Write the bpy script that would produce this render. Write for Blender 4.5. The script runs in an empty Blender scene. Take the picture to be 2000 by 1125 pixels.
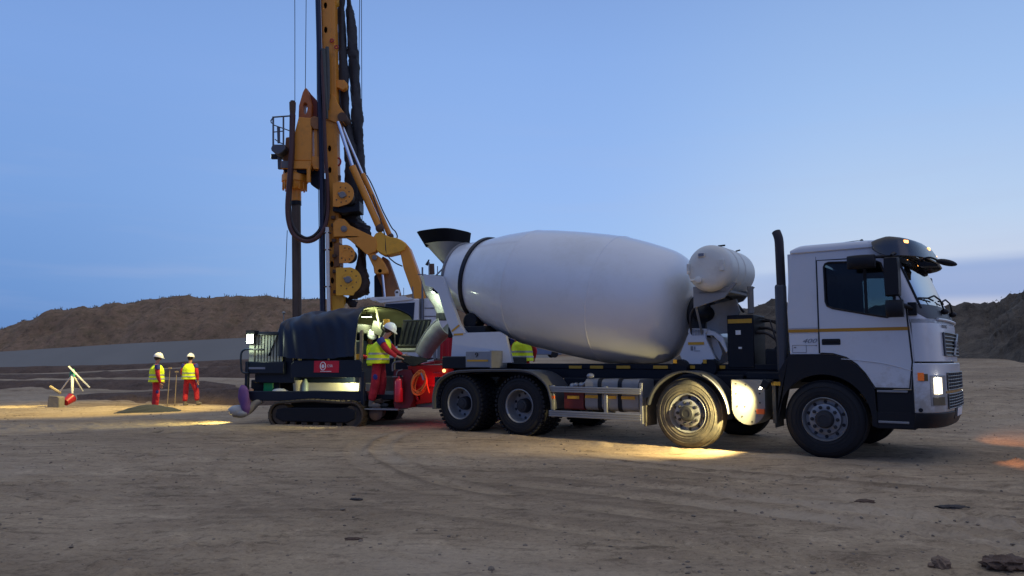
import bpy, bmesh, math, random
import numpy as np
from mathutils import Vector, Matrix, Euler
from mathutils.geometry import tessellate_polygon
scene = bpy.context.scene
COL = scene.collection
R = math.radians
random.seed(7)

# ------------------------------------------------------------------ camera
FPX = 1463.0
PITCH = math.atan(141.5 / FPX)
CZ = 1.32
cam_d = bpy.data.cameras.new("camera")
cam_d.lens = FPX / 2000 * 36
cam_d.sensor_width = 36
cam_d.clip_start = 0.1
cam_d.clip_end = 3000
cam = bpy.data.objects.new("camera", cam_d)
cam.location = (0, 0, CZ)
cam.rotation_euler = (math.pi / 2 + PITCH, 0, 0)
COL.objects.link(cam)
scene.camera = cam

def s2l(c):
    out = []
    for v in c:
        v = v / 255.0
        out.append(v / 12.92 if v <= 0.04045 else ((v + 0.055) / 1.055) ** 2.4)
    return tuple(out)

# ------------------------------------------------------------------ world: dusk sky
world = bpy.data.worlds.new("World")
scene.world = world
world.use_nodes = True
wn = world.node_tree
wn.nodes.clear()
def N(t, **k):
    n = wn.nodes.new(t)
    for a, b in k.items():
        setattr(n, a, b)
    return n
def WL(a, b):
    wn.links.new(a, b)
wo = N('ShaderNodeOutputWorld'); bg = N('ShaderNodeBackground')
WL(bg.outputs[0], wo.inputs[0])
tc = N('ShaderNodeTexCoord'); sep = N('ShaderNodeSeparateXYZ')
WL(tc.outputs['Generated'], sep.inputs[0])
def math_n(op, a, b=None, clamp=False):
    n = N('ShaderNodeMath', operation=op); n.use_clamp = clamp
    for i, v in enumerate((a, b)):
        if v is None: continue
        if isinstance(v, (int, float)): n.inputs[i].default_value = v
        else: WL(v, n.inputs[i])
    return n.outputs[0]
def ramp_n(fac, stops):
    n = N('ShaderNodeValToRGB'); e = n.color_ramp.elements
    while len(e) > 1: e.remove(e[-1])
    e[0].position = stops[0][0]; e[0].color = (*s2l(stops[0][1]), 1)
    for p, c in stops[1:]:
        x = e.new(p); x.color = (*s2l(c), 1)
    WL(fac, n.inputs[0])
    return n.outputs[0]
def mix_n(fac, a, b):
    n = N('ShaderNodeMix', data_type='RGBA')
    if isinstance(fac, (int, float)): n.inputs[0].default_value = fac
    else: WL(fac, n.inputs[0])
    for i, v in ((6, a), (7, b)):
        if isinstance(v, tuple): n.inputs[i].default_value = (*v, 1)
        else: WL(v, n.inputs[i])
    return n.outputs[2]
elev = math_n('MAXIMUM', sep.outputs[2], 0.0)
azim = math_n('ARCTAN2', sep.outputs[0], sep.outputs[1])      # 0 ahead, + to the right
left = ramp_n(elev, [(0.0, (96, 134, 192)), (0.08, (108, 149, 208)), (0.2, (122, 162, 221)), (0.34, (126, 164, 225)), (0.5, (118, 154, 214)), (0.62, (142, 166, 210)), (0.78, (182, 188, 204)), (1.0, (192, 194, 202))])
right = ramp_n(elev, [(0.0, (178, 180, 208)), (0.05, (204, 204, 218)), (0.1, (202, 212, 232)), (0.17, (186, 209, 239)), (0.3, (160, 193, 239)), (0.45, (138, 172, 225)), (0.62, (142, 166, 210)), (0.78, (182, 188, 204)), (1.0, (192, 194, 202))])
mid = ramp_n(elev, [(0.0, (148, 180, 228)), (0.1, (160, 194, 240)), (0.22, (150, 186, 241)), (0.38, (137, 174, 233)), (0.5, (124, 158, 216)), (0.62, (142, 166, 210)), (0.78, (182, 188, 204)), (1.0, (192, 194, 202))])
f1 = N('ShaderNodeMapRange', interpolation_type='SMOOTHERSTEP'); WL(azim, f1.inputs[0]); f1.inputs[1].default_value = -0.75; f1.inputs[2].default_value = 0.12
f2 = N('ShaderNodeMapRange', interpolation_type='SMOOTHERSTEP'); WL(azim, f2.inputs[0]); f2.inputs[1].default_value = 0.0; f2.inputs[2].default_value = 0.52
c = mix_n(f2.outputs[0], mix_n(f1.outputs[0], left, mid), right)
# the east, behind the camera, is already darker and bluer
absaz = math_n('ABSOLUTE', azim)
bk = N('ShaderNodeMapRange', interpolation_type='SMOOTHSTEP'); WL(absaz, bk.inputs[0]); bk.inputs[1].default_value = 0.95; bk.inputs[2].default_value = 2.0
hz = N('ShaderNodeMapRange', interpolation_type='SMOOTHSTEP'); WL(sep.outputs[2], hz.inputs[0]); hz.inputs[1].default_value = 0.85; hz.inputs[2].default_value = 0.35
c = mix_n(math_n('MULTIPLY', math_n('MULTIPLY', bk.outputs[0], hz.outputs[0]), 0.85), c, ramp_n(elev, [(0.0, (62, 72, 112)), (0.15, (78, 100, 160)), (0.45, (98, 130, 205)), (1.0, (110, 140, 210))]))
# long low cloud bank towards the after-glow, plus faint wisps
mp = N('ShaderNodeMapping'); WL(tc.outputs['Generated'], mp.inputs[0]); mp.inputs['Scale'].default_value = (2.0, 2.0, 22.0)
nz = N('ShaderNodeTexNoise'); WL(mp.outputs[0], nz.inputs[0]); nz.inputs['Scale'].default_value = 1.6; nz.inputs['Detail'].default_value = 4
wob = math_n('MULTIPLY', math_n('SUBTRACT', nz.outputs[0], 0.5), 0.022)
ez = math_n('ADD', sep.outputs[2], wob)
slope = math_n('ADD', ez, math_n('MULTIPLY', math_n('SUBTRACT', azim, 0.58), -0.04))
lo = N('ShaderNodeMapRange', interpolation_type='SMOOTHSTEP'); WL(ez, lo.inputs[0]); lo.inputs[1].default_value = 0.058; lo.inputs[2].default_value = 0.078
hi = N('ShaderNodeMapRange', interpolation_type='SMOOTHSTEP'); WL(slope, hi.inputs[0]); hi.inputs[1].default_value = 0.126; hi.inputs[2].default_value = 0.108
az2 = N('ShaderNodeMapRange', interpolation_type='SMOOTHSTEP'); WL(azim, az2.inputs[0]); az2.inputs[1].default_value = 0.12; az2.inputs[2].default_value = 0.5
band = math_n('MULTIPLY', math_n('MULTIPLY', lo.outputs[0], hi.outputs[0]), math_n('MULTIPLY', az2.outputs[0], 0.62))
c = mix_n(band, c, s2l((112, 148, 208)))
wisp = N('ShaderNodeMapRange'); WL(nz.outputs[0], wisp.inputs[0]); wisp.inputs[1].default_value = 0.5; wisp.inputs[2].default_value = 0.8
lowz = N('ShaderNodeMapRange'); WL(sep.outputs[2], lowz.inputs[0]); lowz.inputs[1].default_value = 0.4; lowz.inputs[2].default_value = 0.1
wf = math_n('MULTIPLY', math_n('MULTIPLY', wisp.outputs[0], lowz.outputs[0]), 0.22)
c = mix_n(wf, c, s2l((176, 186, 218)))
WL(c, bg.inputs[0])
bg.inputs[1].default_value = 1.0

# last after-glow of the set sun, low over the right horizon: large and weak
sun_d = bpy.data.lights.new("dusk_glow", 'SUN'); sun_d.energy = 0.12; sun_d.angle = R(40); sun_d.color = (1.0, 0.84, 0.8)
sun = bpy.data.objects.new("dusk_glow", sun_d); COL.objects.link(sun)
sun.rotation_euler = Euler((R(72), 0, R(52)))
scene.view_settings.view_transform = 'Standard'
scene.view_settings.look = 'None'
scene.view_settings.exposure = 0
scene.view_settings.gamma = 1

# ------------------------------------------------------------------ photo <-> place
cP, sP = math.cos(PITCH), math.sin(PITCH)
def ray(px, py):
    u = (px - 1000) / FPX; v = (562.5 - py) / FPX
    return Vector((u, cP - v * sP, sP + v * cP))
def at(px, py, D):
    """world point of a photo pixel at distance D ahead"""
    r = ray(px, py); t = D / r.y
    return Vector((r.x * t, D, CZ + r.z * t))
class Frame:
    """a machine's own axes: x along it, y away from the camera, z up"""
    def __init__(s, ox, oy, deg, oz=0.0):
        s.o = Vector((ox, oy, oz)); s.a = R(-deg)
        s.F = Vector((math.cos(s.a), math.sin(s.a), 0)); s.L = Vector((-math.sin(s.a), math.cos(s.a), 0))
    def side(s, px, py, y=0.0):
        r = ray(px, py); C = Vector((0, 0, CZ)) - s.o
        t = (y - C.dot(s.L)) / r.dot(s.L); P = C + t * r
        return (P.dot(s.F), P.z)
    def w(s, x, y, z):
        return s.o + s.F * x + s.L * y + Vector((0, 0, z))

# ------------------------------------------------------------------ materials
MATS = {}
def mat(name, col, rough=0.6, metal=0.0, var=0.15, scale=3.0, bump=0.0, bscale=30.0, dirt=None, dirt_amt=0.0, emit=None, estr=0.0, spec=0.5, coat=0.0, tint2=None, dscale=1.3, zdirt=None, bdist=0.02):
    if name in MATS: return MATS[name]
    m = bpy.data.materials.new(name); m.use_nodes = True
    nt = m.node_tree; b = nt.nodes['Principled BSDF']
    b.inputs['Roughness'].default_value = rough; b.inputs['Metallic'].default_value = metal
    b.inputs['Specular IOR Level'].default_value = spec
    if coat: b.inputs['Coat Weight'].default_value = coat; b.inputs['Coat Roughness'].default_value = 0.08
    if emit:
        b.inputs['Emission Color'].default_value = (*emit, 1); b.inputs['Emission Strength'].default_value = estr
    t = nt.nodes.new('ShaderNodeTexCoord')
    n = nt.nodes.new('ShaderNodeTexNoise'); n.inputs['Scale'].default_value = scale; n.inputs['Detail'].default_value = 6
    n.inputs['Roughness'].default_value = 0.65
    nt.links.new(t.outputs['Object'], n.inputs[0])
    mx = nt.nodes.new('ShaderNodeMix'); mx.data_type = 'RGBA'
    nt.links.new(n.outputs[0], mx.inputs[0])
    mx.inputs[6].default_value = (*[c * (1 - var) for c in col], 1)
    mx.inputs[7].default_value = (*(tint2 or [min(1, c * (1 + var)) for c in col]), 1)
    outc = mx.outputs[2]
    if dirt:
        n2 = nt.nodes.new('ShaderNodeTexNoise'); n2.inputs['Scale'].default_value = dscale; n2.inputs['Detail'].default_value = 9; n2.inputs['Roughness'].default_value = 0.7
        nt.links.new(t.outputs['Object'], n2.inputs[0])
        mr = nt.nodes.new('ShaderNodeMapRange'); nt.links.new(n2.outputs[0], mr.inputs[0])
        mr.inputs[1].default_value = 0.62 - 0.3 * dirt_amt; mr.inputs[2].default_value = 0.85 - 0.2 * dirt_amt
        mr.inputs[4].default_value = min(1.0, 0.35 + dirt_amt)
        m2 = nt.nodes.new('ShaderNodeMix'); m2.data_type = 'RGBA'
        nt.links.new(mr.outputs[0], m2.inputs[0]); nt.links.new(outc, m2.inputs[6]); m2.inputs[7].default_value = (*dirt, 1)
        outc = m2.outputs[2]
    if zdirt:      # mud thrown up from the wheels
        sx = nt.nodes.new('ShaderNodeSeparateXYZ'); nt.links.new(t.outputs['Object'], sx.inputs[0])
        n3 = nt.nodes.new('ShaderNodeTexNoise'); n3.inputs['Scale'].default_value = 7; n3.inputs['Detail'].default_value = 10; n3.inputs['Roughness'].default_value = 0.75
        nt.links.new(t.outputs['Object'], n3.inputs[0])
        za = nt.nodes.new('ShaderNodeMapRange'); nt.links.new(sx.outputs[2], za.inputs[0]); za.inputs[1].default_value = zdirt[1]; za.inputs[2].default_value = zdirt[0]; za.inputs[3].default_value = -0.25; za.inputs[4].default_value = 0.42
        sm = nt.nodes.new('ShaderNodeMath'); sm.operation = 'ADD'; nt.links.new(za.outputs[0], sm.inputs[0]); nt.links.new(n3.outputs[0], sm.inputs[1])
        mk = nt.nodes.new('ShaderNodeMapRange'); nt.links.new(sm.outputs[0], mk.inputs[0]); mk.inputs[1].default_value = 0.52; mk.inputs[2].default_value = 0.85; mk.inputs[4].default_value = 0.75
        m3 = nt.nodes.new('ShaderNodeMix'); m3.data_type = 'RGBA'; nt.links.new(mk.outputs[0], m3.inputs[0]); nt.links.new(outc, m3.inputs[6]); m3.inputs[7].default_value = (0.26, 0.22, 0.17, 1); outc = m3.outputs[2]
    nt.links.new(outc, b.inputs['Base Color'])
    r = nt.nodes.new('ShaderNodeMapRange'); nt.links.new(n.outputs[0], r.inputs[0])
    r.inputs[3].default_value = max(0.02, rough - 0.1); r.inputs[4].default_value = min(1, rough + 0.12)
    nt.links.new(r.outputs[0], b.inputs['Roughness'])
    if bump:
        bn = nt.nodes.new('ShaderNodeTexNoise'); bn.inputs['Scale'].default_value = bscale; bn.inputs['Detail'].default_value = 5
        nt.links.new(t.outputs['Object'], bn.inputs[0])
        bp = nt.nodes.new('ShaderNodeBump'); bp.inputs['Strength'].default_value = bump; bp.inputs['Distance'].default_value = bdist
        nt.links.new(bn.outputs[0], bp.inputs['Height']); nt.links.new(bp.outputs[0], b.inputs['Normal'])
    MATS[name] = m
    return m
def emis(name, col, strength):
    if name in MATS: return MATS[name]
    m = bpy.data.materials.new(name); m.use_nodes = True
    b = m.node_tree.nodes['Principled BSDF']
    b.inputs['Base Color'].default_value = (*col, 1); b.inputs['Roughness'].default_value = 0.3
    b.inputs['Emission Color'].default_value = (*col, 1); b.inputs['Emission Strength'].default_value = strength
    MATS[name] = m
    return m
def glass(name, tint, ior=1.45, rough=0.02, minr=0.0):
    if name in MATS: return MATS[name]
    m = bpy.data.materials.new(name); m.use_nodes = True
    nt = m.node_tree; nt.nodes.clear()
    o = nt.nodes.new('ShaderNodeOutputMaterial'); mix = nt.nodes.new('ShaderNodeMixShader')
    t = nt.nodes.new('ShaderNodeBsdfTransparent'); t.inputs[0].default_value = (*tint, 1)
    g = nt.nodes.new('ShaderNodeBsdfGlossy'); g.inputs['Roughness'].default_value = rough
    f = nt.nodes.new('ShaderNodeFresnel'); f.inputs[0].default_value = ior
    a = nt.nodes.new('ShaderNodeMath'); a.operation = 'MAXIMUM'; a.inputs[1].default_value = minr
    nt.links.new(f.outputs[0], a.inputs[0]); nt.links.new(a.outputs[0], mix.inputs[0])
    nt.links.new(t.outputs[0], mix.inputs[1]); nt.links.new(g.outputs[0], mix.inputs[2]); nt.links.new(mix.outputs[0], o.inputs[0])
    MATS[name] = m
    return m
MUD = (0.13, 0.105, 0.08)
white = mat('white_paint', (0.58, 0.60, 0.65), 0.32, var=0.05, dirt=(0.34, 0.32, 0.30), dirt_amt=0.12, coat=0.25, dscale=1.6, zdirt=(0.6, 1.5))
drumw = mat('drum_paint', (0.70, 0.72, 0.76), 0.36, var=0.10, scale=0.8, dirt=(0.54, 0.54, 0.52), dirt_amt=0.35, coat=0.6, dscale=0.9, bump=0.03, bscale=3)
tankw = mat('tank_paint', (0.66, 0.65, 0.60), 0.4, var=0.06, dirt=(0.32, 0.29, 0.24), dirt_amt=0.2, dscale=2.5)
blackp = mat('black_plastic', (0.007, 0.008, 0.012), 0.5, spec=0.3, var=0.3)
chassis = mat('chassis_black', (0.007, 0.009, 0.015), 0.5, spec=0.25, var=0.3, dirt=(.03,.027,.025), dirt_amt=0.05)
rubber = mat('tyre_rubber', (0.013, 0.014, 0.018), 0.75, spec=0.3, var=0.3, dirt=(0.06, 0.052, 0.045), dirt_amt=0.1, bump=0.15, bscale=40, dscale=3)
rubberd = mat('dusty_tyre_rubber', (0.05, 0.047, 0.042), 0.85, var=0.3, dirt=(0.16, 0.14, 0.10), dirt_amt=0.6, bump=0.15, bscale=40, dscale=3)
rimm = mat('rim_steel', (0.25, 0.26, 0.28), 0.45, 0.5, dirt=MUD, dirt_amt=0.25, dscale=5)
rimdark = mat('rim_dark', (0.022, 0.024, 0.03), 0.6, 0.2)
alu = mat('aluminium', (0.27, 0.28, 0.30), 0.4, 0.6, dirt=MUD, dirt_amt=0.2, dscale=3)
steel = mat('bright_steel', (0.26, 0.26, 0.25), 0.38, 0.55, var=0.1, scale=12, dirt=(0.3, 0.27, 0.2), dirt_amt=0.2, dscale=4)
chrome = mat('chrome', (0.8, 0.8, 0.82), 0.15, 1.0, var=0.05)
fender = mat('fender_plastic', (0.07, 0.074, 0.085), 0.55, dirt=MUD, dirt_amt=0.3, dscale=2.5)
yellowr = mat('yellow_reflector', (0.55, 0.30, 0.02), 0.4, var=0.2, scale=30)
redp = mat('red_paint', (0.42, 0.008, 0.015), 0.4, var=0.15, dirt=(0.1, 0.03, 0.02), dirt_amt=0.3, coat=0.2, dscale=3)
orange = mat('rig_orange', (0.74, 0.29, 0.03), 0.42, var=0.18, scale=1.2, dirt=(0.16, 0.075, 0.03), dirt_amt=0.28, dscale=1.6, bump=0.03)
orangey = mat('rig_yellow', (0.80, 0.40, 0.03), 0.42, var=0.15, scale=1.2, dirt=(0.2, 0.10, 0.04), dirt_amt=0.3, dscale=2)
rust = mat('rusty_steel', (0.12, 0.075, 0.055), 0.8, 0.2, var=0.4, scale=5, bump=0.2, bscale=20)
hose = mat('hose_rubber', (0.03, 0.022, 0.022), 0.5, var=0.3)
hosered = mat('hose_brown', (0.075, 0.03, 0.028), 0.55, var=0.3)
tarp = mat('black_sheeting', (0.022, 0.022, 0.028), 0.62, var=0.4, scale=2, bump=0.4, bscale=7)
navy = mat('navy_paint', (0.004, 0.009, 0.022), 0.4, spec=.4, var=0.2, dirt=(0.02, 0.02, 0.02), dirt_amt=0.15)
navytarp = mat('navy_tarpaulin', (0.005, 0.012, 0.032), 0.42, var=0.35, scale=1.5, bump=0.5, bscale=3, spec=0.45)
tracks_m = mat('track_steel', (0.045, 0.036, 0.03), 0.75, 0.3, var=0.4, scale=6, dirt=(0.13, 0.10, 0.07), dirt_amt=0.4, bump=0.2)
skin = mat('skin', (0.42, 0.22, 0.15), 0.55, var=0.1)
cover = mat('red_coverall', (0.46, 0.016, 0.03), 0.85, var=0.25, scale=6, bump=1.0, bscale=7, bdist=.05, dirt=(.22, .05, .04), dirt_amt=.3, dscale=4)
bluec = mat('blue_cloth', (0.03, 0.04, 0.22), 0.85, var=0.2)
vestm = mat('hi_vis_cloth', (0.72, 0.98, 0.02), 0.7, var=0.12, scale=5, bump=0.8, bscale=9, bdist=.03, emit=(0.5, 0.9, 0.02), estr=0.0)
bandm = mat('reflective_band', (0.36, 0.38, 0.38), 0.4, 0.2, var=0.15)
helm = mat('white_helmet_shell', (0.8, 0.81, 0.83), 0.3, var=0.04, coat=0.3)
boot = mat('dusty_boot', (0.16, 0.14, 0.12), 0.85)
hair = mat('dark_hair', (0.03, 0.02, 0.015), 0.8)
beige = mat('beige_cloth', (0.5, 0.47, 0.36), 0.8, var=0.2, bump=0.3)
wood = mat('weathered_wood', (0.28, 0.22, 0.15), 0.8, var=0.3, scale=8)
# ------------------------------------------------------------------ mesh builder
class MB:
    def __init__(s): s.v = []; s.f = []; s.m = []; s.mi = 0
    def add(s, vs, fs):
        o = len(s.v); s.v += [tuple(v) for v in vs]
        for f in fs: s.f.append(tuple(i + o for i in f)); s.m.append(s.mi)
        return s
    def use(s, i): s.mi = i; return s
    def box(s, x0, x1, y0, y1, z0, z1):
        vs = [(x, y, z) for x in (x0, x1) for y in (y0, y1) for z in (z0, z1)]
        return s.add(vs, [(0, 1, 3, 2), (4, 6, 7, 5), (0, 4, 5, 1), (2, 3, 7, 6), (0, 2, 6, 4), (1, 5, 7, 3)])
    def obox(s, c, size, rot=(0, 0, 0)):
        M = Euler(rot).to_matrix(); c = Vector(c); h = [q / 2 for q in size]
        vs = [c + M @ Vector((x * h[0], y * h[1], z * h[2])) for x in (-1, 1) for y in (-1, 1) for z in (-1, 1)]
        return s.add(vs, [(0, 1, 3, 2), (4, 6, 7, 5), (0, 4, 5, 1), (2, 3, 7, 6), (0, 2, 6, 4), (1, 5, 7, 3)])
    def prism(s, poly, y0, y1, plane='xz', holes=()):
        """polygon in a plane, extruded along the third axis"""
        loops = [list(poly)] + [list(h) for h in holes]
        def P(a, b, d): return (a, d, b) if plane == 'xz' else ((d, a, b) if plane == 'yz' else (a, b, d))
        flat = [p for l in loops for p in l]; n = len(flat)
        tri = tessellate_polygon([[Vector((p[0], p[1], 0)) for p in l] for l in loops])
        vs = [P(p[0], p[1], y0) for p in flat] + [P(p[0], p[1], y1) for p in flat]
        fs = [tuple(t) for t in tri] + [(t[2] + n, t[1] + n, t[0] + n) for t in tri]
        o = 0
        for l in loops:
            k = len(l)
            for i in range(k): a, b = o + i, o + (i + 1) % k; fs.append((a, b, b + n, a + n))
            o += k
        return s.add(vs, fs)
    def tube(s, pts, r, seg=8, cap=True, closed=False):
        pts = [Vector(p) for p in pts]; n = len(pts); vs = []
        rr = r if isinstance(r, (list, tuple)) else [r] * n
        prev = None
        for i, p in enumerate(pts):
            if closed: d = pts[(i + 1) % n] - pts[i - 1]
            else: d = pts[min(i + 1, n - 1)] - pts[max(i - 1, 0)]
            if d.length < 1e-9: d = Vector((0, 0, 1))
            d.normalize()
            if prev is None:
                a = d.cross(Vector((0, 0, 1)));
                if a.length < 1e-3: a = d.cross(Vector((0, 1, 0)))
            else:
                a = prev - d * prev.dot(d)
                if a.length < 1e-4: a = d.orthogonal()
            a.normalize(); prev = a; b = d.cross(a)
            for k in range(seg):
                t = 2 * math.pi * k / seg
                vs.append(p + (a * math.cos(t) + b * math.sin(t)) * rr[i])
        fs = []
        for i in range(n if closed else n - 1):
            j = (i + 1) % n
            for k in range(seg):
                k2 = (k + 1) % seg
                fs.append((i * seg + k, i * seg + k2, j * seg + k2, j * seg + k))
        if cap and not closed:
            fs.append(tuple(range(seg))[::-1]); fs.append(tuple((n - 1) * seg + k for k in range(seg)))
        return s.add(vs, fs)
    def cyl(s, p0, p1, r0, r1=None, seg=20): return s.tube([p0, p1], [r0, r0 if r1 is None else r1], seg)
    def lathe(s, prof, o, d, seg=32, ref=None, cap=True):
        """prof: (distance along axis, radius)"""
        o = Vector(o); d = Vector(d).normalized(); a = d.orthogonal().normalized() if ref is None else (Vector(ref) - d * Vector(ref).dot(d)).normalized()
        b = d.cross(a); vs = []; fs = []
        for t, r in prof:
            for k in range(seg):
                q = 2 * math.pi * k / seg
                vs.append(o + d * t + (a * math.cos(q) + b * math.sin(q)) * r)
        for i in range(len(prof) - 1):
            for k in range(seg):
                k2 = (k + 1) % seg
                fs.append((i * seg + k, i * seg + k2, (i + 1) * seg + k2, (i + 1) * seg + k))
        if cap and prof[0][1] > 1e-4: fs.append(tuple(range(seg))[::-1])
        if cap and prof[-1][1] > 1e-4: fs.append(tuple((len(prof) - 1) * seg + k for k in range(seg)))
        return s.add(vs, fs)
    def ball(s, c, r, sc=(1, 1, 1), seg=16, rings=10, rot=None):
        c = Vector(c); vs = []; fs = []
        M = Euler(rot).to_matrix() if rot else Matrix.Identity(3)
        for i in range(rings + 1):
            ph = math.pi * i / rings
            for k in range(seg):
                t = 2 * math.pi * k / seg
                vs.append(c + M @ Vector((r * sc[0] * math.sin(ph) * math.cos(t), r * sc[1] * math.sin(ph) * math.sin(t), r * sc[2] * math.cos(ph))))
        for i in range(rings):
            for k in range(seg):
                k2 = (k + 1) % seg
                fs.append((i * seg + k, (i + 1) * seg + k, (i + 1) * seg + k2, i * seg + k2))
        return s.add(vs, fs)
    def grid(s, fn, us, vs_):
        vs = [fn(u, v) for u in us for v in vs_]; m = len(vs_); fs = []
        for i in range(len(us) - 1):
            for j in range(m - 1):
                fs.append((i * m + j, i * m + j + 1, (i + 1) * m + j + 1, (i + 1) * m + j))
        return s.add(vs, fs)
    def slab(s, fn, us, vs_, th):
        """a curved sheet with thickness th, along its own normal"""
        n, m = len(us), len(vs_)
        P = [[Vector(fn(u, v)) for v in vs_] for u in us]; Q = []
        for i in range(n):
            for j in range(m):
                a = P[min(i + 1, n - 1)][j] - P[max(i - 1, 0)][j]; b = P[i][min(j + 1, m - 1)] - P[i][max(j - 1, 0)]
                k = a.cross(b)
                if k.length < 1e-9: k = Vector((0, 0, 1))
                Q.append(P[i][j] + k.normalized() * th)
        vs = [p for r_ in P for p in r_] + Q; k = n * m; fs = []
        for i in range(n - 1):
            for j in range(m - 1):
                a, b, c_, d = i * m + j, i * m + j + 1, (i + 1) * m + j + 1, (i + 1) * m + j
                fs.append((a, b, c_, d)); fs.append((a + k, d + k, c_ + k, b + k))
        rim = [i * m for i in range(n)] + [(n - 1) * m + j for j in range(1, m)] + [i * m + m - 1 for i in range(n - 2, -1, -1)] + list(range(m - 2, 0, -1))
        for i in range(len(rim)):
            a, b = rim[i], rim[(i + 1) % len(rim)]; fs.append((a, b, b + k, a + k))
        return s.add(vs, fs)
    def islands(s):
        p = list(range(len(s.v)))
        def f(a):
            while p[a] != a: p[a] = p[p[a]]; a = p[a]
            return a
        for q in s.f:
            for b in q[1:]: p[f(b)] = f(q[0])
        g = {}
        for q, mi in zip(s.f, s.m): g.setdefault(f(q[0]), []).append((q, mi))
        out = []
        for k in g.values():
            m_ = MB(); idx = {}
            for q, mi in k:
                m_.f.append(tuple(idx.setdefault(i, len(idx)) for i in q)); m_.m.append(mi)
            inv = sorted(idx, key=idx.get); m_.v = [s.v[i] for i in inv]; out.append(m_)
        return out
    def each(s, name, m, parent=None, label=None, **k):
        """every loose piece becomes a part of its own"""
        r = []
        for q in s.islands():
            o = q.build(name, m, parent, **k)
            if label: o['label'] = label
            r.append(o)
        return r
    def build(s, name, m, parent=None, bevel=0.0, smooth=True, off=None, angle=35, weld=True, fix=True):
        me = bpy.data.meshes.new(name)
        vs = s.v if off is None else [(v[0] - off[0], v[1] - off[1], v[2] - off[2]) for v in s.v]
        me.from_pydata(vs, [], s.f); 
        for x in (m if isinstance(m, (list, tuple)) else [m]): me.materials.append(x)
        me.polygons.foreach_set('material_index', s.m)
        if fix:
            bm = bmesh.new(); bm.from_mesh(me)
            if weld: bmesh.ops.remove_doubles(bm, verts=bm.verts, dist=1e-5)
            bmesh.ops.recalc_face_normals(bm, faces=bm.faces)
            bm.to_mesh(me); bm.free()
        if smooth:
            me.polygons.foreach_set('use_smooth', [True] * len(me.polygons))
            me.set_sharp_from_angle(angle=R(angle))
        o = bpy.data.objects.new(name, me); COL.objects.link(o)
        if parent is not None: o.parent = parent
        if bevel:
            b = o.modifiers.new('bevel', 'BEVEL'); b.width = bevel; b.segments = 2; b.limit_method = 'ANGLE'; b.angle_limit = R(40)
            b.harden_normals = False
        return o
def tag(o, label=None, cat=None, group=None, kind=None):
    if label: o['label'] = label
    if cat: o['category'] = cat
    if group: o['group'] = group
    if kind: o['kind'] = kind
    return o
def empty(name, loc=(0, 0, 0), rz=0.0):
    o = bpy.data.objects.new(name, None); o.location = loc; o.rotation_euler = (0, 0, rz); o.empty_display_size = 0.2
    COL.objects.link(o); return o
def copy_tree(o, parent=None):
    c_ = o.copy(); COL.objects.link(c_); c_.parent = parent
    for ch in [x for x in bpy.data.objects if x.parent == o]: copy_tree(ch, c_)
    return c_
def smooth_path(pts, n=8):
    """Catmull-Rom through the points"""
    P = [Vector(p) for p in pts]; P = [2 * P[0] - P[1]] + P + [2 * P[-1] - P[-2]]; out = []
    for i in range(1, len(P) - 2):
        for k in range(n):
            t = k / n; a, b, c_, d = P[i - 1:i + 3]
            out.append(0.5 * ((2 * b) + (c_ - a) * t + (2 * a - 5 * b + 4 * c_ - d) * t * t + (3 * b - a - 3 * c_ + d) * t ** 3))
    out.append(P[-2]); return out
def text_mesh(name, body, m, size, M4, parent=None, extrude=0.002, shear=0.0, align='CENTER', sx=1.0):
    cu = bpy.data.curves.new(name, 'FONT'); cu.body = body; cu.size = size; cu.extrude = extrude; cu.shear = shear
    cu.align_x = align; cu.align_y = 'CENTER'; cu.resolution_u = 3
    t = bpy.data.objects.new(name + '_tmp', cu); COL.objects.link(t)
    dg = bpy.context.evaluated_depsgraph_get()
    me = bpy.data.meshes.new_from_object(t.evaluated_get(dg))
    COL.objects.unlink(t); bpy.data.objects.remove(t)
    me.transform(M4 @ Matrix.Diagonal((sx, 1, 1, 1)))
    me.materials.clear(); me.materials.append(m); me.name = name
    o = bpy.data.objects.new(name, me); COL.objects.link(o); o.parent = parent
    return o
def lerp(a, b, t): return a + (b - a) * t
def lin(a, b, n): return [a + (b - a) * i / (n - 1) for i in range(n)]
def spot(name, loc, target, energy, col, size=60, blend=0.5, radius=0.04, parent=None):
    d = bpy.data.lights.new(name, 'SPOT'); d.energy = energy; d.color = col; d.spot_size = R(size); d.spot_blend = blend; d.shadow_soft_size = radius
    o = bpy.data.objects.new(name, d); COL.objects.link(o); o.location = loc
    o.rotation_euler = (Vector(target) - Vector(loc)).to_track_quat('-Z', 'Y').to_euler()
    if parent is not None: o.parent = parent
    return o
def point(name, loc, energy, col, radius=0.08, parent=None):
    d = bpy.data.lights.new(name, 'POINT'); d.energy = energy; d.color = col; d.shadow_soft_size = radius
    o = bpy.data.objects.new(name, d); COL.objects.link(o); o.location = loc
    if parent is not None: o.parent = parent
    return o

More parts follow.
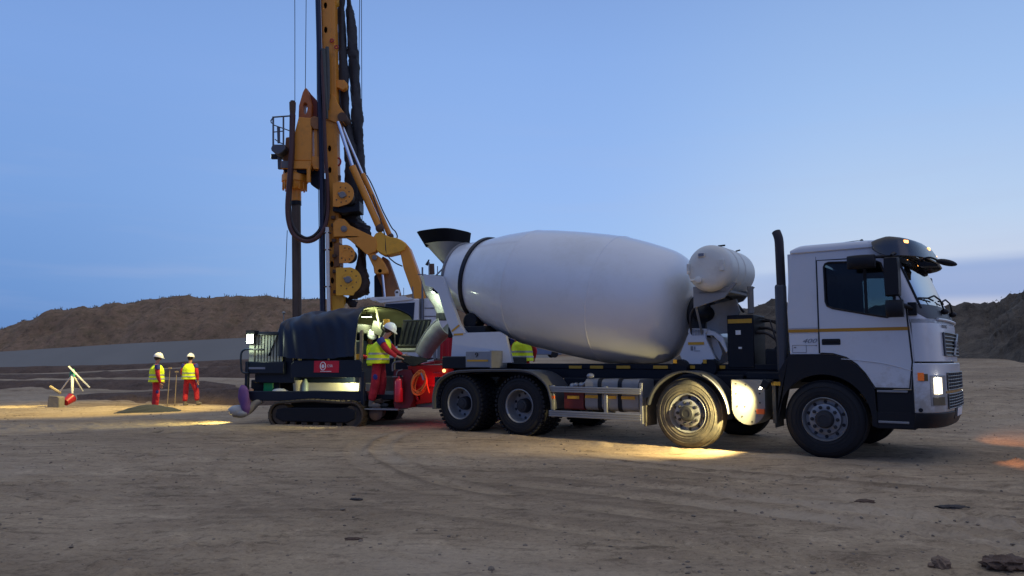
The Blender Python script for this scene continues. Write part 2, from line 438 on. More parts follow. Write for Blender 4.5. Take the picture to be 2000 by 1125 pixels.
# ------------------------------------------------------------------ noise for terrain (vectorised)
def vnoise(x, y, seed=0):
    xi = np.floor(x).astype(np.int64); yi = np.floor(y).astype(np.int64); xf = x - xi; yf = y - yi
    u = xf * xf * xf * (xf * (xf * 6 - 15) + 10); v = yf * yf * yf * (yf * (yf * 6 - 15) + 10)
    def h(a, b):
        n = (a * 374761393 + b * 668265263 + seed * 1442695041) & 0xffffffff
        n = ((n ^ (n >> 13)) * 1274126177) & 0xffffffff
        n = ((n ^ (n >> 16)) * 2246822519) & 0xffffffff
        return ((n ^ (n >> 15)) & 0xffff) / 65535.0
    a = h(xi, yi); b = h(xi + 1, yi); c_ = h(xi, yi + 1); d = h(xi + 1, yi + 1)
    return (a * (1 - u) + b * u) * (1 - v) + (c_ * (1 - u) + d * u) * v - 0.5
def fbm(x, y, oct=4, seed=0, gain=0.5):
    s = np.zeros_like(x); a = 1.0
    for i in range(oct):
        s = s + a * vnoise(x * 2 ** i + 17.3 * i, y * 2 ** i - 9.1 * i, seed + i); a *= gain
    return s
UK = np.array([-2.0, -0.68, -0.37, 0.0, 0.35, 0.65, 2.0])
DK = np.array([-30, 12, 16, 24, 32, 45, 65, 90, 2000.0])
ZK = np.array([
    [0, 0, -.05, -.28, -.35, -.25, -.05, .20, .20],
    [0, 0, -.05, -.28, -.35, -.25, -.05, .20, .20],
    [0, 0, -.03, -.22, -.30, .0, .7, 1.10, 1.10],
    [0, 0, .04, .18, .45, .95, 1.45, 1.80, 1.80],
    [0, 0, .10, .42, .80, 1.30, 1.65, 2.00, 2.00],
    [0, 0.0, .22, .80, 1.30, 1.75, 2.05, 2.30, 2.30],
    [0, 0.0, .22, .80, 1.30, 1.75, 2.05, 2.30, 2.30]])
def base_h(X, Y):
    X = np.asarray(X, float); Y = np.asarray(Y, float)
    u = np.clip(X / np.maximum(Y, 4.0), -2, 2)
    ui = np.clip(np.searchsorted(UK, u) - 1, 0, len(UK) - 2); di = np.clip(np.searchsorted(DK, Y) - 1, 0, len(DK) - 2)
    tu = (u - UK[ui]) / (UK[ui + 1] - UK[ui]); td = np.clip((Y - DK[di]) / (DK[di + 1] - DK[di]), 0, 1)
    tu = tu * tu * (3 - 2 * tu)
    return (ZK[ui, di] * (1 - tu) + ZK[ui + 1, di] * tu) * (1 - td) + (ZK[ui, di + 1] * (1 - tu) + ZK[ui + 1, di + 1] * tu) * td
def gz(x, y): return float(base_h(np.array([x]), np.array([y]))[0])
T = Frame(4.23, 10.27, 36.1)
def ground_h(X, Y):
    h = base_h(X, Y)
    near = np.clip(1.25 - np.hypot(X, Y - 5) / 60, 0, 1)
    h = h + 0.04 * fbm(X * 0.35, Y * 0.35, 2, 3) + 0.012 * fbm(X * 1.6, Y * 1.6, 3, 8) * near
    fine = fbm(X * 9, Y * 9, 4, 21, .65)
    rough = np.clip(fbm(X * 0.5, Y * 0.5, 2, 40) * 2.2 + 0.25 + 0.5 * np.clip((X - 0.5) / 4, 0, 1), 0.12, 1.2)
    h = h + (0.020 * fine * rough + 0.03 * np.maximum(fbm(X * 4.2, Y * 4.2, 2, 55) - 0.22, 0) * 3 * rough) * near
    # wheel ruts: parallel to the truck, and one long curve swinging in behind it
    c_, s_ = math.cos(T.a), math.sin(T.a)
    a = (X - 4.23) * c_ + (Y - 10.27) * s_; b = -(X - 4.23) * s_ + (Y - 10.27) * c_
    lane = np.zeros_like(X)
    for off, w, dp in ((-0.25, .16, .016), (-1.4, .2, .03), (-1.95, .16, .022), (-3.4, .2, .03), (-4.1, .18, .018), (-5.6, .2, .024)):
        q = (b - off - 0.12 * np.sin(a * 0.6 + off)) / w
        tread = 1 + 0.5 * np.sign(np.sin(a * 26 + 6 * np.abs(q)))
        lane += -dp * np.exp(-q ** 4) * tread * 0.6 + dp * 0.6 * np.exp(-(np.abs(q) - 1.3) ** 2 * 8)
    fade = np.clip((a + 2.5) / 3.0, 0, 1) * near
    h = h + lane * (0.25 + 0.75 * fade)
    rr = np.hypot(X - 5.0, Y - 12.6)
    for rad, am in ((7.1, .55), (7.5, .35), (9.1, .14), (9.5, .10)):
        q = (rr - rad - 0.15 * fbm(X * .4, Y * .4, 2, 9)) / 0.15
        h = h + am * (-0.016 * np.exp(-q ** 4) + 0.014 * np.exp(-(np.abs(q) - 1.3) ** 2 * 7)) * np.clip((3.2 - X) / 2.5, 0, 1) * (Y < 14.5)
    # low dug ridges on the left between here and the embankment
    def ridge(y0, k, amp, w, seed, xmax=2.0, xmin=-200):
        yy = y0 + k * X + 1.2 * fbm(X * 0.12, X * 0.0 + seed, 3, seed)
        e = np.exp(-((Y - yy) / w) ** 2) * (amp * (0.8 + 1.1 * fbm(X * 0.7, Y * 0.7, 3, seed + 1)))
        return e * np.clip((xmax - X) / 4, 0, 1) * np.clip((X - xmin) / 3, 0, 1)
    h = h + ridge(29.5, 0.05, 0.14, 1.2, 71, -4) + ridge(41, 0.02, 0.15, 1.6, 73, -5) + ridge(54, -0.03, 0.12, 1.6, 75, -5) + ridge(64, -0.05, 0.12, 1.2, 79, -6)
    h = h + ridge(24.0, 0.02, 0.1, 1.2, 77, -6, -20)
    # earth pushed against the outside of the front wheels
    h = h + 0.05 * np.exp(-((b + 0.28) / 0.22) ** 2) * (0.4 + 1.2 * (fbm(X * 2.5, Y * 2.5, 3, 91) + 0.3)) * np.clip((0.5 - a), 0, 1) * np.clip((a + 6), 0, 1)
    h = h + .34 * np.exp(-(((X - .2) / .9) ** 2 + ((Y - 17.2) / .8) ** 2) ** 2)
    return h
def gh(x, y): return float(ground_h(np.array([float(x)]), np.array([float(y)]))[0])

def dirt_material(name, c1, c2, c3, dark, big=0.35, stretch=(1, 1, 1), bump=0.6, ripple=1.2):
    m = bpy.data.materials.new(name); m.use_nodes = True; nt = m.node_tree; b = nt.nodes['Principled BSDF']
    b.inputs['Roughness'].default_value = 0.95; b.inputs['Specular IOR Level'].default_value = 0.15
    t = nt.nodes.new('ShaderNodeTexCoord'); mp_ = nt.nodes.new('ShaderNodeMapping'); mp_.inputs['Scale'].default_value = stretch
    mp_.inputs['Rotation'].default_value = (0, 0, R(36.1))
    nt.links.new(t.outputs['Object'], mp_.inputs[0])
    def noise(sc, det, src, rg=0.6):
        n = nt.nodes.new('ShaderNodeTexNoise'); n.inputs['Scale'].default_value = sc; n.inputs['Detail'].default_value = det; n.inputs['Roughness'].default_value = rg
        nt.links.new(src, n.inputs[0]); return n.outputs[0]
    def mr(s, a, b_, c_=0, d=1):
        n = nt.nodes.new('ShaderNodeMapRange'); nt.links.new(s, n.inputs[0]); n.inputs[1].default_value = a; n.inputs[2].default_value = b_; n.inputs[3].default_value = c_; n.inputs[4].default_value = d; return n.outputs[0]
    def mx(f, a, b_):
        n = nt.nodes.new('ShaderNodeMix'); n.data_type = 'RGBA'; nt.links.new(f, n.inputs[0])
        for i, v in ((6, a), (7, b_)):
            if isinstance(v, tuple): n.inputs[i].default_value = (*v, 1)
            else: nt.links.new(v, n.inputs[i])
        return n.outputs[2]
    o = t.outputs['Object']; st = mp_.outputs[0]
    n1 = noise(big, 5, o); n2 = noise(1.7, 8, st, 0.7); n3 = noise(9, 8, o, 0.75); n4 = noise(0.9, 9, st, 0.75)
    c_ = mx(mr(n1, .35, .65), c1, c2)
    c_ = mx(mr(n2, .42, .72), c_, c3)
    c_ = mx(mr(n4, .57, .75, 0, .85), c_, dark)
    c_ = mx(mr(n3, .55, .85, 0, .8), c_, tuple(q * 0.45 for q in c1))
    n6 = noise(3.3, 7, st, .72); c_ = mx(mr(n6, .53, .66, 0, .7), c_, dark)
    n7 = noise(2.2, 7, o, .7); c_ = mx(mr(n7, .56, .74, 0, .7), c_, tuple(min(1, q * 1.35) for q in c2))
    n9 = noise(22, 6, o, .75); c_ = mx(mr(n9, .50, .72, 0, .75), c_, tuple(q * .55 for q in c3))
    n10 = noise(30, 5, o, .75); c_ = mx(mr(n10, .58, .75, 0, .5), c_, tuple(min(1, q * 1.5) for q in c2))
    n8 = noise(6.5, 7, o, .75); c_ = mx(mr(n8, .56, .68, 0, .75), c_, tuple(q * .7 for q in dark))
    n5 = noise(60, 4, o, .7)
    c_ = mx(mr(n5, .62, .72, 0, .5), c_, tuple(min(1, q * 1.7) for q in c2))
    nt.links.new(c_, b.inputs['Base Color'])
    nb = noise(14, 10, o, 0.75); nb2 = noise(3.1, 6, st, 0.6)
    ad = nt.nodes.new('ShaderNodeMath'); ad.operation = 'MULTIPLY_ADD'; nt.links.new(nb2, ad.inputs[0]); ad.inputs[1].default_value = ripple; nt.links.new(nb, ad.inputs[2])
    bp = nt.nodes.new('ShaderNodeBump'); bp.inputs['Strength'].default_value = bump; bp.inputs['Distance'].default_value = 0.05
    nt.links.new(ad.outputs[0], bp.inputs['Height']); nt.links.new(bp.outputs[0], b.inputs['Normal'])
    return m
def np_mesh(name, V, F, m, kind=None):
    me = bpy.data.meshes.new(name)
    me.vertices.add(len(V)); me.vertices.foreach_set('co', V.astype(np.float32).ravel())
    me.loops.add(F.size); me.loops.foreach_set('vertex_index', F.astype(np.int32).ravel())
    me.polygons.add(len(F)); me.polygons.foreach_set('loop_start', np.arange(0, F.size, F.shape[1], dtype=np.int32))
    me.update(calc_edges=True); me.polygons.foreach_set('use_smooth', np.ones(len(F), bool)); me.materials.append(m)
    o = bpy.data.objects.new(name, me); COL.objects.link(o)
    if kind: o['kind'] = kind
    return o
def quads(n, m):
    i, j = np.meshgrid(np.arange(n - 1), np.arange(m - 1), indexing='ij')
    a = (i * m + j).ravel(); return np.stack([a, a + 1, a + m + 1, a + m], 1)
# ground: one sheet, fine where the photo shows it, out to the horizon
ground_m = dirt_material('site_dirt', (0.40, 0.295, 0.185), (0.49, 0.37, 0.245), (0.28, 0.20, 0.128), (0.10, 0.068, 0.042), stretch=(0.45, 1.3, 1), ripple=0.3, bump=0.6)
az = np.concatenate([np.linspace(-180, -50, 40)[:-1], np.linspace(-50, 50, 620), np.linspace(50, 180, 40)[1:]])
rad = np.concatenate([[0.05], np.geomspace(1.2, 90, 470), np.geomspace(95, 1500, 30)])
A, B = np.meshgrid(np.radians(az), rad, indexing='ij')
GX = B * np.sin(A); GY = B * np.cos(A)
GZ = ground_h(GX, GY)
V = np.stack([GX, GY, GZ], -1).reshape(-1, 3)
Fq = quads(*GX.shape)[:, ::-1]
ground = np_mesh('ground', V, Fq, ground_m, 'structure')
# compacted wheel tracks are paler and smoother, their shoulders crumbled and darker
def worn(X, Y):
    c_, s_ = math.cos(T.a), math.sin(T.a)
    a = (X - 4.23) * c_ + (Y - 10.27) * s_; b = -(X - 4.23) * s_ + (Y - 10.27) * c_
    w = np.zeros_like(X); brk = np.clip(.75 + 1.6 * fbm(X * .7, Y * .7, 3, 61), 0, 1)
    for off, wd in ((-0.25, .16), (-1.4, .2), (-1.95, .16), (-3.4, .2), (-4.1, .18), (-5.6, .2)):
        q = (b - off - 0.12 * np.sin(a * 0.6 + off)) / wd
        w += .7 * np.exp(-q ** 4) - .6 * np.exp(-(np.abs(q) - 1.35) ** 2 * 9)
    w = w * np.clip((a + 6) / 6.0, 0.15, 1)
    rr = np.hypot(X - 5.0, Y - 12.6)
    for rad, am in ((7.1, .55), (7.5, .35), (9.1, .14), (9.5, .10)):
        q = (rr - rad - 0.15 * fbm(X * .4, Y * .4, 2, 9)) / 0.15
        w += am * (1.0 * np.exp(-q ** 4) - .9 * np.exp(-(np.abs(q) - 1.3) ** 2 * 8)) * np.clip((3.2 - X) / 2.5, 0, 1) * (Y < 14.5)
    patch = np.clip(fbm(X * .28, Y * .45, 3, 66) * 2.2, -1, 1)
    return np.clip(w * brk + patch * .6, -1, 1)
at_ = ground.data.attributes.new('worn', 'FLOAT', 'POINT'); at_.data.foreach_set('value', worn(GX, GY).astype(np.float32).ravel())
nt = ground_m.node_tree; b_ = nt.nodes['Principled BSDF']; src = b_.inputs['Base Color'].links[0].from_socket
an = nt.nodes.new('ShaderNodeAttribute'); an.attribute_name = 'worn'
for lo_, hi_, col in ((.1, 1.0, (.47, .37, .265)), (-.1, -1.0, (.15, .105, .07))):
    r_ = nt.nodes.new('ShaderNodeMapRange'); nt.links.new(an.outputs['Fac'], r_.inputs[0]); r_.inputs[1].default_value = lo_; r_.inputs[2].default_value = hi_; r_.inputs[4].default_value = .62
    m_ = nt.nodes.new('ShaderNodeMix'); m_.data_type = 'RGBA'; nt.links.new(r_.outputs[0], m_.inputs[0]); nt.links.new(src, m_.inputs[6]); m_.inputs[7].default_value = (*col, 1); src = m_.outputs[2]
nt.links.new(src, b_.inputs['Base Color'])

# embankment (smooth pale liner) and spoil heaps: height fields with a front, a crest and a back
CREST = {}
def heap(name, knots, m, depth, n=260, k=60, amp=0.8, freq=0.25, seed=5, front=0.45, kind='structure', noisy=True, foot=-1.0, back=0.0, drop=0.0):
    """knots: (px, crest_py, distance) -> crest at that pixel and distance; foot 'depth' metres nearer"""
    xs = np.linspace(knots[0][0], knots[-1][0], n)
    cy = np.interp(xs, [q[0] for q in knots], [q[1] for q in knots]); D = np.interp(xs, [q[0] for q in knots], [q[2] for q in knots])
    crest = np.array([list(at(x, y, d + back)) for x, y, d in zip(xs, cy, D)])
    t = np.linspace(0, 1, k); P = np.zeros((n, k, 3))
    for j, tt in enumerate(t):
        Y = crest[:, 1] - depth + depth * tt / front * 1.0
        X = crest[:, 0] * Y / crest[:, 1]
        zb = base_h(X, Y) + foot
        top = crest[:, 2] - drop
        if tt <= front: s_ = np.sin(tt / front * np.pi / 2) ** 0.9
        else: s_ = np.cos((tt - front) / (1 - front) * np.pi / 2) ** 0.8
        Z = zb + (top - zb) * s_
        if noisy:
            Z = Z + amp * fbm(X * freq, Y * freq * 1.2 + X * 0.3 * freq, 5, seed, 0.55) * (0.25 + np.sin(min(1, tt / front) * np.pi) ) * (1 if tt < front else 0.4)
        P[:, j] = np.stack([X, Y, Z], -1)
    CREST[len(CREST)] = P[:, int(front * (k - 1)) - 3:int(front * (k - 1)) + 2]
    return np_mesh(name, P.reshape(-1, 3), quads(n, k)[:, ::-1], m, kind)
heap_m = dirt_material('spoil_soil', (0.25, 0.155, 0.095), (0.34, 0.22, 0.14), (0.17, 0.125, 0.07), (0.06, 0.04, 0.028), big=0.12, stretch=(0.3, 0.5, 0.5), bump=1.0)
heap_r = dirt_material('spoil_soil_grey', (0.12, 0.098, 0.075), (0.165, 0.135, 0.105), (0.06, 0.05, 0.042), (0.03, 0.026, 0.022), big=0.2, stretch=(0.3, 0.5, 0.5), bump=1.0)
heap('hill', [(-700, 660, 105), (-350, 655, 104), (-120, 650, 103), (0, 645, 102), (28, 634, 102), (45, 628, 102), (64, 627, 101), (88, 613, 101), (155, 601, 100), (227, 596, 99), (288, 588.5, 98), (333, 587, 97), (400, 587, 96), (460, 584.5, 95), (560, 583, 93), (660, 582, 91), (760, 586, 89), (900, 595, 87), (1060, 602, 85), (1250, 606, 83)], heap_m, 16, n=420, k=70, amp=2.2, freq=0.16, back=20)
heap('hill', [(1180, 640, 62), (1300, 618, 61), (1400, 606, 60), (1475, 606, 60), (1485, 603, 60), (1500, 602, 60), (1520, 603, 60), (1600, 606, 58), (1750, 610, 56), (1870, 607, 54), (1925, 603, 53), (1960, 596, 51), (1985, 590, 49), (2010, 586, 48), (2080, 575, 46), (2300, 560, 44), (2700, 600, 42)], heap_r, 19, n=340, k=80, amp=1.0, freq=0.45, seed=9, front=.62, drop=.05, foot=-.5)
bank_m = dirt_material('dug_soil', (0.14, 0.092, 0.066), (0.18, 0.12, 0.088), (0.11, 0.075, 0.056), (0.05, 0.034, 0.027), big=0.3, stretch=(0.3, 0.5, 0.5), bump=1.0)
for kn, dep in (([(-500, 722, 78), (0, 717, 76), (240, 712, 74), (460, 702, 70), (620, 697, 68), (760, 705, 66)], 2.5),
                ([(-500, 733, 60), (0, 731, 58), (120, 730, 57), (300, 722, 55), (470, 714, 52), (640, 712, 50), (700, 722, 50)], 2.6),
                ([(-500, 748, 44), (0, 744, 42), (150, 742, 42), (280, 741, 41), (400, 744, 40), (460, 752, 39)], 2.4),
                ([(150, 772, 30.5), (200, 768, 30), (330, 763, 29.5), (400, 760, 29), (470, 757, 28.5), (560, 756, 28), (640, 762, 27)], 2.2)):
    heap('dirt_bank', kn, bank_m, dep, n=260, k=24, amp=.16, freq=.9, seed=31, foot=-.12)
liner_m = mat('pale_liner', (0.20, 0.19, 0.17), 0.85, var=0.2, scale=0.12)
emb_k = [(-700, 714, 702, 92), (0, 687, 722, 86), (240, 671.5, 712, 82), (460, 660.5, 703, 79), (640, 655, 698, 77), (900, 652, 694, 74), (1080, 658, 694, 72)]
mb = MB(); us = lin(-700, 1080, 60)
def emb(u, v):
    ty = np.interp(u, [q[0] for q in emb_k], [q[1] for q in emb_k]); by = np.interp(u, [q[0] for q in emb_k], [q[2] for q in emb_k]); d = np.interp(u, [q[0] for q in emb_k], [q[3] for q in emb_k])
    top = at(u, ty, d + 6); bot = at(u, by, d); bot.z -= 0.8; bot.y -= 0.8
    if v <= 1: return bot.lerp(top, v)
    return top + Vector((0, 2.0 * (v - 1) * 3, -1.2 * (v - 1)))
mb.slab(emb, us, [0, .25, .5, .75, 1, 1.3, 1.7], -0.3)
o = mb.build('embankment', liner_m); o['kind'] = 'structure'
# ================================================================== MIXER TRUCK (local axes: x forward, y away from camera, z up)
truck = empty('mixer_truck', T.o, T.a)
tag(truck, 'white four-axle concrete mixer truck with its headlight on and drum tilted to the rear', 'truck')
def ts(px, py, y=0.0): return T.side(px, py, y)
def tpoly(pts, y=0.0): return [ts(a, b, y) for a, b in pts]
W = 2.5
XC = [(0.40, 1.40), (0.65, 1.44), (1.30, 1.44), (1.80, 1.425), (1.93, 1.39), (2.03, 1.35), (2.40, 1.215), (2.72, 1.09), (2.85, 1.02), (2.95, 0.89)]
def xcen(z): return float(np.interp(z, [q[0] for q in XC], [q[1] for q in XC]))
def front(th, z, off=0.0, A=0.32):
    """cab front in plan: a superellipse; th 0 = near corner, pi = far corner"""
    n = 2.7; c_ = math.cos(th); s_ = math.sin(th)
    v = -math.copysign(abs(c_) ** (2 / n), c_); a = abs(s_) ** (2 / n)
    xc = xcen(z)
    return (xc - A + (A + off) * a, W / 2 + (W / 2 + off) * v, z)
def fpatch(name, th0, th1, z0, z1, m, off=0.004, th=0.012, parent=truck, nu=16, nz=6, A=0.32, zf0=None, bevel=0.0):
    mb = MB(); mb.slab(lambda u, z: front(u, z, off, A), lin(th0, th1, nu), lin(z0, z1, nz), -th)
    return mb.build(name, m, parent, bevel=bevel)
def theta_at_y(y):
    v = (y - W / 2) / (W / 2); n = 2.7
    return math.acos(max(-1, min(1, -math.copysign(abs(v) ** (n / 2), v))))

# ---- wheels
def wheel(kind, side_in=1):
    """axis along +y, outer face at y=0, centre at origin"""
    r = 0.52; wd = 0.32 if kind == 'steer' else 0.31
    mb = MB()
    prof = [(0.05, .285), (0.012, .30), (0.0, .33), (-0.004, .40), (0.006, .455), (0.03, .492), (0.06, .512), (0.10, r), (wd - .1, r), (wd - .06, .512), (wd - .03, .49), (wd, .45), (wd + .0, .33), (wd - .02, .285)]
    mb.lathe(prof, (0, 0, 0), (0, 1, 0), 64, cap=False)
    if kind == 'drive':
        for k in range(40):
            t = 2 * math.pi * k / 40; c_, s_ = math.cos(t), math.sin(t)
            for yy, sz in ((.045, .075), (.17, .07), (wd - .045, .075)):
                tt = t + (0.07 if yy == .17 else 0); mb.obox((math.cos(tt) * .517, yy, math.sin(tt) * .517), (.035, sz, .05), (0, -tt, 0))
    else:
        for yy in (.07, .115, .16, .205, .25):
            mb.lathe([(yy - .014, r - .004), (yy - .012, r + .008), (yy + .012, r + .008), (yy + .014, r - .004)], (0, 0, 0), (0, 1, 0), 64, cap=False)
    for rr in (.335, .375, .44):
        mb.lathe([(-.0035, rr - .004), (-.0075, rr), (-.0035, rr + .004)], (0, 0, 0), (0, 1, 0), 64, cap=False)
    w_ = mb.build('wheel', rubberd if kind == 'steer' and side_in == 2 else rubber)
    mb = MB()
    if kind == 'steer':
        mb.lathe([(.06, .288), (.008, .296), (.002, .288), (.03, .272), (.10, .262), (.10, .215), (.035, .205), (.028, .19), (.028, .12), (.04, .118), (.06, .0)], (0, 0, 0), (0, 1, 0), 48, cap=False)
        rim = mb.build('rim', rimm, w_)
        mb = MB()
        for k in range(10):
            t = 2 * math.pi * (k + .5) / 10; mb.cyl((math.cos(t) * .237, .096, math.sin(t) * .237), (math.cos(t) * .237, .099, math.sin(t) * .237), .024, seg=12)
        mb.each('vent_hole', rimdark, w_)
        mb = MB(); mb.lathe([(.05, .125), (-.03, .115), (-.05, .10), (-.055, .06), (-.05, .058), (-.05, .0)], (0, 0, 0), (0, 1, 0), 32); mb.build('hub', rimdark, w_)
        mb = MB()
        for k in range(10):
            t = 2 * math.pi * k / 10; x, z = math.cos(t) * .165, math.sin(t) * .165
            mb.lathe([(.03, .024), (.012, .024), (.010, .017), (-.012, .016), (-.014, .0)], (x, 0, z), (0, -1, 0) if 0 else (0, 1, 0), 10)
        mb.each('wheel_nut', rimdark, w_)
    else:
        mb.lathe([(.05, .288), (.004, .297), (.0, .288), (.02, .270), (.12, .262), (.17, .255), (.20, .235), (.205, .13), (.19, .11), (.2, 0)], (0, 0, 0), (0, 1, 0), 48, cap=False)
        rim = mb.build('rim', rimm, w_)
        mb = MB()
        for k in range(10):
            t = 2 * math.pi * k / 10; mb.cyl((math.cos(t) * .215, .197, math.sin(t) * .215), (math.cos(t) * .215, .2005, math.sin(t) * .215), .026, seg=12)
        mb.each('vent_hole', rimdark, w_)
        mb = MB(); mb.lathe([(.21, .13), (.10, .12), (.075, .105), (.07, .07), (.06, .065), (.055, 0)], (0, 0, 0), (0, 1, 0), 32); mb.build('hub', rimdark, w_)
    return w_
AX = [0.0, -1.965, -5.085, -6.445]; WZ = 0.525
w1 = wheel('steer'); w2 = wheel('steer', 2); w3 = wheel('drive')
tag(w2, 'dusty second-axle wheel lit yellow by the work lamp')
for w_, x in ((w1, AX[0]), (w2, AX[1]), (w3, AX[2])): w_.parent = truck; w_.location = (x, 0, WZ)
w3.rotation_euler = (0, 0.3, 0)
w4 = copy_tree(w3, truck); w4.location = (AX[3], 0, WZ); w4.rotation_euler = (0, 1.1, 0)
for src, x in ((w3, AX[2]), (w3, AX[3])):
    c_ = copy_tree(src, truck); c_.location = (x, 0.34, WZ); c_.rotation_euler = (0, .7, 0)
for src, x in ((w1, AX[0]), (w1, AX[1]), (w3, AX[2]), (w3, AX[3])):
    c_ = copy_tree(src, truck); c_.location = (x, W, WZ); c_.rotation_euler = (0, 0, math.pi)
mb = MB()
for x in AX: mb.cyl((x, .25, WZ), (x, W - .25, WZ), .09, seg=12); mb.obox((x, W / 2, WZ), (.35, .45, .35))
mb.each('axle', chassis, truck, bevel=.02)

# ---- chassis frame
mb = MB()
for y in (.80, 1.62): mb.box(-7.25, .9, y, y + .08, 1.00, 1.17); mb.box(-7.1, -.75, y - .01, y + .09, 1.174, 1.262)
for x in lin(-7.0, 0.6, 10): mb.box(x, x + .12, .88, 1.62, 1.02, 1.15)
mb.build('chassis_frame', chassis, truck, bevel=.008)
mb = MB(); mb.box(-4.55, -2.65, .62, .79, .60, 1.02); mb.box(-1.30, -.72, .5, .79, .45, 1.0); mb.box(-2.6, -1.3, .6, .79, .85, 1.1); mb.box(-7.2, -7.1, .3, 2.2, .62, .78)
mb.each('chassis_side_box', chassis, truck, bevel=.02)
mb = MB()
for px in (1123.5, 1165, 1217.3, 1289.9, 1352, 1411): 
    x, z = ts(px, 717, .78); hw = .13 if px < 1300 else .045
    mb.box(x - hw, x + hw, .778, .788, z - .025, z + .025)
for px, py in ((1321, 706), (1379, 706)):
    x, z = ts(px, py, .7); mb.box(x - .03, x + .03, .64, .65, z - .03, z + .03)
mb.each('side_reflector', yellowr, truck)
# front-drum support feet
mb = MB()
for px in (1326, 1383):
    x, z = ts(px, 704, .66); mb.lathe([(0, .13), (.02, .14), (.22, .14)], (x, .66, 1.20), (0, 1, 0), 20)
mb.each('support_foot', chassis, truck)

# ---- mudguards
def strip(path, y0, y1, th):
    mb = MB(); n = len(path); out = []
    for i, p in enumerate(path):
        a = Vector(path[max(i - 1, 0)]); b = Vector(path[min(i + 1, n - 1)]); d = (b - a).normalized(); nn = Vector((-d.y, d.x))
        out.append((p[0] - nn.x * th, p[1] - nn.y * th))
    vs = [(p[0], y0, p[1]) for p in path] + [(p[0], y1, p[1]) for p in path] + [(p[0], y0, p[1]) for p in out] + [(p[0], y1, p[1]) for p in out]
    fs = []
    for i in range(n - 1):
        fs += [(i, i + 1, n + i + 1, n + i), (2 * n + i, 3 * n + i, 3 * n + i + 1, 2 * n + i + 1), (i, 2 * n + i, 2 * n + i + 1, i + 1), (n + i, n + i + 1, 3 * n + i + 1, 3 * n + i)]
    fs += [(0, n, 3 * n, 2 * n), (n - 1, 3 * n - 1, 4 * n - 1, 2 * n - 1)]
    mb.add(vs, fs); return mb
path = [(p.x, p.y) for p in smooth_path([(-7.05, .40, 0), (-7.05, .68, 0), (-6.93, .93, 0), (-6.62, 1.09, 0), (-6.2, 1.135, 0), (-5.6, 1.15, 0), (-5.0, 1.15, 0), (-4.70, 1.08, 0), (-4.47, .90, 0), (-4.38, .66, 0), (-4.36, .50, 0)], 5)]
for y0, y1 in ((-.05, .64), (1.86, 2.55)):
    mb = strip(path, y0, y1, .03); mb.tube([(p[0], y0, p[1]) for p in path], .018, 6); mb.build('rear_mudguard', fender, truck)
path = [(-1.965 + .655 * math.cos(t), .50 + .665 * math.sin(t)) for t in [R(a) for a in lin(168, 4, 28)]]
for y0, y1 in ((-.05, .40), (2.1, 2.55)):
    mb = strip(path, y0, y1, .025); q_ = mb.build('front_mudguard', mat('dark_guard', (.035, .037, .045), .5, dirt=(.08, .07, .06), dirt_amt=.3), truck); mb = MB(); mb.tube([(p[0], y0 if y0 < 1 else y1, p[1]) for p in path[17:]], .013, 6); mb.build('lamplit_edge', alu, q_)  # pale strip only on the lower right end, standing in for lamplight there
for x, z0, z1, y0, y1 in ((-2.665, .30, .74, .02, .42), (-.66, .38, 1.0, .02, .40)):
    mb = MB(); mb.box(x - .008, x + .008, y0, y1, z0, z1); 
    mb.box(x - .03, x + .02, y0 - .015, y0 + .02, z0 + .06, z1); mb.build('mud_flap', rubberd, truck, bevel=.004)
mb = MB(); x, z = ts(1516, 750); mb.box(x - .06, x + .06, -.012, -.004, .97, 1.02); mb.each('side_reflector', yellowr, truck)

# ---- side guard rails with the tanks behind them
mb = MB()
for z0, z1 in ((.785, .885), (.375, .482)):
    for k in range(3):
        a = lerp(z0, z1, k / 3 + .02); b = lerp(z0, z1, (k + 1) / 3 - .03); mb.box(-4.44, -2.72, -.035, -.012, a, b)
    mb.box(-4.43, -2.73, -.012, .01, z0, z1)
mb.box(-2.74, -2.69, -.03, .04, .33, .97); mb.box(-4.42, -4.36, .01, .05, .36, .9); mb.box(-3.4, -3.34, .01, .3, .36, .9)
mb.build('side_guard', alu, truck, bevel=.006)
def rbox(mb, x0, x1, y0, y1, z0, z1, r, n=6):
    pts = []
    for cy, cz, a0 in ((y1 - r, z1 - r, 0), (y0 + r, z1 - r, 90), (y0 + r, z0 + r, 180), (y1 - r, z0 + r, 270)):
        for k in range(n + 1):
            t = R(a0 + 90 * k / n); pts.append((cy + r * math.cos(t), cz + r * math.sin(t)))
    mb.prism(pts, x0, x1, 'yz'); return mb
mb = MB(); rbox(mb, -3.78, -2.80, .06, .66, .50, 1.02, .09); ft = mb.build('fuel_tank', mat('dusty_tank', (.21, .21, .215), .5, dirt=MUD, dirt_amt=.3, dscale=3), truck, bevel=.012)
mb = MB()
for x in (-3.50, -3.13): rbox(mb, x - .035, x + .035, .05, .67, .49, 1.03, .095)
mb.each('strap', chassis, ft)
mb = MB()
for x in (-3.65, -3.31, -2.98): mb.box(x - .12, x + .12, .048, .053, .70, .75)
mb.each('reflector', yellowr, ft)
mb = MB(); rbox(mb, -4.2, -3.82, .08, .6, .5, .80, .03); rb_ = mb.build('red_side_box', mat('dull_red', (.12, .012, .012), .6), truck, bevel=.01)
mb = MB(); mb.box(-4.13, -3.9, .068, .074, .68, .73); mb.each('reflector', yellowr, rb_)
mb = MB(); mb.ball((-3.95, .25, .90), .07, (1, 1, .8)); mb.ball((-4.1, .2, .88), .06); mb.tube([(-3.9, .2, .9), (-3.8, .18, .97), (-3.7, .2, 1.06)], .03); mb.ball((-3.72, .15, 1.06), .05, (1.5, 1, 1)); mb.ball((-4.02, .18, .9), .05)
mb.each('valve', alu, truck)
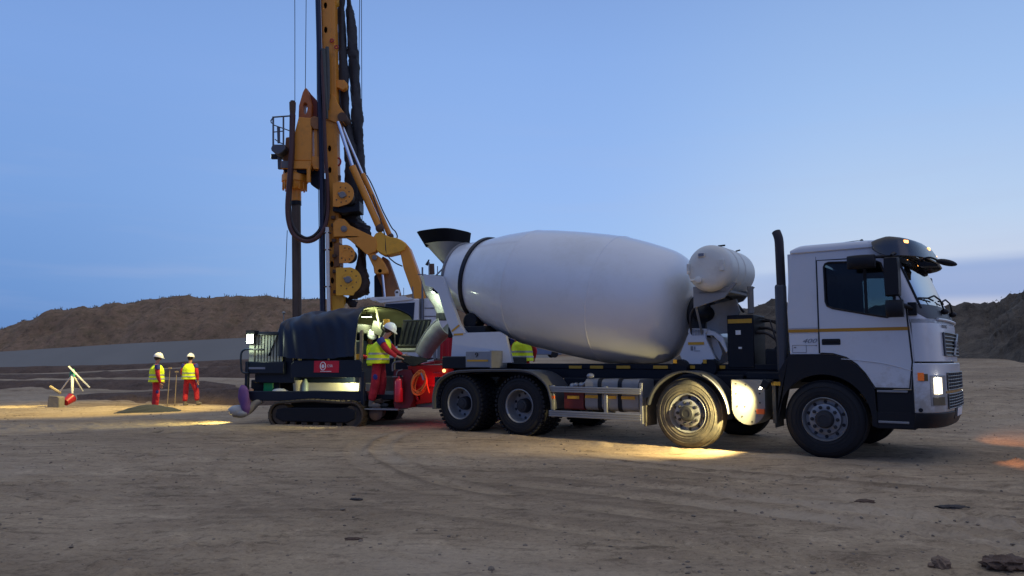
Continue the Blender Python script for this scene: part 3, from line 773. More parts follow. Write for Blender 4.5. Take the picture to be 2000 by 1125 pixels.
mb = MB(); mb.obox((-4.36, -.02, .70), (.06, .03, .05)); mb.obox((-.84, -.05, .60), (.10, .06, .07)); mb.each('side_marker_lamp', mat('orange_lens', (0.75, 0.14, 0.03), 0.3), truck)

# ---- perforated silencer plate and the lit work lamp beside it
pts = [(-1.27, 1.04), (-.79, 1.04)] + [(-1.03 + .24 * math.cos(t), .65 + .25 * math.sin(t)) for t in [R(a) for a in lin(0, -180, 18)]]
mb = MB(); mb.prism(pts, -.01, .42); sil = mb.build('silencer_box', steel, truck, bevel=.012)
mb = MB()
for x, z in ((-1.2, .98), (-1.2, .84), (-1.19, .66), (-.86, .85), (-.86, .72), (-.98, .45), (-1.06, .97), (-1.08, .66), (-.92, .60), (-1.12, .52)):
    mb.cyl((x, -.016, z), (x, -.009, z), .013, seg=10)
mb.each('bolt', rimdark, sil)
wl = MB(); wl.obox((-.70, -.24, .99), (.10, .10, .12), (0, .5, 0)); wl.obox((-.68, -.10, 1.02), (.03, .26, .03)); wl = wl.build('work_lamp', blackp, truck, bevel=.01)
mb = MB(); mb.obox((-.755, -.24, .962), (.006, .085, .09), (0, .5, 0)); mb.build('lens', emis('work_lens', (1.0, 0.93, 0.72), 25), wl)
spot('work_lamp_light', (-.80, -.26, .95), (-2.25, -.08, .16), 620, (1.0, 0.80, 0.34), 100, .8, .03, wl)

# ---- cab
cab_side = [(-.42, 1.405), (-.44, 2.0), (-.40, 2.60), (-.37, 2.82), (.80, 2.82)] + [(front(0, z)[0], z) for z in (2.76, 2.60, 2.4, 2.2, 2.03, 1.9, 1.6, 1.3)] + [(1.07, .95), (.645, .95), (.60, 1.02), (.53, 1.14), (.43, 1.26), (.30, 1.35), (.15, 1.395), (-.03, 1.405)]
win = [(.075, 2.60), (.095, 2.64), (.14, 2.655), (.74, 2.625), (.785, 2.60), (.93, 2.12), (.94, 2.02), (.91, 1.93), (.84, 1.88), (.62, 1.925), (.17, 2.025), (.10, 2.06), (.08, 2.12)]
mb = MB()
mb.prism(cab_side, 0.0, .045, holes=[win]); mb.prism(cab_side, W - .045, W, holes=[win])
mb.box(-.425, -.37, .045, W - .045, 1.40, 2.82)
def roof(u, v):
    t = v; y = W / 2 - W / 2 * math.copysign(abs(math.cos(t)) ** .45, math.cos(t)); k = abs(math.sin(t)) ** .5
    x = lerp(-.37, 1.0, u); top = .13 * (1 - max(0, (u - .62) / .38) ** 2 * .35) * (1 - max(0, (.12 - u) / .12) ** 2 * .6)
    return (x, y, 2.815 + top * k)
mb.slab(roof, [0, .02, .05, .09, .13, .25, .4, .55, .7, .8, .9, 1], lin(0, math.pi, 30), .02)
# pillars round the windscreen and header
mb.slab(lambda u, z: front(u, z, 0), lin(0, theta_at_y(.09), 8), [1.96, 2.05, 2.2, 2.4, 2.6, 2.74], -.04)
mb.slab(lambda u, z: front(u, z, 0), lin(math.pi - theta_at_y(.09), math.pi, 8), [1.96, 2.05, 2.2, 2.4, 2.6, 2.74], -.04)
mb.slab(lambda u, z: front(u, z, 0), lin(0, math.pi, 30), [2.735, 2.8, 2.86, 2.90], -.05)
# upper front panel
mb.slab(lambda u, z: front(u, z, 0), lin(0, math.pi, 44), [1.305, 1.36, 1.5, 1.65, 1.80, 1.86], -.04)
cab = mb.build('cab', white, truck, bevel=.006)
# door panel, seam and sill
door_poly = [(-.025, 1.42), (-.02, 2.695), (.74, 2.68), (.84, 2.66), (.965, 2.20), (1.06, 1.98), (1.10, 1.30), (1.055, .962), (.655, .962), (.61, 1.03), (.54, 1.15), (.44, 1.27), (.31, 1.362), (.15, 1.41), (0.0, 1.418)]
win_d = [(x + (.012 if x < .5 else -.012), z + (.012 if z < 2.3 else -.012)) for x, z in win]
mb = MB(); mb.prism(door_poly, -.010, .0, holes=[win]); door = mb.build('door', white, truck, bevel=.004)
mb = MB(); mb.tube([(x, -.006, z) for x, z in door_poly], .011, 6, closed=True); mb.tube([(x, -.012, z) for x, z in win], .014, 6, closed=True); mb.build('door_seal', blackp, door)
mb = MB(); mb.tube(smooth_path([(.25, -.012, 1.34), (.45, -.016, 1.325), (.8, -.016, 1.275), (1.09, -.012, 1.19)], 5), .005, 6); mb.build('door_crease', white, door)
mb = MB(); rbx = [(.015, 1.53), (.245, 1.53), (.25, 1.545), (.25, 1.595), (.24, 1.612), (.02, 1.612), (.01, 1.60), (.01, 1.54)]; mb.prism(rbx, -.016, -.009); mb.obox((.13, -.024, 1.585), (.20, .018, .025)); mb.build('door_handle', blackp, door, bevel=.003)
gl = glass('side_glass', (.30, .38, .42), 1.5, .02, .04)
mb = MB(); mb.prism(win, .018, .024); mb.build('door_glass', gl, door)
mb = MB(); mb.prism(win, W - .024, W - .018); mb.build('far_glass', glass('clear_glass', (.75, .85, .85)), truck)
mb = MB(); mb.box(.565, .60, .01, .04, 1.93, 2.64); mb.build('window_divider', blackp, door)
# stripes
mb = MB(); mb.box(-.432, 1.09, -.0135, -.0102, 1.708, 1.752); mb.build('side_stripe', mat('amber_stripe', (0.42, 0.20, 0.012), 0.4), truck)
M4 = T  # text on the near side: x right along the truck, z up, facing -y
def side_text(name, body, x, z, size, m, y, parent, shear=0, frame_rot=None, sx=1.0, align='CENTER'):
    Mx = Matrix.Translation((x, y, z)) @ Matrix.Rotation(math.pi / 2, 4, 'X')
    return text_mesh(name, body, m, size, Mx, parent, .0015, shear, align, sx)
greyt = mat('grey_lettering', (.20, .21, .24), .3, .5)
side_text('badge', '400', -.16, 1.585, .085, greyt, -.003, truck, .35, sx=1.5)
mb = MB(); 
for a, b in (((-.385, 1.53), (-.20, 1.53)), ((-.20, 1.53), (-.20, 1.43)), ((-.20, 1.43), (-.385, 1.43)), ((-.385, 1.43), (-.385, 1.53)), ((-.20, 1.525), (-.07, 1.525))):
    mb.tube([(a[0], -.001, a[1]), (b[0], -.001, b[1])], .004, 5)
mb.obox((-.35, -.003, 1.50), (.03, .006, .018)); mb.obox((-.065, -.003, 1.525), (.02, .006, .015)); mb.build('side_hatch', greyt, cab)
mb = MB(); mb.tube([(-.427, -.001, 1.765), (-.03, -.001, 1.765)], .003, 5); mb.tube([(-.035, -.001, 1.42), (-.03, -.001, 2.75)], .004, 5); mb.build('panel_seam', greyt, cab)
# windscreen
wsg = glass('windscreen_glass', (.50, .62, .62), 1.6, .04, .78)
mb = MB(); mb.slab(lambda u, z: front(u, z, -.012), lin(theta_at_y(.085), math.pi - theta_at_y(.085), 36), [2.0, 2.1, 2.3, 2.5, 2.76], -.006); mb.build('windscreen', wsg, truck)
mb = MB(); th0 = theta_at_y(.09)
mb.tube([front(th0, z, .004) for z in (1.99, 2.1, 2.3, 2.5, 2.74)], .018, 6); mb.tube([front(math.pi - th0, z, .004) for z in (1.99, 2.1, 2.3, 2.5, 2.74)], .018, 6)
mb.tube([front(u, 2.735, .004) for u in lin(th0, math.pi - th0, 30)], .018, 6)
mb.each('windscreen_seal', blackp, truck)
# dark scuttle panel under the windscreen
def scut(u, v):
    a = front(u, 1.86, 0); b = front(u, 2.045, -.006); k = min(1, max(0, (u - .0) / .5)) * min(1, max(0, (math.pi - u) / .5))
    lo = lerp(1.985, 1.86, k); p = front(u, lerp(lo, 2.045, v), .006); return p
mb = MB(); mb.slab(scut, lin(.02, math.pi - .02, 44), lin(0, 1, 5), -.05); mb.build('scuttle_panel', mat('grey_plastic', (.05, .052, .06), .5), truck)
mb = MB(); mb.slab(lambda u, v: front(u, lerp(1.80, lerp(1.99, 1.865, min(1, max(0, u / .5)) * min(1, max(0, (math.pi - u) / .5))), v), .0), lin(0, math.pi, 44), lin(0, 1, 5), -.04); mb.build('bonnet_lip', white, truck)
mb = MB(); mb.tube([front(u, 1.855, .02) for u in lin(theta_at_y(.35), math.pi - theta_at_y(.35), 24)], .018, 8); mb.build('grab_rail', white, truck)
# wipers
for y0, sgn in ((.75, -1), (1.55, -1)):
    th = theta_at_y(y0); b = Vector(front(th, 1.97, .05)); e = Vector(front(theta_at_y(y0 - .42), 2.13, .03)); k1 = Vector(front(theta_at_y(y0 - .25), 2.17, .07))
    mb = MB(); mb.ball(b, .05, (1, 1, .8)); mb.tube([b, lerp(b, k1, .6) + Vector((.02, 0, .03)), k1, e], .012, 6)
    mb.tube([front(theta_at_y(max(.12, y0 - .42 - .22)), 2.125, .012), e, front(theta_at_y(y0 - .42 + .22), 2.11, .012)], .012, 5); mb.build('wiper', blackp, truck)
# upper grille with slats and a diagonal bar
ta, tb = theta_at_y(.50), theta_at_y(2.0)
g = fpatch('grille', ta, tb, 1.385, 1.685, blackp, .006, .02, nu=20)
mb = MB()
for z in (1.685, 1.635, 1.585, 1.535, 1.485, 1.435, 1.387):
    mb.tube([front(u, z, .018) for u in lin(ta, tb, 16)], .009, 5)
mb.tube([front(ta, z, .018) for z in (1.387, 1.685)], .012, 5); mb.tube([front(tb, z, .018) for z in (1.387, 1.685)], .012, 5)
mb.build('grille_slat', mat('slat_metal', (.12, .125, .14), .35, .6), g)
mb = MB(); mb.tube([front(theta_at_y(1.02), 1.385, .03), front(theta_at_y(1.62), 1.69, .03)], .02, 6); mb.obox(front(theta_at_y(1.28), 1.53, .032), (.03, .13, .13)); mb.build('badge_bar', alu, g, bevel=.01)
def front_text(name, body, y, z, size, m, off, sx=1.0):
    th = theta_at_y(y); p = Vector(front(th, z, off)); q = Vector(front(th + .03, z, off)); d = (q - p).normalized()
    up = Vector((0, 0, 1)); nn = d.cross(up).normalized()
    Mx = Matrix.Translation(p) @ Matrix((d, up, nn)).transposed().to_4x4()
    return text_mesh(name, body, m, size, Mx, truck, .002, sx=sx)
front_text('maker_lettering', 'VOLVO', .62, 1.765, .065, greyt, .006, 1.5)
# lower front: white bumper panel with lamps and grilles, gap above, black apron below
A2 = .335
lp = MB(); lp.slab(lambda u, z: front(u, z, .025, A2), lin(0, math.pi, 46), [.655, .70, .95, 1.2, 1.265, 1.285], -.05)
lp.prism([(1.135, .655), (1.14, 1.25), (1.16, 1.285), (1.135, 1.285), (1.10, 1.24), (1.10, .655)], -.02, .03)
lp = lp.build('bumper_panel', white, truck, bevel=.012)
fpatch('gap_panel', .25, math.pi - .25, 1.25, 1.345, blackp, -.05, .03, nu=30)
mb = MB(); mb.prism([(1.075, .94), (1.10, 1.24), (1.135, 1.30), (1.165, 1.30), (1.125, 1.235), (1.118, .65), (1.075, .65)], -.008, .05); mb.build('corner_gap_trim', blackp, truck)
mb = MB(); mb.slab(lambda u, z: front(u, z, .03 - .25 * max(0, .58 - z), A2), lin(0, math.pi, 40), [.46, .50, .56, .62, .655], -.06)
mb.prism([(.64, .44), (1.12, .46), (1.15, .655), (.64, .655)], .0, .06)
mb.build('bumper_apron', blackp, truck, bevel=.008)
tg0, tg1 = theta_at_y(.47), theta_at_y(2.03)
for z0, z1 in ((.94, 1.16), (.70, .885)):
    g = fpatch('lower_grille', tg0, tg1, z0, z1, blackp, .032, .02, nu=20, A=A2)
    mb = MB()
    for z in lin(z0, z1, 6): mb.tube([front(u, z, .042, A2) for u in lin(tg0, tg1, 14)], .007, 5)
    for u in lin(tg0, tg1, 12): mb.tube([front(u, z0, .042, A2), front(u, z1, .042, A2)], .007, 5)
    mb.build('mesh_bar', mat('slat_metal', (.12, .125, .14), .35, .6), g)
fpatch('front_stripe', theta_at_y(.42), theta_at_y(2.08), .895, .925, mat('amber_stripe', (0.42, 0.20, 0.012), 0.4), .031, .01, A=A2)
hl0, hl1 = theta_at_y(.07), theta_at_y(.40)
for a, b, on in ((hl0, hl1, 1), (math.pi - hl1, math.pi - hl0, 0)):
    h = fpatch('headlight', a, b, .745, 1.13, alu, .030, .02, A=A2, bevel=.004)
    q = lerp(a, b, .12), lerp(a, b, .88)
    fpatch('lens', lerp(a, b, .2), lerp(a, b, .72), .895, 1.10, emis('headlight_lens', (1.0, .86, .60), 2.2), .035, .01, A=A2, parent=h)
    for z_ in (.94, 1.01, 1.07):
        bb = MB(); bb.ball(front(lerp(a, b, .45), z_, .04, A2), .034, (.6, 1, .9)); bb.build('bulb', emis('bulb_glow', (1.0, .93, .78), 40), h)
    fpatch('lower_lens', q[0], q[1], .755, .855, glass('lamp_glass', (.5, .5, .45), 1.5, .1, .3), .035, .01, A=A2, parent=h)
mb = MB(); mb.prism([(1.175, 1.06), (1.34, 1.055), (1.33, 1.15), (1.175, 1.165)], -.030, -.02); 
ind = MB(); ind.slab(lambda u, z: front(u, z, .031, A2), lin(theta_at_y(.004), theta_at_y(.05), 5), [1.06, 1.15], -.01); ind = ind.build('indicator', mat('smoked_lens', (.10, .08, .04), .2), truck)
ind2 = MB(); ind2.box(1.155, 1.225, -.034, -.02, 1.065, 1.165); ind2.build('indicator', mat('amber_lens', (.65, .14, .02), .25, emit=(.9, .2, .03), estr=.12), truck)
mb = MB(); mb.cyl((1.17, -.028, .695), (1.17, -.02, .695), .026, seg=16); mb.build('tow_eye_cap', blackp, truck)
npl = MB(); npl.slab(lambda u, z: front(u, z, .045, A2), lin(theta_at_y(1.0), theta_at_y(1.5), 6), [.575, .685], -.01); npl.build('number_plate', mat('plate_white', (.75, .75, .75), .4), truck, bevel=.003)
fpatch('plate_holder', theta_at_y(.85), theta_at_y(1.65), .55, .71, blackp, .032, .01, A=A2)
# steps and wheel arch
mb = MB(); mb.box(.66, 1.10, .01, .30, .44, .935); mb.build('step_well', blackp, truck, bevel=.01)
for z in (.925, .53):
    mb = MB(); mb.box(.67, 1.03, -.012, .02, z - .018, z + .012); mb.each('step', alu, truck, bevel=.006)
arch = [(-.44, 1.40), (-.03, 1.40), (.15, 1.39), (.30, 1.345), (.43, 1.255), (.53, 1.135), (.60, 1.02), (.645, .94), (.66, .45)]
inner = [(.60 * math.cos(R(a)) if a < 170 else -.60, .53 + .60 * math.sin(R(a))) for a in lin(-6, 180, 30)]
mb = MB(); mb.prism([(-.44, 1.40)] + arch[1:] + inner, -.012, .03); mb.prism([(-.62, .62), (-.44, 1.40), (-.58, 1.18)], .0, .4)
mb.prism([(-.44, 1.395), (-.03, 1.395), (.15, 1.385), (.30, 1.34), (.42, 1.25), (.6, .98), (.64, .9), (.57, .9), (.40, 1.14), (.2, 1.24), (0, 1.27), (-.3, 1.22), (-.55, .95), (-.6, .9)], .03, 2.47)
mb.build('wheel_arch', blackp, truck, bevel=.006)
# sun visor with marker lamps
def vis(u, v):
    A_ = .36; xb = .86
    if u < .14: x, y, k = lerp(.70, xb, u / .14), -.035, 0.0
    elif u > .86: x, y, k = lerp(xb, .70, (u - .86) / .14), W + .035, 0.0
    else:
        th = (u - .14) / .72 * math.pi; n = 2.5; c_ = math.cos(th); s_ = math.sin(th); a_ = abs(s_) ** (2 / n)
        y = W / 2 - (W / 2 + .035) * math.copysign(abs(c_) ** (2 / n), c_); x = xb + A_ * a_; k = a_
    end = min(1, min(u, 1 - u) / .16)
    off = np.interp(v, [0, .12, .3, .55, .8, 1], [-.16, -.05, .0, .035, .06, .085]); zt = np.interp(v, [0, .12, .3, .55, .8, 1], [2.925, 2.935, 2.91, 2.83, 2.745, 2.675])
    zt = lerp(2.845, zt, .30 + .70 * end ** .6) - .045 * k * (1 - v)
    inn = Vector((W / 2 - y, 0)); 
    return (x + off * k, y + (off if y > W / 2 else -off) * (1 - k) * .6, zt)
mb = MB(); mb.slab(vis, [0, .01, .03, .07, .11, .14, .16, .19, .23, .28, .34, .4, .5, .6, .66, .72, .77, .81, .84, .86, .89, .93, .97, .99, 1], lin(0, 1, 12), -.02)
mb.build('sun_visor', mat('smoked_plastic', (.022, .023, .03), .22, var=.1, spec=.8), truck, angle=60)
for u_ in (.255, .46, .62):
    p = Vector(vis(u_, .38)); q = (Vector(vis(u_ + .01, .38)) - Vector(vis(u_ - .01, .38))); mb = MB(); mb.obox(p + Vector((.012, 0, 0)), (.03, .075, .04), (0, 0, math.atan2(q.y, q.x) - math.pi / 2)); mb.build('marker_lamp', emis('marker_glow', (1.0, .42, .10), 5), truck, bevel=.006)
mb = MB(); mb.slab(lambda u, z: front(u, z, -.05), lin(.25, math.pi - .25, 24), [2.56, 2.65, 2.74], -.01); mb.build('sun_blind', blackp, truck)
# front mirror on its arm, side mirrors, ramp mirror
mb = MB(); mb.tube(smooth_path([(1.22, .30, 2.62), (1.27, .28, 2.655), (1.34, .26, 2.655), (1.42, .25, 2.61)], 5), .013, 8); mb.ball((1.515, .24, 2.575), .125, (1.0, .5, .34), rot=(0, .3, 0)); mb.build('front_mirror', blackp, truck)
mb = MB(); mb.prism([(1.17, 2.645), (1.24, 2.625), (1.41, 2.565), (1.405, 2.545), (1.20, 2.555)], .30, .50); mb.build('visor_flap', blackp, truck, bevel=.005)
def mirror(y0, sg):
    m_ = MB(); 
    m_.tube(smooth_path([(1.13, y0, 1.98), (1.06, y0 - sg * .12, 2.02), (.98, y0 - sg * .24, 2.03)], 4), .028, 8)
    m_.tube(smooth_path([(.98, y0, 2.70), (.97, y0 - sg * .15, 2.70), (.96, y0 - sg * .27, 2.66)], 4), .018, 8)
    m_.obox((1.13, y0 + sg * .01, 1.98), (.10, .07, .17)); m_.build('mirror_bracket', blackp, truck, bevel=.012)
    m_ = MB(); m_.ball((.96, y0 - sg * .27, 2.38), .30, (.37, .36, 1.0), seg=20, rings=14); 
    for i, v in enumerate(m_.v):
        d = Vector(v) - Vector((.96, y0 - sg * .27, 2.38)); 
        k = Vector((max(-.082, min(.082, d.x * 1.35)), max(-.10, min(.10, d.y * 1.4)), max(-.245, min(.245, d.z * 1.25)))); m_.v[i] = tuple(Vector((.96, y0 - sg * .27, 2.38)) + k)
    m_.build('side_mirror', blackp, truck)
    m_ = MB(); c0 = Vector((.97, y0 - sg * .27, 1.975)); m_.ball(c0, .15, (.85, .6, .85), seg=18, rings=12)
    for i, v in enumerate(m_.v):
        d = Vector(v) - c0; m_.v[i] = tuple(c0 + Vector((max(-.10, min(.10, d.x * 1.2)), d.y, max(-.108, min(.108, d.z * 1.2)))))
    m_.tube([c0, c0 + Vector((.0, 0, .2))], .02); m_.build('wide_angle_mirror', blackp, truck)
mirror(0.0, 1); mirror(W, -1)
mb = MB(); c0 = Vector((.60, -.26, 2.60)); mb.ball(c0, .2, (1.0, .5, .6), seg=20, rings=12)
for i, v in enumerate(mb.v):
    d = Vector(v) - c0; mb.v[i] = tuple(c0 + Vector((max(-.165, min(.165, d.x * 1.25)), d.y, max(-.085, min(.085, d.z * 1.2)))))
mb.tube([(.75, -.2, 2.66), (.95, -.02, 2.68)], .02); mb.build('kerb_mirror', blackp, truck)
# aerial and cab interior
mb = MB(); mb.ball((.52, .25, 2.955), .022); mb.tube([(.52, .25, 2.965), (.15, .25, 2.945)], .004, 5); mb.build('aerial', blackp, truck)
mb = MB()
for y in (.35, 1.55):
    mb.obox((.05, y + .25, 1.85), (.5, .5, .16)); mb.obox((-.17, y + .25, 2.2), (.14, .46, .66), (0, -.12, 0)); mb.obox((-.21, y + .25, 2.58), (.1, .26, .16))
mb.each('seat', mat('seat_cloth', (.06, .07, .09), .9), truck, bevel=.04)
mb = MB(); mb.slab(lambda u, v: (front(theta_at_y(lerp(.1, 2.4, u)), 1.95)[0] - .08 - .32 * v, lerp(.1, 2.4, u), 1.98 - .05 * v), lin(0, 1, 20), lin(0, 1, 4), .05); mb.box(-.36, 1.0, .05, W - .05, 1.38, 1.42)
mb.build('dashboard', mat('dash_grey', (.13, .14, .15), .8), truck)
mb = MB(); mb.tube([(.72 + .12 * math.cos(t) * .5, 2.05 + .22 * math.sin(t) - .25, 2.02 + .20 * math.cos(t)) for t in lin(0, 2 * math.pi, 25)[:-1]], .015, 6, closed=True); mb.build('steering_wheel', blackp, truck)

# ---- behind the cab: exhaust, hydraulic cabinet, hoses
mb = MB(); mb.tube(smooth_path([(-.57, .22, 1.1), (-.57, .22, 2.0), (-.58, .22, 2.9), (-.585, .22, 3.06), (-.60, .225, 3.13), (-.625, .24, 3.19)], 6), .064, 16); ex = mb.build('exhaust_stack', mat('sooty_metal', (.035, .03, .035), .55, .4, var=.3), truck)
mb = MB(); mb.box(-.66, -.51, .15, .29, 1.15, 2.42); mb.build('heat_shield', mat('shield_grey', (.06, .065, .08), .5, .3), ex, bevel=.04)
mb = MB(); mb.box(-1.60, -1.18, .78, 1.35, 1.20, 2.03); hc = mb.build('hydraulic_cabinet', chassis, truck, bevel=.015)
mb = MB(); mb.box(-1.58, -1.2, .770, .778, 1.90, 1.965); mb.each('reflector', yellowr, hc)
mb = MB(); mb.box(-1.46, -1.38, .768, .778, 1.72, 1.79); mb.box(-1.42, -1.37, .768, .778, 1.5, 1.53); mb.each('sticker', mat('plate_white', (.75, .75, .75), .4), hc)
mb = MB()
for k, (dz, dy) in enumerate(((0, 0), (.08, .15), (.2, .3))):
    mb.tube(smooth_path([(-1.2, .95 + dy, 1.75 + dz), (-.98, .92 + dy, 1.72 + dz), (-.72, .9 + dy, 1.45 + dz), (-.62, .9 + dy, 1.2)], 6), .026, 8)
mb.tube(smooth_path([(-1.2, 1.1, 2.0), (-.9, 1.1, 1.93), (-.5, 1.1, 1.9)], 5), .012, 6); mb.tube(smooth_path([(-.95, .85, 1.95), (-.86, .85, 1.6), (-.82, .85, 1.3)], 5), .012, 6)
mb.each('hydraulic_hose', hose, truck)
mb = MB(); mb.obox((-.85, 1.05, 1.36), (.35, .5, .28)); mb.ball((-.8, .9, 1.45), .12); mb.ball((-.66, 1.0, 1.28), .1); mb.build('transmission_pump', chassis, truck, bevel=.03)
mb = MB(); mb.box(-1.2, -.62, .45, .8, 1.04, 1.14); mb.box(-2.45, -.7, .7, .79, 1.06, 1.15); mb.build('deck_plate', chassis, truck, bevel=.01)
# white A-frame that carries the drum drive
AF = tpoly([(1349, 641), (1376, 643), (1379, 663), (1397, 701), (1372, 711), (1335, 711), (1327, 693), (1341, 659)], .8)
mb = MB(); mb.prism(AF, .80, .86); mb.prism(AF, 1.64, 1.70)
AR = tpoly([(1376, 643), (1392, 647), (1410, 658), (1420, 684), (1417, 690), (1404, 668), (1390, 655), (1378, 655)], .8)
mb.prism(AR, .84, 1.66); mb.prism(tpoly([(1345, 641), (1380, 642), (1380, 650), (1343, 650)], .8), .8, 1.7)
mb.prism(tpoly([(1378, 655), (1392, 662), (1402, 690), (1397, 705), (1385, 690)], .8), 1.0, 1.05)
fr = mb.build('drum_pedestal', white, truck, bevel=.01)
mb = MB(); x0_, z0_ = ts(1344, 671, .795); x1_, _ = ts(1375, 671, .795); mb.box(x0_, x1_, .79, .797, z0_ - .022, z0_ + .022); mb.each('reflector', yellowr, fr)
mb = MB(); xa, za = ts(1349, 680.5, .795); mb.box(xa, xa + .04, .792, .797, za - .035, za + .035); mb.box(xa + .06, xa + .08, .792, .797, za - .02, za + .03); mb.box(xa + .06, xa + .16, .792, .797, za - .045, za - .035); mb.each('sticker', greyt, fr)
mb = MB(); xa, za = ts(1352, 650, .795); xb, _ = ts(1373, 650, .795)
for k in range(8): t = lerp(xa, xb, k / 7); mb.box(t - .004, t + .004, .79, .797, za - .045, za + .045)
mb.build('vent', greyt, fr)

# ---- drum
TI = 0.181; AXD = Vector((math.cos(TI), 0, -math.sin(TI))); DO = Vector((-7.383, 1.253, 3.07))
prof = [(0.02, .60), (0, .684), (.05, .70), (.3, .765), (.55, .815), (.61, .83), (1.2, .995), (1.6, 1.08), (1.843, 1.122), (2.2, 1.146), (2.8, 1.163), (3.3, 1.162), (3.664, 1.152), (3.9, 1.122), (4.15, 1.085), (4.45, 1.03), (4.6, .995), (4.69, .965), (4.78, .92), (4.87, .85), (4.96, .74), (5.03, .60), (5.08, .44), (5.11, .28), (5.12, 0)]
mb = MB(); mb.lathe(prof, DO, AXD, 200, cap=False); drum = mb.build('drum', drumw, truck, angle=50)
for e_ in drum.data.edges:
    q_ = [(drum.data.vertices[i].co - DO).dot(AXD) for i in e_.vertices]
    if any(all(abs(a_ - t_) < .003 for a_ in q_) for t_ in (1.843, 3.664)): e_.use_edge_sharp = True
mb = MB()
for t, r in ((1.843, 1.122), (3.664, 1.152), (.62, .832)):
    mb.lathe([(t - .02, r - .004), (t - .012, r + .004), (t + .012, r + .004), (t + .02, r - .006)], DO, AXD, 96, cap=False)
mb.each('weld_seam', drumw, drum)
mb = MB(); mb.lathe([(.585, .80), (.58, .875), (.59, .885), (.66, .885), (.67, .875), (.67, .80)], DO, AXD, 96, cap=False); mb.build('roller_ring', mat('ring_steel', (.02, .022, .03), .4, .6), drum)
mb = MB(); mb.lathe([(-.03, .62), (-.03, .71), (-.02, .72), (.02, .72), (.03, .70)], DO, AXD, 64, cap=False); mb.build('opening_flange', mat('dull_grey', (.20, .20, .21), .55, .3, dirt=(.3, .28, .25), dirt_amt=.4, dscale=6), drum)
mb = MB(); mb.lathe([(-.035, .62), (.01, .60), (.3, .5)], DO, AXD, 64, cap=False); mb.build('inner_throat', chassis, drum)
# gearbox and motor
g0 = DO + AXD * 5.09
mb = MB(); mb.lathe([(0, .24), (.04, .26), (.10, .26), (.14, .22), (.24, .21), (.28, .18), (.34, .16)], g0, AXD, 24); mb.obox(g0 + AXD * .2 + Vector((0, 0, -.25)), (.25, .5, .3), (0, TI, 0)); mb.build('gearbox', MATS['rim_dark'], truck, bevel=.02)
mb = MB(); p = g0 + AXD * .3; mb.cyl(p + Vector((0, -.32, .06)), p + Vector((0, .3, .06)), .16, seg=20); mb.ball(p + Vector((.03, -.3, -.02)), .16, (1.2, 1, .9)); mb.build('hydraulic_motor', chassis, truck)
mb = MB(); mb.tube(smooth_path([p + Vector((0, -.2, .2)), p + Vector((.2, -.3, .33)), p + Vector((.45, -.1, .2)), p + Vector((.6, 0, .0))], 6), .022, 8)
mb.tube(smooth_path([p + Vector((-.1, -.35, .1)), p + Vector((-.12, -.5, -.1)), p + Vector((-.1, -.4, -.45)), p + Vector((.1, -.3, -.6))], 6), .018, 8); mb.each('drive_hose', hose, truck)

# ---- water tank on its bracket
TKX, TKZ, TR = -1.70, 2.75, .365
mb = MB(); mb.lathe([(0.02, 0), (.015, .16), (.0 + .03, .27), (.07, .33), (.13, .36), (.17, TR), (1.15, TR), (1.19, .36), (1.24, .33), (1.29, .25), (1.30, 0)], (TKX, .24, TKZ), (0, 1, 0), 56); tk = mb.build('water_tank', tankw, truck)
mb = MB()
for y in (.66, .98): mb.lathe([(y - .03, TR + .0), (y - .024, TR + .010), (y + .024, TR + .010), (y + .03, TR)], (TKX, 0, TKZ), (0, 1, 0), 56, cap=False)
mb.each('tank_band', tankw, tk)
mb = MB(); mb.obox((TKX - .08, .25, TKZ + .20), (.12, .03, .07)); mb.obox((TKX + .24, .27, TKZ + .02), (.07, .06, .17)); mb.obox((TKX - .31, .29, TKZ + .0), (.05, .05, .16)); mb.lathe([(0, .055), (-.06, .055), (-.07, .04), (-.07, 0)], (TKX - .13, .27, TKZ - .19), (0, 1, 0), 16); mb.cyl((TKX - .17, .22, TKZ - .19), (TKX - .24, .18, TKZ - .2), .02); mb.each('tank_fitting', tankw, tk, bevel=.006)
mb = MB(); mb.obox((TKX - .08, .233, TKZ + .20), (.085, .008, .045)); mb.build('level_plate', greyt, tk)
mb = MB(); mb.tube([(TKX + .02, .7, TKZ + TR + .02), (TKX + .12, .75, TKZ + TR + .03)], .014); mb.tube([(TKX + .15, 1.15, TKZ + TR - .02), (TKX + .2, 1.2, TKZ + TR + .0)], .012); mb.each('tank_vent', blackp, tk)
br = [(-2.0, 2.48), (-1.42, 2.44), (-1.36, 2.52), (-1.30, 2.50), (-1.5, 2.28), (-2.0, 2.14)]
mb = MB(); mb.prism(br, .42, .46); mb.prism(br, 1.25, 1.29); mb.box(-1.98, -1.42, .42, 1.29, 2.36, 2.40); mb.tube([(-1.98, .45, 2.2), (-2.02, .8, 1.75)], .02); mb.tube([(-1.25, .9, 2.05), (-1.25, .9, 2.48)], .05, 10)
mb.prism([(-2.0, 2.2), (-1.5, 2.3), (-1.45, 2.1), (-1.6, 1.75), (-2.0, 1.75)], .95, 1.0)
mb.build('tank_bracket', mat('bracket_grey', (.25, .25, .25), .6, dirt=MUD, dirt_amt=.4), truck, bevel=.006)

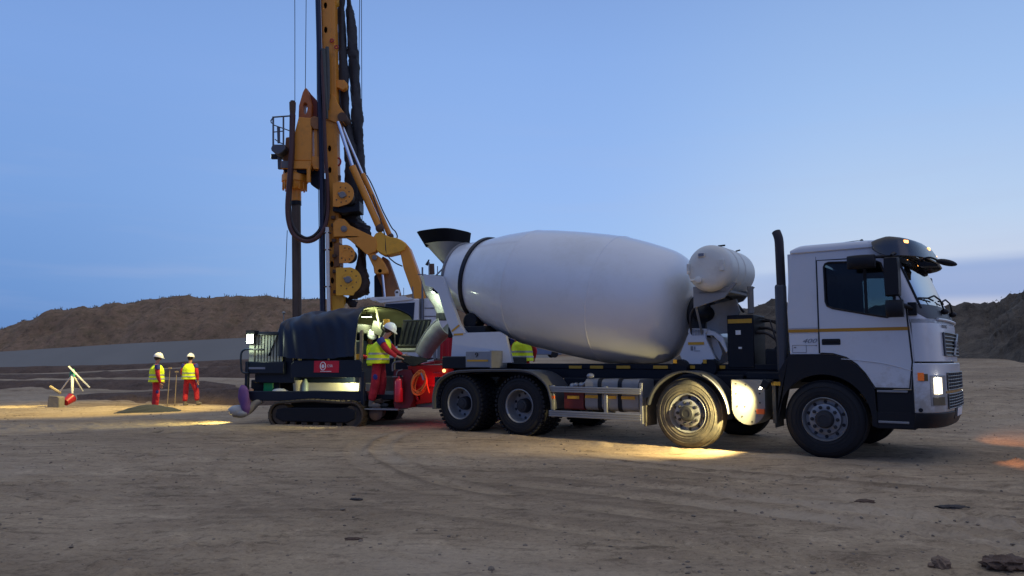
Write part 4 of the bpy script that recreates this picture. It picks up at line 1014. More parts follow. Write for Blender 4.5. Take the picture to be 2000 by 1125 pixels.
# ---- rear: hopper, rear frame, chute, panel, toolbox, lamps
HX, HZ, HY = -7.93, 3.80, 1.25
def ringloft(levels, sq=.55, seg=40):
    mb = MB(); vs = []; fs = []
    for (cx, cz, rx, ry) in levels:
        for k in range(seg):
            t = 2 * math.pi * k / seg; c_, s_ = math.cos(t), math.sin(t)
            vs.append((cx + rx * math.copysign(abs(c_) ** sq, c_), HY + ry * math.copysign(abs(s_) ** sq, s_), cz))
    for i in range(len(levels) - 1):
        for k in range(seg): k2 = (k + 1) % seg; fs.append((i * seg + k, i * seg + k2, (i + 1) * seg + k2, (i + 1) * seg + k))
    return mb.add(vs, fs)
mb = ringloft([(-7.86, 3.74, .40, .40), (-7.96, 4.06, .50, .50), (-7.965, 4.07, .48, .48), (-7.87, 3.74, .37, .37)])
hop = mb.build('rubber_skirt', mat('skirt_rubber', (.008, .008, .010), .8, var=.4, spec=.12), truck, fix=False)
mb = ringloft([(-7.66, 3.30, .16, .2), (-7.84, 3.76, .43, .43), (-7.85, 3.79, .46, .46), (-7.85, 3.77, .40, .40), (-7.66, 3.32, .13, .17)], .8)
mb.build('charging_hopper', mat('hopper_grey', (.36, .36, .36), .5, .3, var=.15, dirt=(.25, .23, .2), dirt_amt=.4, dscale=5), truck, fix=False)
RF = tpoly([(829, 536), (866, 540), (884, 590), (899, 632), (913, 652), (887, 656), (876, 630), (858, 572), (848, 562), (833, 558)], .5)
mb = MB(); mb.prism(RF, .46, .54)
dy = 1.95; sft = 0
mb.prism(tpoly([(829, 536), (862, 540), (858, 556), (833, 556)], .5), .54, 1.96)
rp = tpoly([(884, 657), (905, 650), (975, 648), (988, 656), (1000, 708), (880, 712)], .46)
mb.prism(rp, .46, .52)
mb.build('rear_frame', white, truck, bevel=.01)
mb = MB()
for a, b in (((882, 647), (897, 635)), ((886, 653.5), (904, 652.5))):
    p = ts(*a, .45); q = ts(*b, .45); d = Vector((q[0] - p[0], 0, q[1] - p[1])); c_ = Vector(((p[0] + q[0]) / 2, .452, (p[1] + q[1]) / 2)); mb.obox(c_, (d.length, .008, .035), (0, -math.atan2(d.z, d.x), 0))
mb.each('reflector', yellowr, truck)
mb = MB(); x, z = ts(925, 628, .75); 
for yy in (.62,): mb.cyl((x, yy, z), (x, yy + .28, z), .17, seg=24)
mb.box(x - .5, x + .45, .55, .95, z - .32, z - .1); mb.box(-7.1, -5.95, .6, .95, 1.25, 1.75); mb.box(-7.2, -6.75, .95, 1.9, 1.25, 1.7)
mb.build('roller_carriage', chassis, truck, bevel=.02)
mb = MB(); mb.box(-7.15, -6.45, .30, 2.2, 1.16, 1.40); mb.build('rear_cross_member', chassis, truck, bevel=.02)
# toolbox
mb = MB(); tp = tpoly([(903, 688), (950, 685), (952, 719), (904, 719)], .12); mb.box(-6.42, -5.83, .14, .58, 1.19, 1.49); tb = mb.build('toolbox', steel if 0 else alu, truck, bevel=.01)
mb = MB(); mb.box(-6.38, -5.88, .131, .137, 1.30, 1.335); mb.each('reflector', yellowr, tb)
mb = MB(); mb.box(-5.826, -5.79, .12, .6, 1.18, 1.50); mb.build('side_plate', alu, tb)
side_text('number', '9', -6.15, 1.415, .13, blackp, .134, tb, sx=1.4)
# chute: pivot funnel, then the open trough down into the pump's hopper
def w2t(P): 
    d = P - T.o; return Vector((d.dot(T.F), d.dot(T.L), P.z))
CY = 1.20
def tp3(px, py, y=CY): a = ts(px, py, y); return Vector((a[0], y, a[1]))
mb = MB(); vs = []
fl = [(tp3(848, 540), .30), (tp3(856, 575), .27), (tp3(866, 600), .20), (tp3(868, 612), .17)]
for i, (c_, r_) in enumerate(fl): pass
seg = 28
vs = [(c_.x + r_ * math.cos(2 * math.pi * k / seg), c_.y + r_ * math.sin(2 * math.pi * k / seg), c_.z) for c_, r_ in fl for k in range(seg)]
vs += [(c_.x + (r_ - .012) * math.cos(2 * math.pi * k / seg), c_.y + (r_ - .012) * math.sin(2 * math.pi * k / seg), c_.z) for c_, r_ in reversed(fl) for k in range(seg)]
mb.add(vs, [(i * seg + k, i * seg + (k + 1) % seg, (i + 1) * seg + (k + 1) % seg, (i + 1) * seg + k) for i in range(7) for k in range(seg)])
chm = mat('chute_paint', (.46, .47, .44), .5, .1, var=.15, dirt=(.32, .30, .26), dirt_amt=.6, dscale=5)
mb.build('discharge_funnel', chm, truck)
mb = MB(); c_ = tp3(869, 617); mb.cyl(c_ + Vector((0, 0, -.09)), c_ + Vector((0, 0, .05)), .19, .185, 24); mb.build('slew_collar', rimdark, truck)
cp = smooth_path([tp3(874, 632), tp3(862, 640), tp3(848, 655), tp3(836, 672), tp3(826, 690)], 5)
def trough(u, v):
    i = u * (len(cp) - 1); k = min(int(i), len(cp) - 2); p = cp[k].lerp(cp[k + 1], i - k); d = (cp[k + 1] - cp[k]).normalized()
    s_ = Vector((0, 1, 0)); up = s_.cross(d).normalized()
    if up.z < 0: up = -up
    r_ = lerp(.27, .20, u); a = R(lerp(-20, 200, v)); sx_ = math.cos(a); sy_ = -math.sin(a)
    return p + s_ * (r_ * sx_) + up * (r_ * sy_ * 1.0 + (.10 if 0 else 0))
mb = MB(); mb.slab(trough, lin(0, 1, 20), lin(0, 1, 20), .02)
mb.tube([trough(u, 0) for u in lin(0, 1, 12)], .016, 6); mb.tube([trough(u, 1) for u in lin(0, 1, 12)], .016, 6); mb.build('chute', chm, truck)
# lamp at the rear, with its light falling on the chute
rl = MB(); rl.obox(tp3(853, 566, .62), (.14, .12, .12), (0, .5, 0)); rl.tube([tp3(853, 566, .62), tp3(866, 555, .5)], .02); rl = rl.build('rear_work_lamp', blackp, truck, bevel=.015)
lpos = tp3(850, 568, .62)
mb = MB(); mb.obox(tp3(848, 568, .62), (.012, .10, .09), (0, .5, 0)); mb.build('lens', emis('rear_lens', (.85, 1.0, .85), 20), rl)
spot('rear_work_light', tp3(845.5, 569, .62), tp3(836, 640, 1.0), 30, (.82, 1.0, .72), 120, .6, .04, rl)
point('rear_work_glow', tp3(843, 560, .62), 2.2, (.82, 1.0, .75), .03, rl)
for y in (.45, 2.0):
    mb = MB(); mb.box(-7.29, -7.25, y - .18, y + .18, .82, .96); tl = mb.build('tail_light', emis('tail_red', (1.0, .02, .02), 2), truck, bevel=.01)
    spot('tail_light_beam', (-7.33, y, .9), (-8.3, y + (.1 if y < 1 else -.3), .15), 6, (1.0, .03, .04), 150, .8, .08, tl)
mb = MB(); mb.box(-7.25, -7.15, .2, 2.3, .76, 1.0); mb.build('tail_beam', chassis, truck, bevel=.01)
# ladder and handrail at the hopper
mb = MB(); mb.tube([tp3(866, 540, .9), tp3(884, 520, 1.0)], .02); mb.tube([tp3(842, 548, .7), tp3(872, 517, .8)], .018); mb.tube([tp3(838, 540, .8), tp3(838, 512, .8)], .014)
mb.each('rear_brace', alu, truck)
# headlight beams
for y in (.28, 2.22):
    spot('headlight_beam', (1.50, y, .98), (6.0, y, .1), 70, (1.0, .80, .55), 45, .6, .06, truck)
spot('added_orange_spot', (1.25, 2.60, .80), (2.3, 4.6, 0.0), 170, (1.0, .45, .18), 48, 1.0, .05, truck)  # added spot for an orange ground pool; no lamp modelled at its origin
spot('added_orange_spot', (1.56, 1.0, .62), (2.8, .75, 0.0), 60, (1.0, .42, .16), 80, 1.0, .05, truck)  # second added spot, nearer pool, likewise without a lamp body
# ================================================================== PEOPLE
def skin_obj(name, chain_verts, edges, m, parent, sub=2, root=0):
    """chain_verts: list of (co, radius or (rx, ry)); grown with a Skin modifier"""
    me = bpy.data.meshes.new(name); me.from_pydata([tuple(c[0]) for c in chain_verts], edges, [])
    o = bpy.data.objects.new(name, me); COL.objects.link(o); o.parent = parent
    me.materials.append(m)
    sk = o.modifiers.new('skin', 'SKIN'); sk.use_smooth_shade = True; sk.branch_smoothing = 0.4
    ly = me.skin_vertices[0] if me.skin_vertices else None
    if ly is None:
        bm = bmesh.new(); bm.from_mesh(me); bm.verts.layers.skin.verify(); bm.to_mesh(me); bm.free(); ly = me.skin_vertices[0]
    for i, c_ in enumerate(chain_verts):
        r = c_[1]; ly.data[i].radius = r if isinstance(r, tuple) else (r, r); ly.data[i].use_root = (i == root)
    if sub:
        s_ = o.modifiers.new('sub', 'SUBSURF'); s_.levels = sub; s_.render_levels = sub
    return o
def person(loc, rz, J, label, vest=True, flap=0.0, face=True, gloves=False, group=None, jacket_blue=True):
    """J: joints in the person's own axes (x ahead, y left, z up): pelvis, chest, neck, head + l/r of shoulder, elbow, wrist, hip, knee, ankle; optional hand direction"""
    p = empty('person', loc, rz); tag(p, label, 'person', group)
    V = {k: Vector(v) for k, v in J.items()}
    hd = (V['head'] - V['neck']).normalized(); look = Vector(J.get('look', (1, 0, 0))).normalized()
    # body: one continuous surface, pelvis root, limbs, neck, head with nose, hands with five fingers
    vs = [(V['pelvis'], .10), (V['chest'], .115), (V['neck'], .055), (V['head'] - hd * .04, .072), (V['head'] + hd * .045, .085)]
    ed = [(0, 1), (1, 2), (2, 3), (3, 4)]
    def add(a, co, r): vs.append((Vector(co), r)); ed.append((a, len(vs) - 1)); return len(vs) - 1
    nose = add(3, V['head'] + look * .098 - hd * .01, .014)
    for s_ in 'lr':
        sh = add(1, V[s_ + 'sh'], .055); el = add(sh, V[s_ + 'el'], .04); wr = add(el, V[s_ + 'wr'], .027)
        d = (V[s_ + 'wr'] - V[s_ + 'el']).normalized() if s_ + 'hd' not in V else V[s_ + 'hd'].normalized()
        sidev = d.cross(Vector((0, 0, 1))); sidev = sidev.normalized() if sidev.length > .2 else Vector((0, 1, 0)).cross(d).normalized()
        fwd = Vector((1, 0, 0)) - d * d.x; spread = (fwd.normalized() if fwd.length > .3 else sidev)
        curl = d.cross(spread).normalized() * (-.35 if s_ == 'l' else .35)
        pm = add(wr, V[s_ + 'wr'] + d * .055, .034)
        for k, ln in enumerate((.070, .082, .076, .058)):
            b = V[s_ + 'wr'] + d * .095 + spread * (.026 - .0175 * k)
            f = add(pm, b, .0105); f = add(f, b + d * ln * .5 + curl * .012, .0095); add(f, b + d * ln * .9 + curl * .055, .0075)
        t = add(pm, V[s_ + 'wr'] + d * .05 + spread * .045, .011); add(t, V[s_ + 'wr'] + d * .095 + spread * .062 + curl * .03, .009)
        hp = add(0, V[s_ + 'hip'], .09); kn = add(hp, V[s_ + 'kn'], .055); an = add(kn, V[s_ + 'an'], .038)
        td = Vector(J.get(s_ + 'toe', (1, 0, 0))).normalized()
        add(an, V[s_ + 'an'] + td * .15 + Vector((0, 0, -.05)), .035)
    skin_obj('body', vs, ed, mat('glove_skin', (.10, .09, .08), .8) if gloves == 'x' else skin, p, 2)
    # coverall
    pe, ch, nk = V['pelvis'], V['chest'], V['neck']
    cv = [(pe, (.17, .145)), (pe.lerp(ch, .45), (.15, .12)), (ch, (.19, .15)), (nk - (nk - ch).normalized() * .035, .07)]; ce = [(0, 1), (1, 2), (2, 3)]
    def addc(a, co, r): cv.append((Vector(co), r)); ce.append((a, len(cv) - 1)); return len(cv) - 1
    for s_ in 'lr':
        sh = addc(2, V[s_ + 'sh'], .078); m1 = addc(sh, V[s_ + 'sh'].lerp(V[s_ + 'el'], .5), 0.075); el = addc(m1, V[s_ + 'el'], .067); addc(el, V[s_ + 'el'].lerp(V[s_ + 'wr'], .6), .05); addc(len(cv) - 1, V[s_ + 'wr'] , .042)
        hp = addc(0, V[s_ + 'hip'], .115); m1 = addc(hp, V[s_ + 'hip'].lerp(V[s_ + 'kn'], .5), .098); kn = addc(m1, V[s_ + 'kn'], .095); m2 = addc(kn, V[s_ + 'kn'].lerp(V[s_ + 'an'], .55), .09); addc(m2, V[s_ + 'an'] + Vector((0, 0, .03)), .088)
    skin_obj('coverall', cv, ce, cover, p, 2)
    if jacket_blue:
        for s_ in 'lr':
            a, b = V[s_ + 'sh'], V[s_ + 'sh'].lerp(V[s_ + 'el'], .45); out = Vector((0, .012 if s_ == 'l' else -.012, .01))
            mb = MB(); mb.tube([a - (b - a) * .12 + out, a + out, a.lerp(b, .5) + out, b + out], [.06, .083, .08, .072], 14); mb.build('shoulder_patch', bluec, p)
            a = V[s_ + 'kn'].lerp(V[s_ + 'hip'], .30); o_ = Vector((.01, .055 if s_ == 'l' else -.055, 0)); mb = MB(); mb.ball(a + o_, .075, (.75, .55, 1.15)); mb.build('knee_pocket', bluec, p)
    # boots
    for s_ in 'lr':
        a = V[s_ + 'an']; td = Vector(J.get(s_ + 'toe', (1, 0, 0))); td = Vector((td.x, td.y, 0)).normalized(); mb = MB()
        mb.ball(a + td * .075 + Vector((0, 0, -.045)), .1, (1.35, .52, .52), rot=(0, 0, math.atan2(td.y, td.x))); mb.tube([a + Vector((0, 0, -.06)), a + Vector((0, 0, .06))], [.058, .054], 12)
        mb.build('boot', boot, p)
    # vest: loops following the trunk
    if vest:
        axis = [pe + (ch - pe) * -.10, pe + (ch - pe) * .12, pe.lerp(ch, .45), pe.lerp(ch, .8), ch + (nk - ch) * .12, ch + (nk - ch) * .48, ch + (nk - ch) * .80]
        RXY = [(.235, .275), (.23, .265), (.21, .245), (.215, .25), (.20, .228), (.15, .185), (.09, .105)]
        mb = MB(); seg = 32; vs = []; B = []
        shd = (V['lsh'] - V['rsh']); shd = Vector((shd.x, shd.y, 0)).normalized(); fw = shd.cross(Vector((0, 0, 1)))
        rng = random.Random(len(label))
        for i, (c_, (rx, ry)) in enumerate(zip(axis, RXY)):
            for k in range(seg):
                t = 2 * math.pi * k / seg; w_ = 1 + .035 * math.sin(t * 5 + i * 1.3) * (i < 4)
                vs.append(c_ + fw * (rx * math.cos(t) * w_) + shd * (ry * math.sin(t) * w_))
        mb.add(vs, [(i * seg + k, i * seg + (k + 1) % seg, (i + 1) * seg + (k + 1) % seg, (i + 1) * seg + k) for i in range(6) for k in range(seg)])
        o = mb.build('vest', vestm, p, angle=80); sd = o.modifiers.new('solid', 'SOLIDIFY'); sd.thickness = .012; ss = o.modifiers.new('sub', 'SUBSURF'); ss.levels = 1; ss.render_levels = 1
        for tt in (.17, .50):
            i = tt * 3 + .55; k0 = int(i); f_ = i - k0
            def ringp(i_, t):
                k0 = min(int(i_), 5); f_ = i_ - k0; c_ = axis[k0].lerp(axis[k0 + 1], f_); rx = lerp(RXY[k0][0], RXY[k0 + 1][0], f_) + .008; ry = lerp(RXY[k0][1], RXY[k0 + 1][1], f_) + .008
                w_ = 1 + .035 * math.sin(t * 5 + i_ * 1.3)
                return c_ + fw * (rx * math.cos(t) * w_) + shd * (ry * math.sin(t) * w_)
            mb = MB(); h = .16; vs = [ringp(i + d, 2 * math.pi * k / seg) for d in (0, h, 2 * h) for k in range(seg)]
            mb.add(vs, [(a * seg + k, a * seg + (k + 1) % seg, (a + 1) * seg + (k + 1) % seg, (a + 1) * seg + k) for a in range(2) for k in range(seg)]); mb.build('reflective_band', bandm, p, angle=80)
    # helmet, hair, eyes
    hc = V['head'] + hd * .055; q = Vector((0, 0, 1)).rotation_difference(hd)
    lk = look - hd * look.dot(hd); lk.normalize(); rt = hd.cross(lk)
    def HP(x, y, z): return hc + lk * x + rt * y + hd * z
    mb = MB(); vs = []; seg = 28; rings = 9
    for i in range(rings + 1):
        ph = math.pi / 2 * i / rings
        for k in range(seg):
            t = 2 * math.pi * k / seg; vs.append(HP(.142 * math.cos(t) * math.cos(ph) , .120 * math.sin(t) * math.cos(ph), .01 + .125 * math.sin(ph)))
    low = [HP(.148 * math.cos(2 * math.pi * k / seg) + (.045 * max(0, math.cos(2 * math.pi * k / seg)) ** 2), .126 * math.sin(2 * math.pi * k / seg), -.004 - .018 * max(0, math.cos(2 * math.pi * k / seg)) ** 2) for k in range(seg)]
    vs = low + vs
    mb.add(vs, [(i * seg + k, i * seg + (k + 1) % seg, (i + 1) * seg + (k + 1) % seg, (i + 1) * seg + k) for i in range(rings + 1) for k in range(seg)])
    mb.tube([HP(-.12, 0, .06), HP(-.05, 0, .125), HP(.03, 0, .135), HP(.10, 0, .10)], .014, 8)
    o = mb.build('helmet', helm, p, angle=60); sd = o.modifiers.new('solid', 'SOLIDIFY'); sd.thickness = .006
    mb = MB(); mb.ball(HP(-.022, 0, -.028), .093, (1.02, .93, .95)); mb.build('hair', hair, p)
    for y in (.032, -.032):
        mb = MB(); mb.ball(HP(.088, y, -.055), .012); mb.build('eye', mat('eye_dark', (.03, .025, .02), .2), p)
    return p
def std(**k):
    J = dict(pelvis=(0, 0, .95), chest=(0, 0, 1.30), neck=(0, 0, 1.50), head=(.02, 0, 1.63),
             lsh=(0, .19, 1.42), rsh=(0, -.19, 1.42), lel=(-.02, .25, 1.13), rel=(-.02, -.25, 1.13), lwr=(.05, .27, .87), rwr=(.05, -.27, .87),
             lhip=(0, .10, .90), rhip=(0, -.10, .90), lkn=(.02, .12, .50), rkn=(.02, -.12, .50), lan=(0, .13, .10), ran=(0, -.13, .10))
    J.update(k); return J
def stand(px, py_feet, D):
    r = ray(px, py_feet); x = r.x * D / r.y; return (x, D, gh(x, D) - .02)
# left man: seen from behind, turned to the right, weight on both legs, arms held forward at the waist
person(tuple(Vector(stand(303, 797, 23.4)) - Vector((0, 0, .05))), R(28), std(look=(1, -.3, 0), rel=(.02, -.27, 1.13), rwr=(.10, -.24, .88), lel=(-.10, .30, 1.16), lwr=(.12, .2, .98), lan=(-.02, .10, .10), ran=(.0, -.10, .10), lkn=(.0, .1, .5), rkn=(.02, -.10, .5)),
       'worker in red and lime turned to the right, behind the dark gravel heap')
# second man: back to the camera, right foot stepping out
person(stand(368, 786, 26.2), R(86), std(look=(1, -.1, -.05), rel=(-.04, -.28, 1.14), rwr=(.0, -.30, .88), lel=(-.03, .27, 1.15), lwr=(.14, .24, .95), ran=(.12, -.25, .12), rkn=(.14, -.20, .52), lan=(-.05, .10, .10), rtoe=(1, -.4, 0)),
       'worker with his back turned and right foot stepping out, beside the two upright stakes')
# man on the pump's step, leaning over the hopper
PW = Frame(-5.79, 16.3, 15.0)
# ================================================================== CRAWLER CONCRETE PUMP
pump = empty('concrete_pump', PW.o, PW.a)
tag(pump, 'dark blue crawler concrete pump under a navy tarpaulin, red hopper below the truck chute', 'concrete pump')
def ps(px, py, v=0.0): return PW.side(px, py, v)
def pp(px, py, v=0.0): a = PW.side(px, py, v); return Vector((a[0], v, a[1]))
def ppoly(pts, v=0.0): return [ps(a, b, v) for a, b in pts]
# tarpaulin hood: an arch over bows, open at the hopper end
def hood(u, v):
    topz = np.interp(u, [0, .10, .3, .6, 1], [2.24, 2.33, 2.40, 2.46, 2.51]); x = np.interp(u, [0, .08, .3, 1], [.82, .94, 1.3, 2.63])
    ang = lerp(-.25, math.pi + .10, v); yc, ry = 1.0, 1.06 - .04 * (u < .1)
    y = yc - ry * math.copysign(abs(math.cos(max(0, min(math.pi, ang)))) ** .62, math.cos(max(0, min(math.pi, ang))))
    base = 1.86; k = max(0, math.sin(max(0, min(math.pi, ang)))) ** .62
    z = base + (topz - base) * k
    if ang < 0: z = base + ang * 1.75 * (1.0 + .15 * math.sin(u * 3.1) ); y -= .0
    if ang > math.pi: z = base - (ang - math.pi) * 2.0
    w = .02 * math.sin(u * 21 + v * 9) * math.sin(v * 7) + .025 * math.sin(u * 7 - v * 13) + .012 * math.sin(u * 40 + v * 30)
    x += max(0, u - .55) / .45 * .42 * max(0, y) / 2
    return (x + (.05 * math.sin(v * 9) if u > .95 else 0), y - w * .8, z - abs(w) * .5 - .05 * math.sin(u * 3 * math.pi) ** 2 * k)
mb = MB(); mb.slab(hood, lin(0, 1, 60), lin(0, 1, 60), .008)
def endcap(u, v):   # the closed end of the tarpaulin
    p = hood(0, lerp(.10, .95, u)); return (p[0] - .25 * (1 - v) + .0, p[1], lerp(1.42, p[2], v))
mb.slab(endcap, lin(0, 1, 20), lin(0, 1, 6), .008)
mb.build('tarpaulin_hood', [navytarp], pump, angle=60)
mb = MB()
def lining(u, v):
    p = Vector(hood(lerp(.45, .995, u), lerp(.10, .90, v))); return p + (Vector((p.x, 1.0, 1.7)) - p) * .03
mb.grid(lining, lin(0, 1, 30), lin(0, 1, 50)); mb.build('hood_lining', mat('olive_lining', (.26, .26, .14), .85, var=.3, scale=2, bump=.4, bscale=6), pump, angle=60)
mb = MB()
def skirt(u, v): 
    x = lerp(.95, 2.6, u); sag = .10 * math.sin(u * math.pi) + .03 * math.sin(u * 17)
    return (x, .03 + .03 * math.sin(u * 14 + v * 3) + .05 * v, lerp(1.86, 1.38 + sag, v))
mb.slab(skirt, lin(0, 1, 40), lin(0, 1, 10), .008); mb.build('hanging_flap', navytarp, pump, angle=60)
bowm = mat('bow_lath', (.45, .42, .25), .6)
for x, zt in ((2.62, 2.48), (1.3, 2.32)):
    mb = MB(); mb.tube(smooth_path([(x, .03, 1.1), (x, .0, 1.8), (x, .12, zt - .2), (x, .5, zt - .03), (x, 1.0, zt - .01), (x, 1.5, zt - .03), (x, 1.9, zt - .2), (x, 2.0, 1.8), (x, 2.0, 1.1)], 5), .02, 8); mb.build('canopy_bow', bowm, pump)
mb = MB(); mb.tube([(2.68, .85, 2.46), (2.75, .9, 2.0), (2.75, .9, 1.2)], .025, 8); mb.build('canopy_post', bowm, pump)
mb = MB(); a = pp(706, 660, .02); mb.box(a.x - .03, a.x + .03, .0, .06, .38, 1.95); mb.build('front_post', wood, pump, bevel=.006)
mb = MB(); mb.ball(pp(554, 611, .35), .035); mb.tube([pp(554, 611, .35), pp(554, 628, .35)], .01); mb.build('rope_eye', steel, pump)
# machine body inside
mb = MB(); mb.box(.75, 2.45, .35, 1.75, .80, 1.75); mb.build('engine_cover', navy, pump, bevel=.03)
mb = MB(); mb.box(.05, 4.0, .12, 1.85, .52, .62); mb.build('deck', chassis, pump, bevel=.01)
mb = MB(); mb.prism(ppoly([(478, 764), (712, 764), (716, 783), (500, 783), (478, 778)], -.02), -.02, .12); mb.build('deck_edge', navy, pump, bevel=.01)
# generator housing, left
gp = ppoly([(484, 650), (497, 647), (543, 646), (546, 654), (546, 730), (484, 730)], .0)
x0, x1 = ps(484, 700)[0], ps(546, 700)[0]; zt, zm, zb = ps(500, 648)[1], ps(500, 706)[1], ps(500, 730)[1]
mb = MB(); mb.box(x0, x1 + .25, .0, 1.7, zt - .08, zt); mb.box(x0 + .1, x1 + .3, .12, 1.6, zb - .2, zt - .08); mb.box(x0, x1 + .1, -.0, .1, zb, zm); mb.build('generator_housing', navy, pump, bevel=.02)
slatm = mat('pale_slat', (.42, .45, .36), .6)
mb = MB()
for k in range(9):
    x = lerp(x0 + .16, x1 - .02, k / 8); mb.box(x, x + .045, .05, .075, zm + .0, zt - .08)
mb.each('vent_slat', slatm, pump)
mb = MB(); mb.box(x0, x0 + .12, .04, .12, zm, zt - .09); mb.build('end_board', slatm, pump)
lw = MB(); lw.box(x0 + .0, x0 + .18, -.07, -.02, zt - .26, zt - .055); lw.box(x0 - .02, x0 + .20, -.08, .1, zt - .055, zt + .03); lw = lw.build('work_lamp', blackp, pump, bevel=.01)
mb = MB(); mb.box(x0 + .015, x0 + .165, -.078, -.071, zt - .25, zt - .06); mb.build('lens', emis('flood_lens', (.90, 1.0, .82), 12), lw)
point('flood_glow', (x0 + .06, -.16, zt - .2), 9, (.86, 1.0, .74), .05, lw)
side_m = Matrix
def ptext(name, body, x, y, z, size, m, parent, sx=1.0):
    return text_mesh(name, body, m, size, Matrix.Translation((x, y, z)) @ Matrix.Rotation(math.pi / 2, 4, 'X'), parent, .0015, sx=sx)
mb = MB(); a = ps(486, 719); b = ps(518, 719); mb.box(a[0], b[0], -.006, -.001, a[1] - .022, a[1] + .022); mb.build('name_plate', mat('pale_blue_plate', (.13, .14, .22), .5), pump)
# handrail loop at the left end
mb = MB(); L_ = [pp(486, 729, -.05), pp(474, 727, -.05), pp(471, 715, -.05), pp(471, 692, -.05), pp(476, 684, -.05), pp(486, 682, -.05), pp(516, 683, -.05)]
mb.tube(smooth_path(L_, 5), .022, 8); mb.build('handrail', navy, pump)
# posts
mb = MB(); a = pp(481, 740); mb.box(a.x - .02, a.x + .05, -.03, .05, .50, zm); mb.build('corner_post', navy, pump, bevel=.006)
mb = MB(); a = pp(709, 745, -.03); mb.box(a.x - .035, a.x + .035, -.05, .03, .15, 1.10); mb.build('corner_post', navy, pump, bevel=.006)
# long side panel with the red sign
sp = ppoly([(568, 712), (575, 704), (702, 703), (708, 709), (708, 737), (568, 737)], -.02)
mb = MB(); mb.prism(sp, -.03, .02); mb.build('side_panel', navy, pump, bevel=.01)
a = ps(613.5, 716, -.035); b = ps(662, 716, -.035); z1 = ps(640, 704.8, -.035)[1]; z0 = ps(640, 727.5, -.035)[1]
mb = MB(); mb.box(a[0], b[0], -.040, -.033, z0, z1); sg = mb.build('sign', mat('sign_red', (.45, .008, .03), .5, emit=None), pump)
c_ = ps(630.8, 715, -.04); mb = MB()
signw = mat('sign_white', (.62, .62, .72), .5)
ring = [(c_[0] + .062 * math.cos(t), -.044, c_[1] + .082 * math.sin(t)) for t in lin(0, 2 * math.pi, 33)[:-1]]; mb.tube(ring, .010, 6, closed=True)
mb.box(c_[0] - .022, c_[0] + .022, -.046, -.041, c_[1] - .04, c_[1] + .035); mb.box(c_[0] - .062, c_[0] + .062, -.045, -.041, c_[1] - .008, c_[1] + .006); mb.build('emblem', signw, sg)
q = ps(644.5, 715, -.04); ptext('lettering', 'CSR', q[0], -.043, q[1], .075, signw, sg, 1.0)
q = ps(636.5, 725.3, -.04); mb = MB(); rng = random.Random(9); x_ = q[0] - .13
while x_ < q[0] + .13:
    w_ = rng.uniform(.008, .016); mb.box(x_, x_ + w_, -.045, -.041, q[1] - .009, q[1] + rng.uniform(.006, .010)); x_ += w_ + .005
mb.build('small_lettering', signw, sg)
# things under and behind the panel
mb = MB(); a = ps(592, 755, .25); b = ps(712, 755, .25); mb.box(a[0], b[0] + .4, .25, .45, ps(600, 763.5, .25)[1], ps(600, 747.5, .25)[1]); mb.build('cross_beam', beige, pump, bevel=.01)
mb = MB(); mb.box(.75, 2.3, .2, .3, .95, 1.1); mb.box(.0, .72, .25, 1.5, .62, .9); mb.build('pump_block', chassis, pump, bevel=.02)
mb = MB(); a = ps(641, 700, .1); mb.box(a[0] - .015, a[0] + .02, .08, .12, 1.30, ps(641, 681, .1)[1]); mb.each('lever', beige, pump, bevel=.003)
mb = MB(); a = ps(698, 697, .0); mb.box(a[0] - .09, a[0] + .07, .03, .1, a[1] - .06, a[1] + .06); mb.build('yellow_box', orangey, pump, bevel=.008)
mb = MB()
for px, py in ((574, 697), (586, 700), (568, 690)): c0 = pp(px, py, .15); mb.cyl(c0 + Vector((0, 0, -.09)), c0 + Vector((0, 0, .09)), .035, seg=10)
mb.each('filter', mat('dull_tan', (.22, .19, .15), .7), pump)
